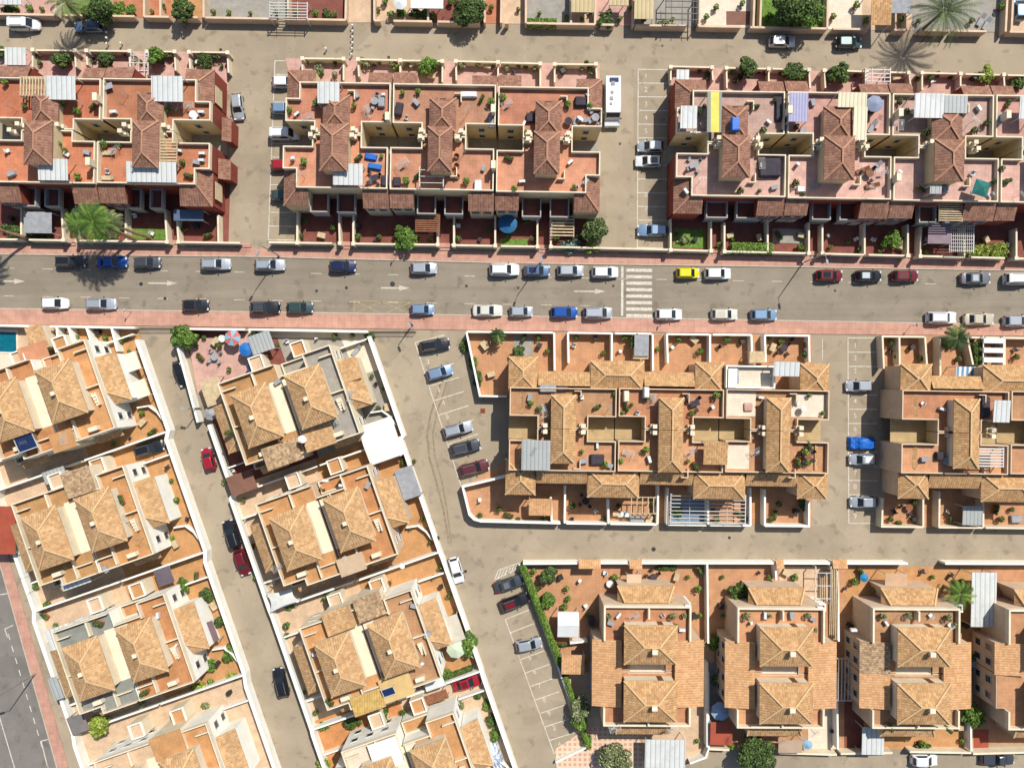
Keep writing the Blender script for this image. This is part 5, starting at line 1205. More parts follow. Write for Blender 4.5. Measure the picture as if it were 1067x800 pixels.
for i, a in enumerate([(101,7,16,5,'dense dark tree right of the pale palm at the top border',leaf1), (188,8,12,4.2,'round dark green tree in the terracotta top yard',leaf1), (489,7,18,4.6,'big round green tree in the top yard above the pink path',leaf1,17),
          (831,2,24,6.0,'large dark tree above the silver car in the top street',leaf1,20), (846,12,14,5.5,'lighter green tree crown right of the large dark tree',leaf2), (445,68,10,3.2,'bright round tree in the front yards of the upper middle terrace',leaf2),
          (779,69,10,3.6,'round dark tree in the front yards of the pink terrace',leaf1), (829,74,13,3.,'spreading tree over the front wall of the pink terrace',leaf1,9), (875,75,13,3,'dark leafy tree left of the white trellis in the pink terrace yards',leaf1,10),
          (622,240,13,4.2,'round olive green tree at the corner of the upper middle terrace',[leaf1[0],leaf1[1],leaf3[1]]), (422,246,13,3,'bright green tree in the back yards of the upper middle terrace',leaf2,12),
          (192,352,12,3.4,'bright green tree at the corner of the middle villas',leaf2), (186,346,9,2.8,'darker green tree at the very corner of the lane',leaf1), (540,366,6,2.4,'small green tree in the corner garden',leaf1),
          (103,757,10,3.2,'lime green round tree on the dark wall between left villas',leaf5), (149,790,0,3,'',leaf1), (487,672,10,3.2,'dark green tree beside the pale green parasol',leaf2,13), (395,745,10,3,'round dark green tree beside the ochre flat roof',leaf1),
          (572,600,9,2.6,'dark round tree nearest the corner of the hedge yard',leaf1), (571,626,9,2.8,'green round tree lower in the hedge yard',leaf2), (605,740,11,3.6,'pale green tree at the hedge end above the checkered paving',leaf3,14),
          (640,793,20,4.2,'pale loose tree on the checkered paving at the bottom',leaf3,14), (770,618,10,2.8,'dark round tree beside the porch of the second villa',leaf1), (788,785,22,4.6,'big green street tree at the bottom below the second villa',leaf1,20),
          (1015,745,13,3.2,'leafy tree between the third and the fourth villa',leaf2), (931,249,10,2.8,'bright small tree in the back yards of the pink terrace',leaf2), (663,355,8,2.6,'small tree with big leaves in the front yard of the middle terrace',leaf1),
          (603,752,9,3,'bright tree in the lower end of the hedge',leaf2), (62,61,11,2.8,'dark round tree left in the front yards of the upper left terrace',leaf1,8),(108,61,11,2.8,'dark tree right of the gate in the front yards of the upper left terrace',leaf1,8),(162,57,10,3,'bright tree beside the white trellis of the upper left terrace',leaf2,9)]):
    if a[2]: tree(*a)
bl = [(8,8,7,'small shrub at the upper left corner',leaf1),(121,9,8,'bright shrub right of the dark tree at the top border',leaf2),(135,10,6,'green shrub second right of the dark tree at the top',leaf2),(418,13,5,'small shrub left of three on the top wall near the white parasol',leaf2),(432,13,6,'middle shrub of three on the top wall near the white parasol',leaf1),(443,15,6,'right shrub of three on the top wall near the white parasol',leaf1),
 (631,20,9,'dense green shrub on the top wall left of the pink yard',leaf1),(340,14,5,'small shrub on the top wall left of the sandy path',leaf1),(822,22,9,'bright shrub under the large dark tree',leaf2),(694,26,14,'low flowering shrub on the top wall',leaf3,4),
 (212,62,9,'dark shrub at the right end of the upper left front yards',leaf1),(2,53,7,'dark shrub at the left border in the front yards',leaf1),(332,72,5,'grey-green shrub in the first upper middle front yard',leaf3),(413,70,4,'little yellow-green shrub beside the bright round tree',leaf5),
 (594,256,12,'blue-grey shrub on the back wall of the upper middle terrace',leaf4,7),(617,257,8,'lime shrub right of the blue-grey shrub',leaf5,7),(1032,262,22,'wide lime shrub over the back wall near the right border',leaf5,9),(1030,77,9,'round lime shrub on the front wall near the right border',leaf5),(1063,86,8,'dark shrub at the right border',leaf1),
 (12,240,11,'dark green shrub in the leftmost back yard',leaf1,8),(30,247,18,'low shrub row under the grey canopy',leaf1,4),(110,247,16,'low shrubs at the foot of the bright palm',leaf2,5),(484,361,4,'topmost climbing shrub on the corner garden wall',leaf1,7),(492,378,5,'middle climbing shrub on the corner garden wall',leaf2,9),(497,395,5,'lowest climbing shrub on the corner garden wall',leaf1,9),
 (177,561,4,'single yellow-green shrub beside the white porch wall',leaf5),(190,610,8,'left of two round bushes in the orange yard',leaf2),(213,620,8,'right of two round bushes in the orange yard',leaf1),(228,648,6,'shrub beside the brown canopy in the left villas',leaf1),(205,687,6,'topmost shrub in the pale gravel garden',leaf1),(218,694,7,'larger shrub in the pale gravel garden',leaf2),(238,680,6,'upper shrub at the lane wall of the gravel garden',leaf2,9),(206,716,9,'lime shrub at the lower wall of the gravel garden',leaf5,6),(219,711,4,'tiny shrub at the lower wall of the gravel garden',leaf2),(241,705,6,'shrub in the lower corner of the gravel garden',leaf5,4),(213,735,5,'grey shrub in the paved strip below the gravel garden',leaf3,3),
 (348,622,13,'big leafy shrub right of the white shade sail',leaf2,8),(300,632,6,'small shrub below the white shade sail',leaf2,4),(336,757,7,'round shrub in the orange yard at the narrow lane',leaf2,5),(365,755,10,'flat shrub between round shrub and round tree',leaf1,7),(457,734,7,'bright shrub below the narrow red car drive',leaf2,5),(479,736,5,'grey round shrub beside the narrow red car drive',leaf3),(465,703,7,'shrub beside the nose of the crimson car',leaf2,5),
 (498,725,5,'small dark shrub at the wall below the crimson car',leaf1,4),(507,735,4,'upper shrub of the row at the lane wall, bottom',leaf2,7),(512,752,5,'middle shrub of the row at the lane wall, bottom',leaf1,8),(516,766,5,'lowest shrub of the row at the lane wall, bottom',leaf2,8),(746,671,8,'green shrub between the first and the second villa',leaf2),(747,708,5,'thin shrub in the passage of the second villa',leaf3,8),(963,777,8,'low shrub at the back of the third villa',leaf1,4),(612,773,6,'shrub at the lowest end of the hedge',leaf2,9),(695,591,12,'low shrubs behind the front wall of the first villa',leaf1,3),(1018,684,7,'shrub beside the grey box of the fourth villa',leaf1,6),(838,497,0,'',leaf1),(706,533,6,'palm-like shrub under the glass pergola',leaf2,5),(837,525,4,'shrub in the last back yard of the middle terrace',leaf1,7),(1040,365,0,'',leaf1),(856,419,4,'potted shrub row on the white paved terrace',leaf1,8),(330,790,0,'',leaf1),(337,796,7,'shrub in the bottom yard of the middle villas',leaf5),(385,352,6,'leafy shrub at the right of the white corner terrace',leaf1,5),(713,250,7,'low plants at the tiny lawn of the pink terrace',leaf3,4),(100,805,0,'',leaf1)]
for b in bl:
    if b[2]: bush(b[0], b[1], b[2], b[3], b[4], *(b[5:6] or ()))
hedge([(549,23),(580,23)], 1.1, 1.5, 'clipped bright hedge on the top wall of the upper middle yards', leaf2)
hedge([(763,258),(806,259)], 1.5, 1.6, 'bright hedge on the back wall of the pink terrace', leaf2)
hedge([(544,589),(584,692)], .95, 1.7, 'long green hedge beside the slanting bays', leaf2)
hedge([(1020,356),(1022,380)], 1.5, 1.7, 'dark hedge in the front yard of the right hand tan terrace', leaf1)
hedge([(589,705),(612,775)], .7, 1.4, 'narrow green hedge on the white kerb wall', leaf2)
hedge([(463,707),(492,696)], .6, 1.1, 'low hedge beside the crimson car', leaf1)
hedge([(206,351),(183,343)], 0.6, 1.2, 'ragged hedge at the corner of the lane', leaf1)
# lawns
for pts, m, l in (([(136,238),(173,239),(173,250),(136,249)],lawn_m,'small lawn behind the back wall right of the palm bush'),([(521,249),(550,249),(550,256),(521,255.5)],lawn_m,'small lawn strip beside the blue round pool cover'),([(701,238),(735,239),(735,259),(701,258)],lawn_m,'tiny lawn of the first pink terrace'),([(119,783),(142,775),(150,800),(126,808)],turf_m,'artificial turf in the yard of the lowest left villa'),([(1020,690),(1034,690),(1034,712),(1020,712)],lawn_m,'narrow grass strip beside the fourth villa')):
    struct('lawn', G(pts), -.1, .075, m, l, 'lawn')
# ------------------------------------------------------------------ canopies, pergolas, furniture, posts
T = 6.012
def RR(cx, cy, w, h, z, ang=-19.2):
    c, s = math.cos(math.radians(ang)), math.sin(math.radians(ang))
    return PP([(cx+a*c-b*s, cy+a*s+b*c) for a, b in ((-w/2,-h/2),(w/2,-h/2),(w/2,h/2),(-w/2,h/2))], z)
gc = 'canopies on the roof terraces'
for x0,y0,x1,y1,m,l in [(48,80,79,104,corrW,'white corrugated canopy left of the white dividing wall, upper left terrace'),(158,80,191,106,corrW,'white corrugated canopy nearest the red end wall'),
 (40,166,71,188,corrW,'white corrugated canopy below the left brown tower, upper left terrace'),(132,169,184,190,corrW,'long white canopy at the foot of the second brown tower'),
 (331,86,354,108,corrW,'small white canopy at the first brown tower of the upper middle terrace'),(347,171,378,193,corrW,'white corrugated canopy left of the blue covers'),
 (709,111,726,134,corrW,'narrow white canopy with dark side on the first pink deck'),(822,97,842,127,corrB,'lilac corrugated canopy on the pink deck'),
 (873,97,903,112,corrC,'cream corrugated canopy lying across the top of the brown tower'),(889,112,903,146,corrC,'cream corrugated canopy running down beside the brown tower'),
 (952.5,98,983,123,corrW,'bright white shelter left of the third brown tower on the pink terrace'),(983,100,1008,118,corrG,'grey see-through canopy right of the bright white shelter'),
 (1062,101,1080,124,corrW,'white canopy cut by the right border, pink terrace'),
 (543.5,458.5,573.5,490,corrG,'grey corrugated canopy beside the long tan tower'),(806,377,833,392,corrW,'white roof sheet beside the right corner hip of the middle terrace'),
 (1035,417,1052,440,corrW,'white canopy beside the tan tower at the right'),(969,193,981,202,corrG,'small grey shed roof below the third brown tower')]:
    zc = 8.3; canopy(R4(x0,y0,x1,y1,zc), zc, T, m, l, slope=.25 if m in (corrW, corrC) else .1, group=gc)
canopy(R4(737,96,752,138,8.2), 8.2, T, stripY, 'yellow and grey striped awning left of the first pink terrace tower', cat='awning', name='awning')
canopy(R4(754.5,122,766,138,8.9), 9.3, 8.9, lblue_m, 'small bright blue tank cover on the brown tower roof', cat='cover', name='cover', posts=False) if False else None
pergola(R4(20,80,48,100,8.1), 8.1, T, 9, 'cream and brown slatted pergola left of a white canopy', along=0, w=.22)
pergola(R4(165,144,184,169,8.0), 8.0, T, 8, 'pale slatted pergola right of the second brown tower', along=1, w=.2)
pergola(R4(437,174,462,194,8.0), 8.0, T, 3, 'thin white frame pergola between dark chairs and brown tower', m=frame_m, along=1, w=.08)
pergola(R4(1024,448,1050,487,0) if False else R4(1020,466,1046,487,8.0), 8.0, T, 7, 'white slatted pergola on the right hand tan terrace', m=frame_m, along=1, w=.2)
pergola(R4(733,52,735,53,2) if False else R4(136,54,154,78,2.5), 2.5, .05, 3, 'white trellis pergola in the upper left front yards', m=frame_m, along=1, w=.12, second=3)
pergola(R4(433,222,458,242,2.6), 2.6, .05, 9, 'weathered slatted pergola beside the bright green back yard tree', m=wood_m, along=1, w=.2)
pergola(R4(575,224,598,247,2.6), 2.6, .05, 7, 'grey slatted pergola beside the olive tree', m=woodl_m, along=1, w=.2)
pergola(R4(990,233,1015,263,2.8), 2.8, .05, 8, 'pink grid pergola at the far right back yards', m=frame_m, along=1, w=.1, second=12)
pergola(R4(979,212,1003,231,5.4), 5.4, 3.0, 8, 'pale slatted pergola over a pink terrace balcony', m=woodl_m, along=1, w=.16)
pergola(R4(902,71,928,87,2.6), 2.6, .05, 4, 'white trellis pergola beside the leafy tree in the pink front yards', m=frame_m, along=1, w=.12, second=2)
pergola(R4(1025,350,1046,380,2.6), 2.6, .05, 3, 'wide white slatted pergola beside the dark hedge', m=plast_m, along=1, w=.75)
pergola(R4(699,515,777,546,2.7), 2.7, .05, 8, 'thin white bar pergola over the blue-grey yard', m=frame_m, along=1, w=.1, second=2)
pergola(R4(803,350,808,351,2) if False else R4(655,518,684,535,2.7), 2.7, .05, 5, 'small pergola over tables in the middle back yards', m=woodl_m, along=0, w=.14)
pergola(R4(864,592,874,666,2.4), 2.4, .05, 5, 'long pergola of thin beams between second and third villa', m=woodl_m, along=0, w=.12)
pergola(R4(850,590,866,630,2.5), 2.5, .05, 3, 'white line pergola over the pale yard of the second villa', m=frame_m, along=1, w=.1)
pergola(R4(872,686,889,730,2.5), 2.5, .05, 5, 'beam pergola across the red passage left of the third villa', m=frame_m, along=0, w=.12)
pergola(R4(204,676,210,677,2) if False else RR(222,408,21,27,2.6), 2.6, .08, 7, 'cream boarded pergola left of the green plunge pool', m=woodl_m, along=0, w=.42)
pergola(RR(425,503,19,32,2.6), 2.6, .08, 10, 'grey slatted pergola right of the sandy porch roof', m=grey_m, along=0, w=.28)
pergola(R4(187,-8,205,4,2.6), 2.6, .05, 4, 'brown beam frame at the top border', m=wood_m, along=0, w=.12) if False else None
pergola(R4(281,2,320,20,2.6), 2.6, .06, 6, 'white bar pergola in the top yards left of the sandy path', m=frame_m, along=1, w=.1, second=2)
pergola(R4(694,-8,728,24,2.6), 2.6, .06, 5, 'dark iron frame pergola in the top yards', m=dsteel_m, along=1, w=.12, second=3)
# ground level awnings and sheds
for pts, z, m, l, nm in [(R4(5,50,27,68,2.6),2.6,corrW,'white square canopy in the leftmost front yard','canopy'),(R4(25,221,54,243,2.6),2.6,grey_m,'grey cloth canopy in the left back yard','canopy'),
 (R4(181,219,212,230,2.9),2.9,mat('slate_blue_sheet',A(96,116,140),.6,.1,1.),'slate blue awning in the corner back yard','awning'),(R4(967,233,991,254,2.9),2.9,mat('dusky_sheet',A(150,128,136),.7,.1,1.),'dusky mauve roof sheet in the right back yards','roof sheet'),
 (R4(705,73,718,83,2.4),2.4,corrW,'small white canopy in the first pink front yard','canopy'),(R4(581,637,603,663.5,2.7),2.7,plast_m,'white gazebo with two panel roof in the clay side yard','gazebo'),
 (R4(1012,596,1038,653,3.2),3.2,corrW,'tall white corrugated carport between third and fourth villa','carport'),(R4(672,770,714,800,3.0),3.0,corrW,'wide white corrugated roof over the drive of the first villa','carport'),
 (R4(898,757,921,786,2.7),2.7,corrW,'white corrugated canopy at the back of the third villa','canopy'),(R4(1003,527,1024,547,2.6),2.6,corrG,'grey-blue corrugated roof in the back yards at the right','roof sheet'),
 (R4(996,382,1022,392,2.6),2.6,mat('blue_white_stripes',A(236,240,244),.7,.05,1.,'deckboard',period=.7,col2=A(110,150,180)),'blue and white striped awning in the right front yards','awning'),
 (R4(551,519,575,537,2.5),2.5,tileO,'small tan tiled porch roof in the first back yard','porch roof'),(R4(661,349,676,371,2.5),2.5,grey_m,'grey cloth canopy beside the big leafed tree','canopy'),
 (R4(660,362,676,374,2.4),2.2,woodl_m,'small pale wooden roof beneath the grey cloth canopy','roof sheet'),(R4(781,366,797,378,2.4),2.4,woodl_m,'small reddish wooden shelter in the middle front yards','shelter'),
 (RR(397,459,37,42,3.),3.,mat('awning_canvas',A(252,250,240),.8,.03,1.),'big white awning with a centre fold right of the villa','awning'),(RR(137,377,15,19,2.7),2.7,mat('cream_canvas',A(246,240,214),.8,.04,1.),'pale cream awning at the upper lane wall','awning'),
 (RR(147,405,14,18,2.7),2.7,mat('ivory_canvas',A(250,238,210),.8,.04,1.),'ivory awning below the pale cream one','awning'),(RR(77,601,31,21,5.2),5.2,corrW,'white corrugated canopy at the lower edge of the second left villa','canopy'),
 (RR(63.5,664,27,24,3.4),3.4,corrW,'bright white canopy beside the grey felt terrace','canopy'),(RR(171,600,17,18,2.6),2.6,mat('aubergine_canvas',A(112,100,108),.9,.1,1.),'dark grey square canopy left of two round bushes','canopy'),
 (RR(220,658,10,22,2.6),2.6,mat('plum_canvas',A(128,104,106),.9,.1,1.),'narrow plum brown canopy by the porch roof','canopy'),(RR(58,717,9,24,3.),3.,corrG,'grey-green corrugated lean-to beside the avenue wall','lean-to'),
 (RR(81,754,18,19,2.7),2.7,mat('charcoal_felt',A(134,126,122),.9,.1,1.),'square dark felt roof left of the lime tree','shed roof'),(RR(57,495,24,13,2.9),2.9,corrG,'pale grey flat roof between first and second left villa','roof sheet'),
 (RR(22,372,30,22,4.) if False else RR(38,376,30,36,3.4),3.4,mat('terracotta_flat_roof',A(216,150,112),.9,.1,1.2),'terracotta flat annex roof right of the swimming pool','annex roof'),(RR(472,655,18,28,2.6),2.6,mat('oat_canvas',A(218,206,186),.9,.08,1.),'oat coloured canopy above the pale green parasol','canopy'),
 (RR(452,710,21,15,2.8),2.8,plast_m,'white canopy left of the crimson car','canopy'),(RR(450,722,32,11,2.6) if False else RR(452,727,30,10,2.5),2.5,wood_m,'weathered brown roof over the narrow drive','roof sheet'),
 (RR(272,357,24,20,2.7),2.7,corrG,'grey ribbed shed roof right of the blue parasol','shed roof'),(RR(268,387,18,20,2.6),2.6,mat('navy_canvas',A(42,66,110),.7,.1,1.),'navy square canopy on the red paved yard','canopy'),
 (RR(252,503,28,21,2.8),2.8,brsheet,'brown sheet roof in the dark corner of the first middle villa','roof sheet'),(R4(-8,527,17,577,3.,0),3.2,redr_m,'flat red roof of the kiosk at the left border','kiosk roof'),
 (R4(907,-10,928,27,3.2),3.4,tileD,'tan tiled kiosk roof beside the large palm','kiosk roof'),(R4(929,-8,950,14,2.8),2.8,grey_m,'pale grey square canopy right of the tan tiled kiosk','canopy'),
 (R4(-6,-5,22,5,2.8),2.8,corrW,'white roof sheet at the upper left corner','roof sheet'),(R4(428,-6,462,9,2.8),2.8,plast_m,'white garden tent roof in the top yards','tent'),(R4(595,-8,619,13,2.8),2.8,corrO,'ochre sheet roof in the top yards','roof sheet') ,
 (R4(758,12,782,26,.4) if False else R4(635,-6,655,6,2.6),2.6,corrO,'tan roof sheet before the pink top yard','roof sheet'),(R4(661,-8,681,20,2.8),2.8,corrO,'ochre flat roof left of the dark iron frame','roof sheet'),
 (R4(740,690,765,745,0) if False else R4(740,752,763,776,2.4),2.4,redr_m,'square red shed roof below the white blue parasol','shed roof'),(R4(585,681,609,702,2.8),2.9,tileO,'orange tiled shed roof at the lower end of the hedge','shed roof'),
 (R4(811,771,836,784,2.6),2.6,mat('taupe_sheet',A(200,172,146),.9,.05,1.),'taupe flat roof behind the street tree','roof sheet'),(R4(922,597,945,617,2.8),2.8,mat('fawn_sheet',A(216,176,140),.9,.06,1.),'fawn flat porch roof of the third villa','porch roof'),
 (R4(653,598,668,612,2.6),2.6,mat('sand_sheet',A(232,200,164),.9,.05,1.),'sand coloured porch top of the first villa','porch roof'),(R4(733,460,758,484,7.8),7.8,tileD,'small tan tiled shed on the roof terrace beside a white floor','shed roof')]:
    zb = T if z > 7 else .06
    canopy(pts, z, zb, m, l, cat=nm, name=nm.replace(' ', '_').replace('-', '_'), slope=.35 if m in (tileO, tileD) else .12)
# tiled extensions and flat ochre roofs of the villas
for pts, z, m, l in [(RR(82,502,29,27,6.95),6.95,tileY,'red edged mottled tile roof above the second left villa'),(RR(294,473,37,24,6.95),6.95,tileY,'mottled tile roof below the first middle villa'),(RR(332,455,32,24,6.95),6.95,tileL,'sandy tile roof below the first middle villa, with white dish'),
 (RR(385,632,29,25,6.95),6.95,tileY,'black and cream mottled tile roof above the third middle villa'),(RR(353,646,30,24,6.95),6.95,tileL,'plain sandy tile roof left of the mottled one, third middle villa'),(RR(383,732,34,20,6.95),6.95,mat('ochre_roof_tile',A(226,188,112),.9,.1,1.4,'tile',col2=A(196,150,80),period=.34),'ochre tiled roof above the round dark tree'),
 (RR(413,716,33,25,6.95),6.95,mat('ochre_flat',A(232,194,130),.9,.06,1.),'ochre flat roof carrying the solar collector'),(RR(366,588,28,19,6.95),6.95,mat('sand_flat',A(216,186,152),.9,.05,1.),'sand coloured flat roof below the second middle villa'),
 (RR(39,352,16,26,3.),3.,tileL,'sandy tiled gatehouse roof right of the pool'),(RR(365,385,18,24,5.2),5.2,tileL,'small sandy tile roof at the white corner terrace'),(RR(60,464,22,20,3.) if False else RR(65,459,25,20,6.95),6.95,deckL,'orange flat roof below the first left villa'),
 (RR(175,776,34,24,6.95),6.95,deckL,'orange flat roof above the lowest left villa'),(RR(402,786,31,30,6.95),6.95,white_m,'bright white flat roof in the bottom middle villa')]:
    o = thing('extension', l, 'extension', (*(sum(p[k] for p in pts)/4 for k in (0,1)), 0))
    f = [[(*p, z+(.45 if i in (0,3) else 0)) for i, p in enumerate(pts)]] if m in (tileY, tileL) else [[(*p, z) for p in pts]]
    MB().roof(f, .12).build('roof', m, o); b = MB(); wedge(b, f[0], 0, .14, .1); b.build('outer_walls', cream2_m, o)
# solar things
def solar(x, y, w, h, z, zb, label, ang=-19.2, m=solar_m):
    q = RR(x, y, w, h, z, ang); o = thing('solar_panel', label, 'solar panel', (*(sum(p[k] for p in q)/4 for k in (0,1)), zb))
    MB().roof([[(*p, z+(.35 if i < 2 else 0)) for i, p in enumerate(q)]], .07).build('panel', m, o)
    fr = MB()
    for i in range(4): fr.bar((*q[i], z+(.35 if i < 2 else 0)+.01), (*q[(i+1) % 4], z+(.35 if (i+1) % 4 < 2 else 0)+.012), .1, .06)
    fr.build('panel_frame', frame_m, o)
    for p in q[:2]: MB().box((*lerp(p, q[2], .05), (zb+z+.2)/2), (.06,.06,z+.2-zb)).build('leg', steel_m, o)
solar(405,720,13,9,7.25,6.96,'blue solar collector on the ochre flat roof'); solar(27,460,20,18,8.,6.02,'dark blue solar panel at the left border between villas')
# parasols, tables, loungers
parasol(242,352,8.5,mat('red_white_cloth',A(220,120,110),.8,.1,1.),'red and pale blue striped parasol in the corner villa yard', second=mat('pale_blue_cloth',A(150,196,214),.8,.1,1.))
parasol(256,364,7.5,blue_m,'plain blue parasol beside the striped one'); parasol(475,676,10,mat('mint_cloth',A(214,226,196),.8,.05,1.),'pale mint green parasol beside the dark green tree')
parasol(529,233,10,mat('ocean_cloth',A(40,104,150),.7,.1,.6),'large round blue parasol in the shady back yard', h=2.2, n=12); parasol(417,3,7,plast_m,'white round parasol at the top border')
parasol(751,741,10,mat('sky_cloth',A(170,196,226),.7,.08,.6),'pale blue parasol in the passage left of the second villa'); parasol(842,776,5,mat('powder_cloth',A(150,190,220),.7,.08,.6),'small powder blue parasol at the back of the second villa', h=1.9)
parasol(901,602,4.5,mat('azure_cloth',A(40,140,190),.7,.08,.6),'small azure parasol at the front wall between second and third villa', h=1.6); parasol(912,108,8.5,mat('bluegrey_cloth',A(150,158,180),.8,.08,.6),'blue-grey parasol on the pink roof terrace', zb=T, h=2.2)
parasol(1023,196,10.5,teal_m,'dark green square parasol on the pink roof terrace', zb=T, h=2.3, n=4); parasol(132,797,9,dark_m,'dark grey parasol on the artificial turf', h=2.3); parasol(219,431,7,grey_m,'pale grey parasol at the lane wall of the first middle villa', h=2.1); parasol(687,776,0.1,plast_m,'') if False else None
tb = [(115,92,T,'grey folding table at the white divider of the upper left terrace',0),(203,121,T,'small white round table on the corner roof terrace',0),(722,173,T,'grey dining table on the walled corner roof terrace',4),(391,107,T,'grey table on the salmon roof terrace near blue cover',2),
 (390,187,T,'dark dining table below the blue covers',4),(620,124,T,'grey table with chairs on the roof terrace by the motorhome',4),(592,128,T,'pink table on the salmon roof terrace',0),(904,182,T,'wicker table among loungers on the pink roof terrace',3),(723,420,T,'dark square table on the clay roof terrace',3),(840,474,T,'round wooden table on the terrace facing the parking court',5),
 (610,521,.06,'round dark table set in the middle back yard',4),(680,600,.06,'black table under the front yard lattice of the first villa',5),(635,607,.06,'pale round table at the first villa porch',0),(225,372,.06,'grey oval table in the corner villa yard',4),(318,605,.06,'plain table in the courtyard below the second middle villa',0),(945,528,.06,'wooden table in the right back yard',3),(233,353,.06,'pale little table by the striped parasol',0),(612,8,.06,'round table in the top yard with tiles',3),(815,363,.06,'pink table with round bench in the middle front yard',4),(345,160,T,'tiny table right of the brown tower',2),(1000,430,0,'',0)]
CHL = {}
for x, y, zb, l, n in tb:
    if n: CHL[l.split(' on ')[0].split(' in ')[0]] = ('garden chair at the '+l)[:200]
for x, y, zb, l, n in tb:
    if zb: table_set(x, y, zb, l, m=grey_m if 'grey' in l else plast_m if ('white' in l or 'pale' in l) else wood_m if 'wood' in l or 'wicker' in l else dark_m, cm=grey_m if 'grey' in l else dark_m, n=n, r=.55, square=('dining' in l or 'square' in l or 'folding' in l), ch=n > 0, chlabel=CHL.get(l.split(' on ')[0].split(' in ')[0]))
lg = [(908,133,60,'grey sun lounger under the blue-grey parasol, pink terrace',grey_m),(914,128,70,'pinkish sun lounger beside the blue-grey parasol',deckC),(898,178,20,'dark wicker lounger left on the pink terrace',wood_m),(908,194,10,'dark wicker lounger lowest on the pink terrace',wood_m),(912,174,40,'grey wicker lounger near the wall on the pink terrace',grey_m),(612,126,0,'grey lounger near the motorhome',grey_m)]
for x, y, a, l, m in lg: lounger(x, y, T, a, l, m)
for x, y, a, l in ((115,160,0,'pale double lounger on the lower left roof terrace'),(114,186,0,'pale wooden lounger at the front parapet, lower left')): lounger(x, y, T, a, l, woodl_m)
lounger(1021,22,.06,60,'left folded sun lounger on the grey yard beside the palm', grey_m); lounger(1027,26,.06,60,'right folded sun lounger on the grey yard beside the palm', grey_m); lounger(372,365,.06,50,'grey lounger on the white corner terrace', grey_m)
for i, (x, y) in enumerate(((476,164),(476,174),(476.5,185))):
    p = P(x, y, T); o = thing('armchair', 'round wicker armchair beside the long brown tower, '+('topmost of three','middle of three','lowest of three')[i], 'armchair', (*p, T), 'three round armchairs')
    MB().disc(p, .36, T, T+.4, n=14).build('seat', wood_m, o)
    m = MB(); pts = [(p[0]+.36*math.cos(a), p[1]+.36*math.sin(a)) for a in [math.radians(20+k*28) for k in range(9)]]; m.wall(pts, .09, T, T+.72); m.build('backrest', wood_m, o)
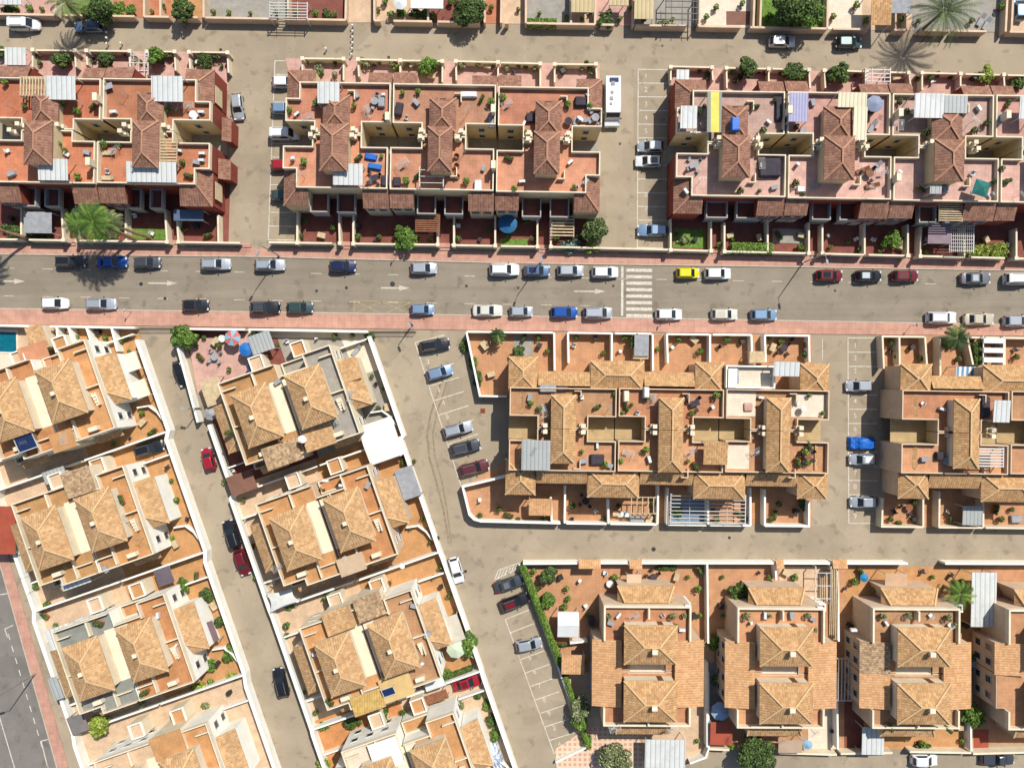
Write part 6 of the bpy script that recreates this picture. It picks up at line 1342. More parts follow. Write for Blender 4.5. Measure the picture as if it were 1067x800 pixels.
# covers, boxes, tanks
def cover(x, y, w, h, hz, zb, m, label, cat, name, ang=0., bev=.25):
    q = RR(x, y, w, h, zb+hz, ang); mb = MB(); c = (sum(p[0] for p in q)/4, sum(p[1] for p in q)/4)
    o = thing(name, label, cat, (*c, zb)); n = len(q)
    rg = random.Random(int(x*7+y)); rows = []
    for zz, sc in ((0,1.),(hz*.7,.97),(hz*.95,.88),(hz,.7)):
        rows.append([(*lerp(c, lerp(q[i], q[(i+1) % 4], t), sc*rg.uniform(.97,1.02)), zb+zz+rg.uniform(-.03,.03)*(zz > 0)) for i in range(4) for t in (0.06,.35,.65,.94)])
    for a, b in zip(rows, rows[1:]):
        for i in range(16): j = (i+1) % 16; mb.face([a[i], a[j], b[j], b[i]])
    mb.face(rows[-1]); mb.build('cover', m, o, True); return o
for a in [(803,174,23,20,.9,T,dark_m,'black covered round spa on the pink roof terrace','spa','spa',0),(622.5,479,15,11,.7,T,dark_m,'black covered barbecue on the clay roof terrace','barbecue','covered_barbecue',0),
 (386,163,13,6,.5,T,lblue_m,'upper of two blue covers on the roof terrace','cover','blue_cover',10),(390,173,14,6,.55,T,blue_m,'lower of two blue covers on the roof terrace','cover','blue_cover',10),(397,105,7,13,.7,T,grey_m,'grey covered stack on the upper middle roof terrace','cover','covered_furniture',0),
 (571,404.5,18,8,.7,T,grey_m,'pale covered furniture behind the tan strip roof','cover','covered_furniture',0),(586,405,12,5,.6,T,dark_m,'dark covered furniture beside the pale one','cover','covered_furniture',0),(488,98,18,6,.7,T,plast_m,'white inflatable boat on the upper middle roof terrace','boat','inflatable_boat',0),
 (512,125,6,16,.6,T,grey_m,'grey covered bench along the white dividing wall','cover','covered_bench',0),(553,122,9,10,.7,T,dark_m,'dark covered grill left of the third brown tower','grill','covered_grill',0),(415,113,8,14,.9,T,dark_m,'heap of dark cushions at the dividing wall','cushions','cushion_heap',10),(402,188,10,12,.7,T,dark_m,'dark covered sofa below the blue covers','sofa','covered_sofa',0),
 (413,189,8,10,.7,T,dark_m,'dark chairs folded at the front parapet','chairs','folded_chairs',0),(605,105,12,10,.8,T,dark_m,'dark furniture heap beside the corner roof by the motorhome','cover','covered_furniture',0),(986,197,6,8,.7,T,grey_m,'grey box below the third brown tower','box','storage_box',0),(666,500,0,0,0,T,dark_m,'','','',0),
 (685,539,0,0,0,0,dark_m,'','','',0),(650,536,14,6,.8,.06,plast_m,'white covered sofa in the middle back yards','sofa','covered_sofa',0),(664,541,16,7,.8,.06,grey_m,'grey covered sofa at the white back wall','sofa','covered_sofa',0),(1060,541,12,8,.6,.06,grey_m,'grey round tub in the right back yards','tub','garden_tub',0),(617,648,6,9,1.4,.06,dark_m,'dark blue covered bin by the first villa wall','bin','covered_bin',0),
 (1015,692,8,8,.9,.06,grey_m,'grey box at the passage of the fourth villa','box','storage_box',0),(750,122,9,11,.7,T,dark_m,'dark bench at the yellow striped awning','bench','covered_bench',0),(767,129,9,15,.7,8.7,lblue_m,'bright blue water tank cover on the brown tower roof','tank cover','tank_cover',0),(812,113,6,26,.6,T,dark_m,'row of dark chairs along the divider of the pink terrace','chairs','folded_chairs',0),
 (1042,123,6,12,.7,T,grey_m,'pale cabinet at the divider near the right border','cabinet','cabinet',0),(835,197,8,6,.6,T,plast_m,'white cooler on the grey deck of the pink terrace','cooler','cool_box',0),(1010,113,0,0,0,T,dark_m,'','','',0),(498,193,8,12,.8,T,plast_m,'white cabinet at the front parapet beside three armchairs','cabinet','cabinet',0),(674,409,6,12,1.5,T,plast_m,'white cupboard on the clay roof terrace','cupboard','cupboard',0),(653,413,6,12,1.3,T,cream2_m,'pale outdoor sink at the middle dividing wall','sink','outdoor_sink',0),
 (766,392,9,16,.7,T,grey_m,'white bath tub on the white paved terrace','tub','bath_tub',0),(780,424,9,9,.35,T,deckC,'round pink paddling pool on the white paved terrace','paddling pool','paddling_pool',0),(980,475,7,8,.8,T,dark_m,'dark grill beside the tan tower on the right','grill','covered_grill',0),(1028,424,9,22,.7,T,dark_m,'dark furniture row left of the white canopy on the right','cover','covered_furniture',0)]:
    if a[2]: cover(*a)
for a in [(211,118,T,'grey air conditioner at the parapet of the corner roof terrace'),(212,161,T,'white air conditioner on the lower corner roof terrace'),(211,168,T,'grey air conditioner next to the white one on the lower corner'),(662,470,0,''),(340,500,T,'air conditioner on the second middle villa terrace'),(357,505,T,'air conditioner at the parapet of the second middle villa'),(716,630,T,'air conditioner at the right parapet of the first villa terrace'),(710,655,T,'air conditioner on the right ledge of the first villa'),(853,632,T,'air conditioner on the right parapet of the second villa'),(996,640,0,''),(888,655,T,'air conditioner on the left ledge of the third villa'),(112,560,T,'air conditioner below the second left villa'),(470,660,0,''),(66,410,0,'')]:
    if a[2]: ac_unit(*a)
dish(317,457,7.1,'large white dish beside the sandy tile roof, first middle villa',.62) ; dish(835,425,T,'white dish on the white paved corner terrace'); dish(604,126,T,'dish on the roof terrace by the motorhome'); dish(62,398,T,'small dish on the first left villa',.4); dish(420,588,T,'dish on the parapet of the second middle villa',.4)
# swimming pools
def pool(pts, label, m=water_m, cm=deckW):
    w = PP(pts, .1); o = thing('swimming_pool', label, 'swimming pool', (*w[0], .0)); MB().ring(inset(w, -.3)[1], .32, .0, .16).build('pool_edge', cm, o); MB().prism(w, .0, .09).build('water', m, o)
pool([(-14,345),(17,346),(17.5,367),(-14,366)], 'teal swimming pool in the upper left yard below the main street')
pool([(a[0]/S*1+533.5, 400-a[1]/S) for a in RR(243,402,14,10,.1)], 'small green plunge pool at the first middle villa', mat('green_water', A(80,130,110), .1, .1, stain=0))
# blue-grey floor under the bar pergola, brown mat and so on
for pts, m, l in (([(699,521),(736,521),(736,546),(699,546)],mat('blue_tiles',A(130,150,176),.6,.1,.6,'slab',period=.4),'blue-grey tiled floor below the bar pergola'),([(757,12),(783,12),(783,26),(757,26)],brsheet,'brown mat on the white top yard'),([(259,344),(383,346),(398,384),(372,392),(355,352),(259,352)],deckW,'white paved corner terrace of the first middle villa'),([(805,238),(842,239),(842,254),(805,253)],deckG,'grey paved back yard of the pink terrace'),([(612,357) if False else (535,348),(555,348),(555,371),(535,371)],deckG,'grey paved strip in the corner garden'),
  ([(880,690),(900,690),(900,780),(880,780)],deckR,'dark red passage left of the third villa'),([(1015,760),(1030,760),(1030,780),(1015,780)],redr_m,'red floor patch beside the fourth villa'),([(812,590),(868,590),(868,628),(812,628)],deckP,'pale yard at the porch of the second villa'),([(842,735),(872,735),(872,780),(842,780)],deckW,'white paved court behind the second villa'),([(738,690),(762,690),(762,735),(738,735)],deckG,'grey passage floor left of the second villa'),
  ([(0,368),(20,368),(62,400),(0,420)],deckW,'pale paving around the teal pool'),([(196,355),(258,346),(285,395),(206,410)],deckC,'pinkish paving under the parasols of the corner villa')):
    struct('floor_patch', PP(pts, .1), -.1, .1, m, l, 'paving') if l[0] != '!' else None
# shade sail
o = thing('shade_sail', 'white shade sail stretched over the yard at the narrow lane', 'shade sail', (*P(294,625,3), .05)); mb = MB(); n = 8; cs = [(*P(278,618,3.2),3.2),(*P(304,613,2.6),2.6),(*P(312,626,3.2),3.2),(*P(282,638,2.5),2.5)]
gr = [[None]*(n+1) for _ in range(n+1)]; cc = [sum(c[k] for c in cs)/4 for k in range(3)]
for i in range(n+1):
    for j in range(n+1):
        u, v = i/n, j/n; p = Vector(cs[0]).lerp(cs[1], u).lerp(Vector(cs[3]).lerp(cs[2], u), v); e = .16*(math.sin(math.pi*u) if v in (0,1) else 0)+.16*(math.sin(math.pi*v) if u in (0,1) else 0)
        gr[i][j] = p.lerp(Vector(cc), e)
for i in range(n):
    for j in range(n): mb.face([gr[i][j], gr[i+1][j], gr[i+1][j+1], gr[i][j+1]])
mb.build('cloth', mat('sail_cloth', A(236,234,226), .8, .06, 1.), o, True)
for c in cs: MB().tube([(c[0],c[1],.05), (c[0],c[1],c[2]+.1)], .045).build('post', steel_m, o)
# lamps and signs
for x, y, h, l, arm in [(291,266.5,8.7,'tall street lamp at the upper kerb above the silver car',(-.6,-1.1)),(564,272,8.7,'tall street lamp at the upper kerb by the blue-grey car',(-.4,-1.2)),(836.5,274,8.7,'tall street lamp at the upper kerb left of the dark red car',(.2,-1.2)),(36.5,702,9.2,'tall street lamp at the avenue in the lower left',(-1.1,-.3)),(-10,262,8.7,'tall street lamp beyond the left border',(-.4,-1.2)),(209,425,5.,'short street lamp at the wall of the narrow lane',(-.5,.1)),(430,338,5.2,'short street lamp at the top of the parking court lane',(.2,-.5)),(68,47,3.8,'',0)]:
    if arm: lamp_post(x, y, h, l, arm)
for x, y, l in ((137,325,'round sign on the lower pavement near the lane'),(691,334,'round sign on the lower pavement right of the zebra crossing'),(948,340,'round sign on the lower pavement under the white sport utility car'),(414,266,'round sign on the upper pavement left of pale silver hatchback')): sign_post(x, y, 2.6, l)
# bollards in the top street
gb = 'bollards of the top street'
for i, (x, y) in enumerate(((368,29),(368,35),(368,41),(368,47),(367.5,53),(367,59),(340.5,53),(128,47.5),(113.5,30),(113.5,36),(113.5,42),(113.5,48))):
    p = P(x, y); o = thing('bollard', ('bollard with white ball top standing alone before the middle terrace' if i == 6 else 'bollard with white ball top standing alone before the left terrace' if i == 7 else 'short bollard in the row across the top street near the sandy path' if i < 6 else 'short bollard in the row right of the blue-grey car'), 'bollard', (*p, 0), gb if i not in (6,7) else None) if True else None
    MB().tube([(*p, 0), (*p, .75)], .09).build('post', steel_m, o); m = MB(); 
    m.tube([(*p, .72), (*p, .78), (*p, .88), (*p, .97)], [.08,.17,.17,.06], n=10); m.build('ball_top', plast_m, o)
# pedestrian on the upper pavement
def person(x, y, ang, label):
    p = P(x, y, .12); me = bpy.data.meshes.new('body'); z = .12
    J = [(0,0,.95),(0,0,1.2),(0,0,1.42),(0,.02,1.53),(0,.03,1.64),(0,.02,1.74),(-.19,0,1.4),(-.25,-.08,1.13),(-.22,.1,.9),(.19,0,1.4),(.25,.06,1.13),(.22,-.14,.92),(-.1,0,.9),(-.1,.14,.5),(-.1,.02,.08),(-.1,.18,.04),(.1,0,.9),(.1,-.06,.5),(.1,-.28,.1),(.1,-.16,.04)]
    E = [(0,1),(1,2),(2,3),(3,4),(4,5),(2,6),(6,7),(7,8),(2,9),(9,10),(10,11),(0,12),(12,13),(13,14),(14,15),(0,16),(16,17),(17,18),(18,19)]
    R = [.15,.14,.15,.055,.1,.075,.065,.05,.04,.065,.05,.04,.09,.065,.05,.045,.09,.065,.05,.045]
    me.from_pydata(J, E, []); o = bpy.data.objects.new('person', me); COL.objects.link(o); o.location = (*p, z-.0); o.rotation_euler = (0,0,math.radians(ang))
    o.modifiers.new('skin', 'SKIN'); o.modifiers.new('sub', 'SUBSURF').levels = 1
    for i, r in enumerate(R): me.skin_vertices[0].data[i].radius = (r, r*.8)
    me.skin_vertices[0].data[0].use_root = True
    dg = bpy.context.evaluated_depsgraph_get(); m2 = bpy.data.meshes.new_from_object(o.evaluated_get(dg)); o.modifiers.clear(); o.data = m2
    for nm, c in (('skin', A(214,160,130)), ('shirt', A(110,130,170)), ('trousers', A(80,84,104)), ('hair', A(60,44,36))): m2.materials.append(mat('person_'+nm, c, .8, .05, 1.))
    for f in m2.polygons:
        c = f.center; f.material_index = 3 if c.z > 1.66 else 0 if c.z > 1.47 else 1 if c.z > .95 and abs(c.x) < .24 else 2 if c.z > .1 and abs(c.x) < .2 else 0; f.use_smooth = True
    tag(o, label, 'person')
person(861, 267.5, -80, 'person in blue top and dark trousers walking on the upper pavement')
# ------------------------------------------------------------------ lit areas of the red end walls, painted as cream panels
def child_of(label_part): return [o for o in bpy.data.objects if o.get('label') and label_part in o['label']][0]
for lab, xr, ya, yb, sd in (('heading down the side street',222,90,108,1),('white roofed lower terrace',222,190,208,1)):
    t = child_of(lab); X = P(xr-.75, 100, DZ)[0]; y0, y1 = P(0, ya, 4.5)[1], P(0, yb, 4.5)[1]
    MB().prism([(X-.0,y1),(X+.05,y1),(X+.05,y0),(X-.0,y0)], 2.2, 4.9).build('plaster_panel', cream_m, t)
# ------------------------------------------------------------------ pots and planters, one group per yard
def pots(label, group, spots, z=.06, seed=0, lm=leaf2):
    rg = random.Random(seed); base = None
    if 'top yards' in group: spots = [(x, min(y, ty(x)-4)) for x, y in spots]
    for (x, y) in spots:
        p = P(x, y, z)
        if base is None:
            base = thing('potted_plant', label, 'potted plant', (*p, z), group)
            m = MB(); m.tube([(*p, z), (*p, z+.42)], [.19,.27], n=10); m.build('pot', pot_m, base)
            m = MB(); leaf_blob(m, (p[0], p[1], z+.75), (.42,.42,.42), 90, .13, rg); m.build('foliage', lm, base)
        else:
            c = base.copy(); COL.objects.link(c); c.location = (*p, z); c.rotation_euler = (0,0,rg.uniform(0,6)); s = rg.uniform(.7,1.25); c.scale = (s,s,s)
            for ch in list(base.children):
                k = ch.copy(); COL.objects.link(k); k.parent = c
pots('potted plant in the front yards of the upper left terrace','pots of the upper left front yards',[(40,60),(44,67),(74,66),(96,66),(116,66),(131,58),(148,66),(171,66),(179,60),(203,68),(228,62),(232,70)],seed=1,lm=leaf1)
pots('potted plant in the front yards of the upper middle terrace','pots of the upper middle front yards',[(320,66),(350,80),(378,66),(383,70),(396,67),(410,68),(425,68),(436,78),(481,70),(498,69),(514,70),(528,74),(540,71),(557,74),(583,72),(606,74),(616,78)],seed=2,lm=leaf3)
pots('potted plant in the front yards of the upper right terrace','pots of the upper right front yards',[(705,88),(728,76),(736,80),(762,77),(765,86),(796,78),(812,78),(862,80),(890,80),(896,79),(953,84),(966,84),(974,80),(988,82),(1014,84),(1042,84)],seed=3,lm=leaf1)
pots('potted plant in the shady back yards of the upper right terrace','pots of the upper right back yards',[(748,256),(763,250),(832,258),(838,247),(864,258),(882,252),(894,260),(915,262),(941,250),(963,262),(1018,262)],seed=4,lm=leaf2)
pots('potted plant in the shady back yards of the upper middle terrace','pots of the upper middle back yards',[(315,247),(348,238),(374,248),(396,248),(449,250),(478,250),(510,240),(528,246),(554,250),(580,250)],seed=5,lm=leaf1)
pots('potted plant on the salmon roof terraces of the upper middle terrace','pots of the upper middle roof terraces',[(303,116),(330,109),(370,112),(404,123),(420,98),(436,97),(512,108),(524,104),(548,140),(592,110),(614,112),(318,170),(398,164),(424,190),(486,190),(536,198),(598,196)],z=6.02,seed=6,lm=leaf2)
pots('potted plant on the pink roof terraces of the upper right terrace','pots of the pink roof terraces',[(728,118),(733,112),(793,138),(806,105),(812,139),(828,134),(935,108),(942,118),(962,140),(1012,138),(1025,130),(827,192),(836,203),(790,200),(770,200),(1040,178),(1033,190),(985,186)],z=6.02,seed=7,lm=leaf1)
pots('potted plant on the terracotta roof terraces of the upper left terrace','pots of the upper left roof terraces',[(8,88),(28,112),(68,110),(84,118),(112,90),(178,116),(64,152),(70,158),(84,186),(111,152),(126,152),(192,170)],z=6.02,seed=8,lm=leaf2)
pots('potted plant in the front yards of the middle terrace','pots of the middle front yards',[(560,352),(570,366),(600,352),(628,368),(650,352),(684,364),(706,354),(728,366),(756,354),(800,352),(838,360),(836,370),(812,356)],seed=9,lm=leaf2)
pots('potted plant in the back yards of the middle terrace','pots of the middle back yards',[(500,536),(520,530),(540,540),(566,540),(596,526),(628,540),(644,526),(680,524),(745,540),(776,540),(802,540),(810,524)],seed=10,lm=leaf1)
pots('potted plant on the clay roof terraces of the middle terrace','pots of the clay roof terraces',[(553,420),(562,425),(640,410),(648,430),(658,421),(674,414),(720,430),(745,412),(842,412),(856,430),(606,470),(630,483),(646,480),(672,468),(716,480),(836,470),(840,482)],z=6.02,seed=11,lm=leaf2)
pots('potted plant in the yards of the right hand tan terrace','pots of the right hand tan terrace',[(926,358),(932,372),(956,374),(984,358),(996,374),(1032,364),(1056,372),(926,540),(934,544),(950,522),(988,540),(1040,540),(1052,530)],seed=12,lm=leaf1)
pots('potted plant in the clay yards of the lower right villas','pots of the lower right villas',[(556,594),(590,612),(592,622),(588,630),(612,640),(640,600),(716,600),(726,612),(728,640),(752,600),(752,640),(742,660),(800,600),(826,600),(888,604),(892,640),(910,612),(970,600),(1000,604),(760,774),(726,770),(1000,770),(958,772)],seed=13,lm=leaf2)
pots('potted plant on the roof terraces of the lower right villas','pots of the lower right roof terraces',[(634,640),(650,652),(700,640),(712,640),(776,640),(800,640),(840,640),(848,655),(918,640),(944,640),(985,642),(992,650)],z=6.02,seed=14,lm=leaf3)
pots('potted plant in the yards of the left slanting villas','pots of the left slanting villas',[(82,352),(98,356),(112,352),(128,356),(136,366),(150,430),(128,450),(120,462),(180,500),(186,520),(160,500),(140,570),(160,575),(172,600),(152,620),(238,650),(180,672),(196,680),(170,718),(150,728),(222,740),(40,610),(52,628),(60,650),(92,720)],seed=15,lm=leaf2)
pots('potted plant in the yards of the middle slanting villas','pots of the middle slanting villas',[(206,360),(214,352),(268,348),(240,385),(230,360),(290,360),(350,350),(368,350),(388,392),(400,405),(395,425),(226,458),(232,475),(236,500),(255,520),(275,525),(360,520),(416,470),(432,480),(440,540),(428,550),(448,565),(268,600),(274,612),(300,650),(300,660),(304,690),(452,600),(460,590),(468,620),(452,640),(318,720),(330,740),(420,740),(440,736),(470,744),(490,750),(470,772)],seed=16,lm=leaf1)
pots('potted plant behind the street wall of the top yards','pots of the top yards',[(20,24),(34,20),(46,26),(160,24),(172,10),(200,24),(224,24),(240,18),(262,24),(290,22),(310,24),(330,22),(350,20),(395,12),(402,4),(408,20),(452,24),(470,4),(512,10),(540,12),(562,16),(590,20),(606,22),(645,22),(656,10),(670,26),(700,22),(735,20),(745,10),(772,6),(800,20),(866,20),(890,8),(900,24),(938,22),(955,24),(1010,24),(1040,10)],seed=17,lm=leaf2)
# ------------------------------------------------------------------ inner walls, steps and low annexes in the villa yards
def lwall(fr, path, label, z=1.3, m=white_m, t=.2): 
    return tag(MB().wall([fr(*p) for p in path], t, 0, z).build('garden_wall', m), label, 'garden wall')
wl = {('a',1):'first left',('a',2):'second left',('a',3):'third left',('a',4):'lowest left',('b',1):'first middle',('b',2):'second middle',('b',3):'third middle',('b',4):'lowest middle'}
for k, f in LF.items():
    n = wl[k]
    lwall(f, [(8.6,-5.8),(12.7,-5.8)], 'low white wall crossing the right yard near the top of the %s villa' % n)
    lwall(f, [(9.6,4.6),(11.3,4.9),(12.2,6.2),(12.6,7.6)], 'curved white wall in the right yard of the %s villa' % n, 1.1)
    lwall(f, [(-8.6,-4.6),(-12.8,-4.6)], 'low white wall crossing the left yard near the top of the %s villa' % n)
    lwall(f, [(-8.6,5.4),(-12.8,5.4)], 'low white wall crossing the left yard near the foot of the %s villa' % n)
    for sd in (-1, 1):      # bridge and stairs between neighbours
        q = f.rect(*sorted((sd*2.2, sd*4.2))[:1], -8.6, sorted((sd*2.2, sd*4.2))[1], -6.45)
        o = thing('annex', 'small cream roofed annex over the alley, %s of the %s villa' % ('right half' if sd > 0 else 'left half', n), 'annex', (*f(sd*3.2,-7.5), 0))
        b = MB(); solid(b, q, 0, 3.1); b.build('outer_walls', cream2_m, o); MB().ring(q, .15, 3.1, 3.5).build('parapet', white_m, o); _, ins = inset(q, .16); MB().prism(ins, 3.1, 3.12).build('roof_floor', deckL if sd > 0 else deckP, o)

# raised white terrace with steps between the corner hips of the middle terrace
q = R4(755,381,806,404.5,5.9,.9); o = thing('raised_terrace', 'raised white paved terrace with steps above the white paved roof deck', 'terrace', (*P(780,392),0))
b = MB(); solid(b, q, 0, 5.86); b.build('outer_walls', cream2_m, o); _, i2 = inset(q, .2); MB().prism(i2, 5.84, 5.89).build('floor', deckW, o); MB().ring(q, .2, 5.86, 6.7).build('parapet', white_m, o)
st = MB()
for k in range(5): st.prism(R4(757,384+k*3,766,404-.001*k,6,.9), 5.9+.0, 7.0-.2*k)
st.build('steps', white_m, o)
for sx, sy, l in ((716,640,'first'),(857,641,'second'),(1000,642,'third')):
    f = R4(sx-9,sy-12,sx+4,sy-4,4.,0); o = thing('planter_wall', 'white walled planter ledge at the right of the %s villa in the lower right row' % l, 'planter', (*P(sx,sy-8),0)); MB().prism(f, 0, 3.5).ring(f, .2, 3.5, 3.9).build('wall', white_m, o); _, i2 = inset(f, .22); MB().prism(i2, 3.5, 3.7).build('soil', brsheet, o)
# ------------------------------------------------------------------ loose things standing about, in groups of look-alikes
def clones(build, label, cat, name, group, spots, z, seed=0, smin=.85, smax=1.15):
    rg = random.Random(seed); base = None
    for (x, y) in spots:
        p = P(x, y, z)
        if base is None:
            base = thing(name, label, cat, (*p, z), group); build(base, p, z); base.rotation_euler = (0,0,rg.uniform(0,6.28))
        else:
            c = base.copy(); COL.objects.link(c); c.location = (*p, z); c.rotation_euler = (0,0,rg.uniform(0,6.28)); s = rg.uniform(smin,smax); c.scale = (s,s,s)
            for ch in list(base.children):
                k = ch.copy(); COL.objects.link(k); k.parent = c
def b_chair(m):
    def f(o, p, z):
        MB().box((p[0],p[1],z+.43),(.5,.5,.06)).build('seat', m, o); MB().box((p[0]+.24,p[1],z+.72),(.06,.5,.56)).build('backrest', m, o)
        for sx in (-.21,.21):
            for sy in (-.21,.21): MB().box((p[0]+sx,p[1]+sy,z+.2),(.05,.05,.4)).build('leg', m, o)
    return f
def b_box(m, w=.9, d=.5, h=.55):
    def f(o, p, z):
        MB().box((p[0],p[1],z+h/2),(w,d,h)).build('body', m, o); MB().box((p[0],p[1],z+h+.03),(w+.06,d+.06,.06)).build('lid', m, o)
    return f
def b_planter(o, p, z):
    MB().box((p[0],p[1],z+.22),(1.3,.42,.44)).build('trough', pot_m, o); m = MB(); rg = random.Random(4)
    for k in (-.4,0,.4): leaf_blob(m, (p[0]+k,p[1],z+.62),(.32,.28,.3),60,.12,rg)
    m.build('foliage', leaf1, o)
def b_rack(o, p, z):
    m = MB()
    for k in range(7): m.box((p[0]-.45+.15*k,p[1],z+.95),(.02,1.6,.02))
    m.build('lines', frame_m, o); m = MB(); m.box((p[0],p[1]-.8,z+.95),(1.,.03,.03)); m.build('bar', frame_m, o); m = MB(); m.box((p[0],p[1]+.8,z+.95),(1.,.03,.03)); m.build('bar', frame_m, o)
    MB().roof([[(p[0]-.3,p[1]-.6,z+.98),(p[0]-.02,p[1]-.6,z+.98),(p[0]-.02,p[1]+.1,z+.98),(p[0]-.3,p[1]+.1,z+.98)]],.02).build('towel', grey_m, o)
    for s in (-.75,.75): MB().bar((p[0]-.4,p[1]+s,z),(p[0]+.4,p[1]+s,z+.93),.03).build('leg', frame_m, o)
def b_aerial(o, p, z):
    MB().tube([(*p,z),(*p,z+2.4)],.03).build('mast', steel_m, o); m = MB(); m.box((p[0],p[1],z+2.3),(1.1,.03,.03))
    for k in range(6): m.box((p[0]-.5+.2*k,p[1],z+2.32),(.02,.6,.02))
    m.build('antenna', steel_m, o)
def b_ac(o, p, z):
    MB().box((*p,z+.4),(.85,.36,.62)).build('casing', plast_m, o); MB().tube([(p[0],p[1]-.18,z+.4),(p[0],p[1]-.2,z+.4)],.25,n=12).build('fan_grille', dsteel_m, o)
R_ = {'A':('terracotta roof terraces of the upper left terrace',[(18,116),(64,90),(98,112),(120,118),(134,100),(182,112),(198,112),(206,124),(10,158),(14,182),(72,162),(92,160),(114,180),(122,158),(170,182),(188,158),(198,184),(206,170)]),
 'B':('salmon roof terraces of the upper middle terrace',[(310,120),(322,124),(372,100),(384,118),(400,100),(424,124),(434,108),(488,118),(502,104),(528,110),(546,130),(600,128),(612,100),(306,166),(318,186),(374,166),(388,192),(420,172),(436,184),(484,160),(504,176),(530,166),(544,190),(594,170),(610,190),(600,196)]),
 'C':('pink roof terraces of the upper right terrace',[(722,140),(734,130),(786,112),(800,128),(836,138),(846,108),(896,130),(906,118),(936,132),(950,118),(1008,130),(1018,114),(1048,110),(714,200),(728,190),(792,172),(806,196),(830,172),(848,194),(902,200),(916,180),(936,180),(958,198),(1012,182),(1030,204),(1046,190),(1056,206)]),
 'D':('clay roof terraces of the middle terrace',[(552,414),(566,428),(606,414),(622,424),(634,426),(652,424),(664,430),(680,416),(716,414),(742,424),(792,414),(830,420),(556,468),(608,480),(622,464),(634,484),(654,472),(676,478),(718,470),(724,486),(786,470),(830,482),(842,464),(960,420),(980,426),(1026,446),(962,478),(984,480)]),
 'V':('roof terraces of the lower right villas',[(636,648),(644,640),(660,640),(690,640),(702,650),(782,648),(796,640),(824,640),(846,644),(922,648),(936,640),(968,640),(988,650),(640,756),(700,758),(782,758),(842,756),(926,756),(986,758)]),
 'L':('roof terraces of the slanting villas',[(20,412),(84,402),(92,420),(70,456),(34,460),(60,534),(128,520),(140,536),(112,592),(150,560),(30,600),(104,648),(166,640),(184,672),(152,720),(110,738),(190,800),(240,450),(268,462),(350,440),(366,412),(330,392),(290,398),(302,548),(290,590),(360,580),(398,530),(384,505),(344,516),(344,730),(372,700),(446,660),(432,630),(440,690),(330,680)])}
k = 0
for key, (where, sp) in R_.items():
    sp = list(sp); random.Random(key).shuffle(sp); n = len(sp); s = [sp[i::6] for i in range(6)]; k += 10
    for (bf, lab, cat, nm, sl) in ((b_chair(plast_m),'white plastic chair on the ','chair','plastic_chair',s[0]),(b_box(grey_m),'grey storage box on the ','box','storage_box',s[1]),(b_planter,'long clay planter with greenery on the ','planter','planter',s[2]),
        (b_rack,'folding clothes rack with towel on the ','clothes rack','clothes_rack',s[3]),(b_aerial,'thin television aerial on the ','aerial','television_aerial',s[4]),(b_ac,'white air conditioner box on the ','air conditioner','air_conditioner',s[5])):
        if sl: clones(bf, lab+where, cat, nm, nm.replace('_',' ')+' on '+where, sl, 6.02, k); k += 1
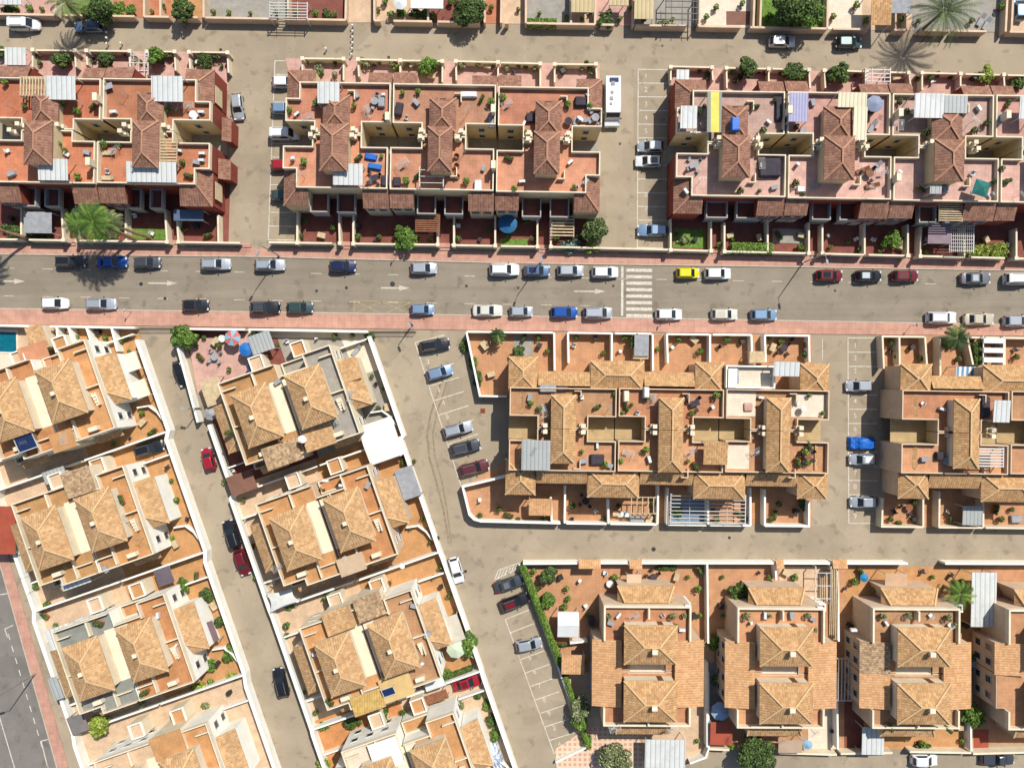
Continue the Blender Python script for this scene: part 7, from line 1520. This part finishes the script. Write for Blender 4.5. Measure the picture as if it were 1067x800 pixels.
Y_ = {'front':('front yards above the main street',[(26,62),(70,60),(100,64),(140,62),(206,66),(334,80),(350,66),(390,70),(430,68),(450,80),(484,70),(508,70),(536,76),(546,70),(586,76),(612,70),(710,78),(736,80),(770,82),(790,76),(818,78),(870,84),(932,82),(970,86),(992,80),(1012,82),(1052,82)]),
 'back':('shady back yards above the main street',[(14,228),(56,240),(142,226),(160,244),(192,240),(206,236),(218,246),(318,232),(336,246),(374,236),(392,250),(436,248),(478,236),(500,250),(524,240),(548,232),(580,236),(604,246),(704,244),(724,250),(760,246),(790,248),(810,246),(834,246),(862,246),(890,250),(908,250),(938,256),(964,250),(1012,250),(1026,250),(1046,256)]),
 'mid':('walled yards of the tan terraces',[(505,360),(512,390),(546,352),(562,360),(598,360),(620,352),(646,366),(666,368),(700,362),(722,354),(748,362),(772,356),(804,362),(824,354),(500,520),(530,536),(552,530),(596,540),(620,532),(642,534),(676,540),(742,530),(770,534),(806,536),(828,532),(926,366),(948,362),(988,360),(1034,366),(1056,364),(930,532),(950,540),(986,532),(1012,540),(1036,530)]),
 'low':('clay yards of the lower right villas',[(560,612),(584,600),(604,604),(610,630),(564,644),(586,670),(606,690),(630,596),(704,600),(728,594),(722,640),(730,680),(750,630),(790,596),(818,596),(860,596),(880,612),(884,650),(896,596),(960,594),(990,598),(1004,650),(1020,720),(750,760),(866,760),(906,774),(1000,756)]),
 'slant':('yards of the slanting villas',[(76,346),(104,346),(132,352),(150,440),(160,450),(136,456),(176,486),(196,540),(184,566),(168,590),(206,600),(224,630),(228,690),(240,720),(36,590),(48,640),(64,690),(210,372),(226,356),(276,352),(300,356),(330,352),(392,400),(404,424),(228,470),(244,490),(256,540),(264,570),(420,480),(436,510),(448,540),(456,560),(286,606),(300,650),(306,700),(460,610),(476,640),(462,740),(500,760),(330,770)])}
for key, (where, sp) in Y_.items():
    sp = list(sp); random.Random(key).shuffle(sp); s = [sp[i::5] for i in range(5)]; k += 10
    for (bf, lab, cat, nm, sl) in ((b_chair(plast_m),'white plastic chair in the ','chair','plastic_chair',s[0]),(b_chair(dark_m),'dark garden armchair in the ','chair','garden_armchair',s[1]),(b_planter,'long clay planter with greenery in the ','planter','planter',s[2]),(b_box(woodl_m,1.1,.7,.7),'pale wooden chest in the ','chest','garden_chest',s[3]),(b_box(dsteel_m,.6,.6,.95),'dark wheelie bin in the ','bin','rubbish_bin',s[4])):
        clones(bf, lab+where, cat, nm, nm.replace('_',' ')+' in '+where, sl, .12, k); k += 1
# ------------------------------------------------------------------ light and camera
w = bpy.data.worlds.new('World'); SC.world = w; w.use_nodes = True
nt = w.node_tree; bg = nt.nodes['Background']; sky = nt.nodes.new('ShaderNodeTexSky'); sky.sky_type = 'NISHITA'; sky.sun_disc = False
EL = math.radians(54); dx, dy = .57, .82
sky.sun_elevation = EL; sky.sun_rotation = math.atan2(dx, dy)
nt.links.new(sky.outputs[0], bg.inputs[0]); bg.inputs[1].default_value = .09
L = bpy.data.lights.new('Sun', 'SUN'); L.energy = 4.2; L.angle = math.radians(.5); L.color = (1., .955, .89)
s = bpy.data.objects.new('sun', L); COL.objects.link(s)
d = Vector((-dx*math.cos(EL)/math.hypot(dx,dy), -dy*math.cos(EL)/math.hypot(dx,dy), -math.sin(EL)))
s.rotation_euler = d.to_track_quat('-Z', 'Y').to_euler()
c = bpy.data.cameras.new('camera'); c.sensor_width = 36; c.lens = 36*H/(1067*S); c.clip_start = 1; c.clip_end = 1500
co = bpy.data.objects.new('camera', c); COL.objects.link(co); co.location = (0,0,H); SC.camera = co
SC.view_settings.view_transform = 'Standard'; SC.view_settings.look = 'None'; SC.view_settings.exposure = .58; SC.view_settings.gamma = 1; SC.view_settings.use_curve_mapping = False
for o in list(bpy.data.objects):     # one clean structure flag for every piece of the setting
    pass
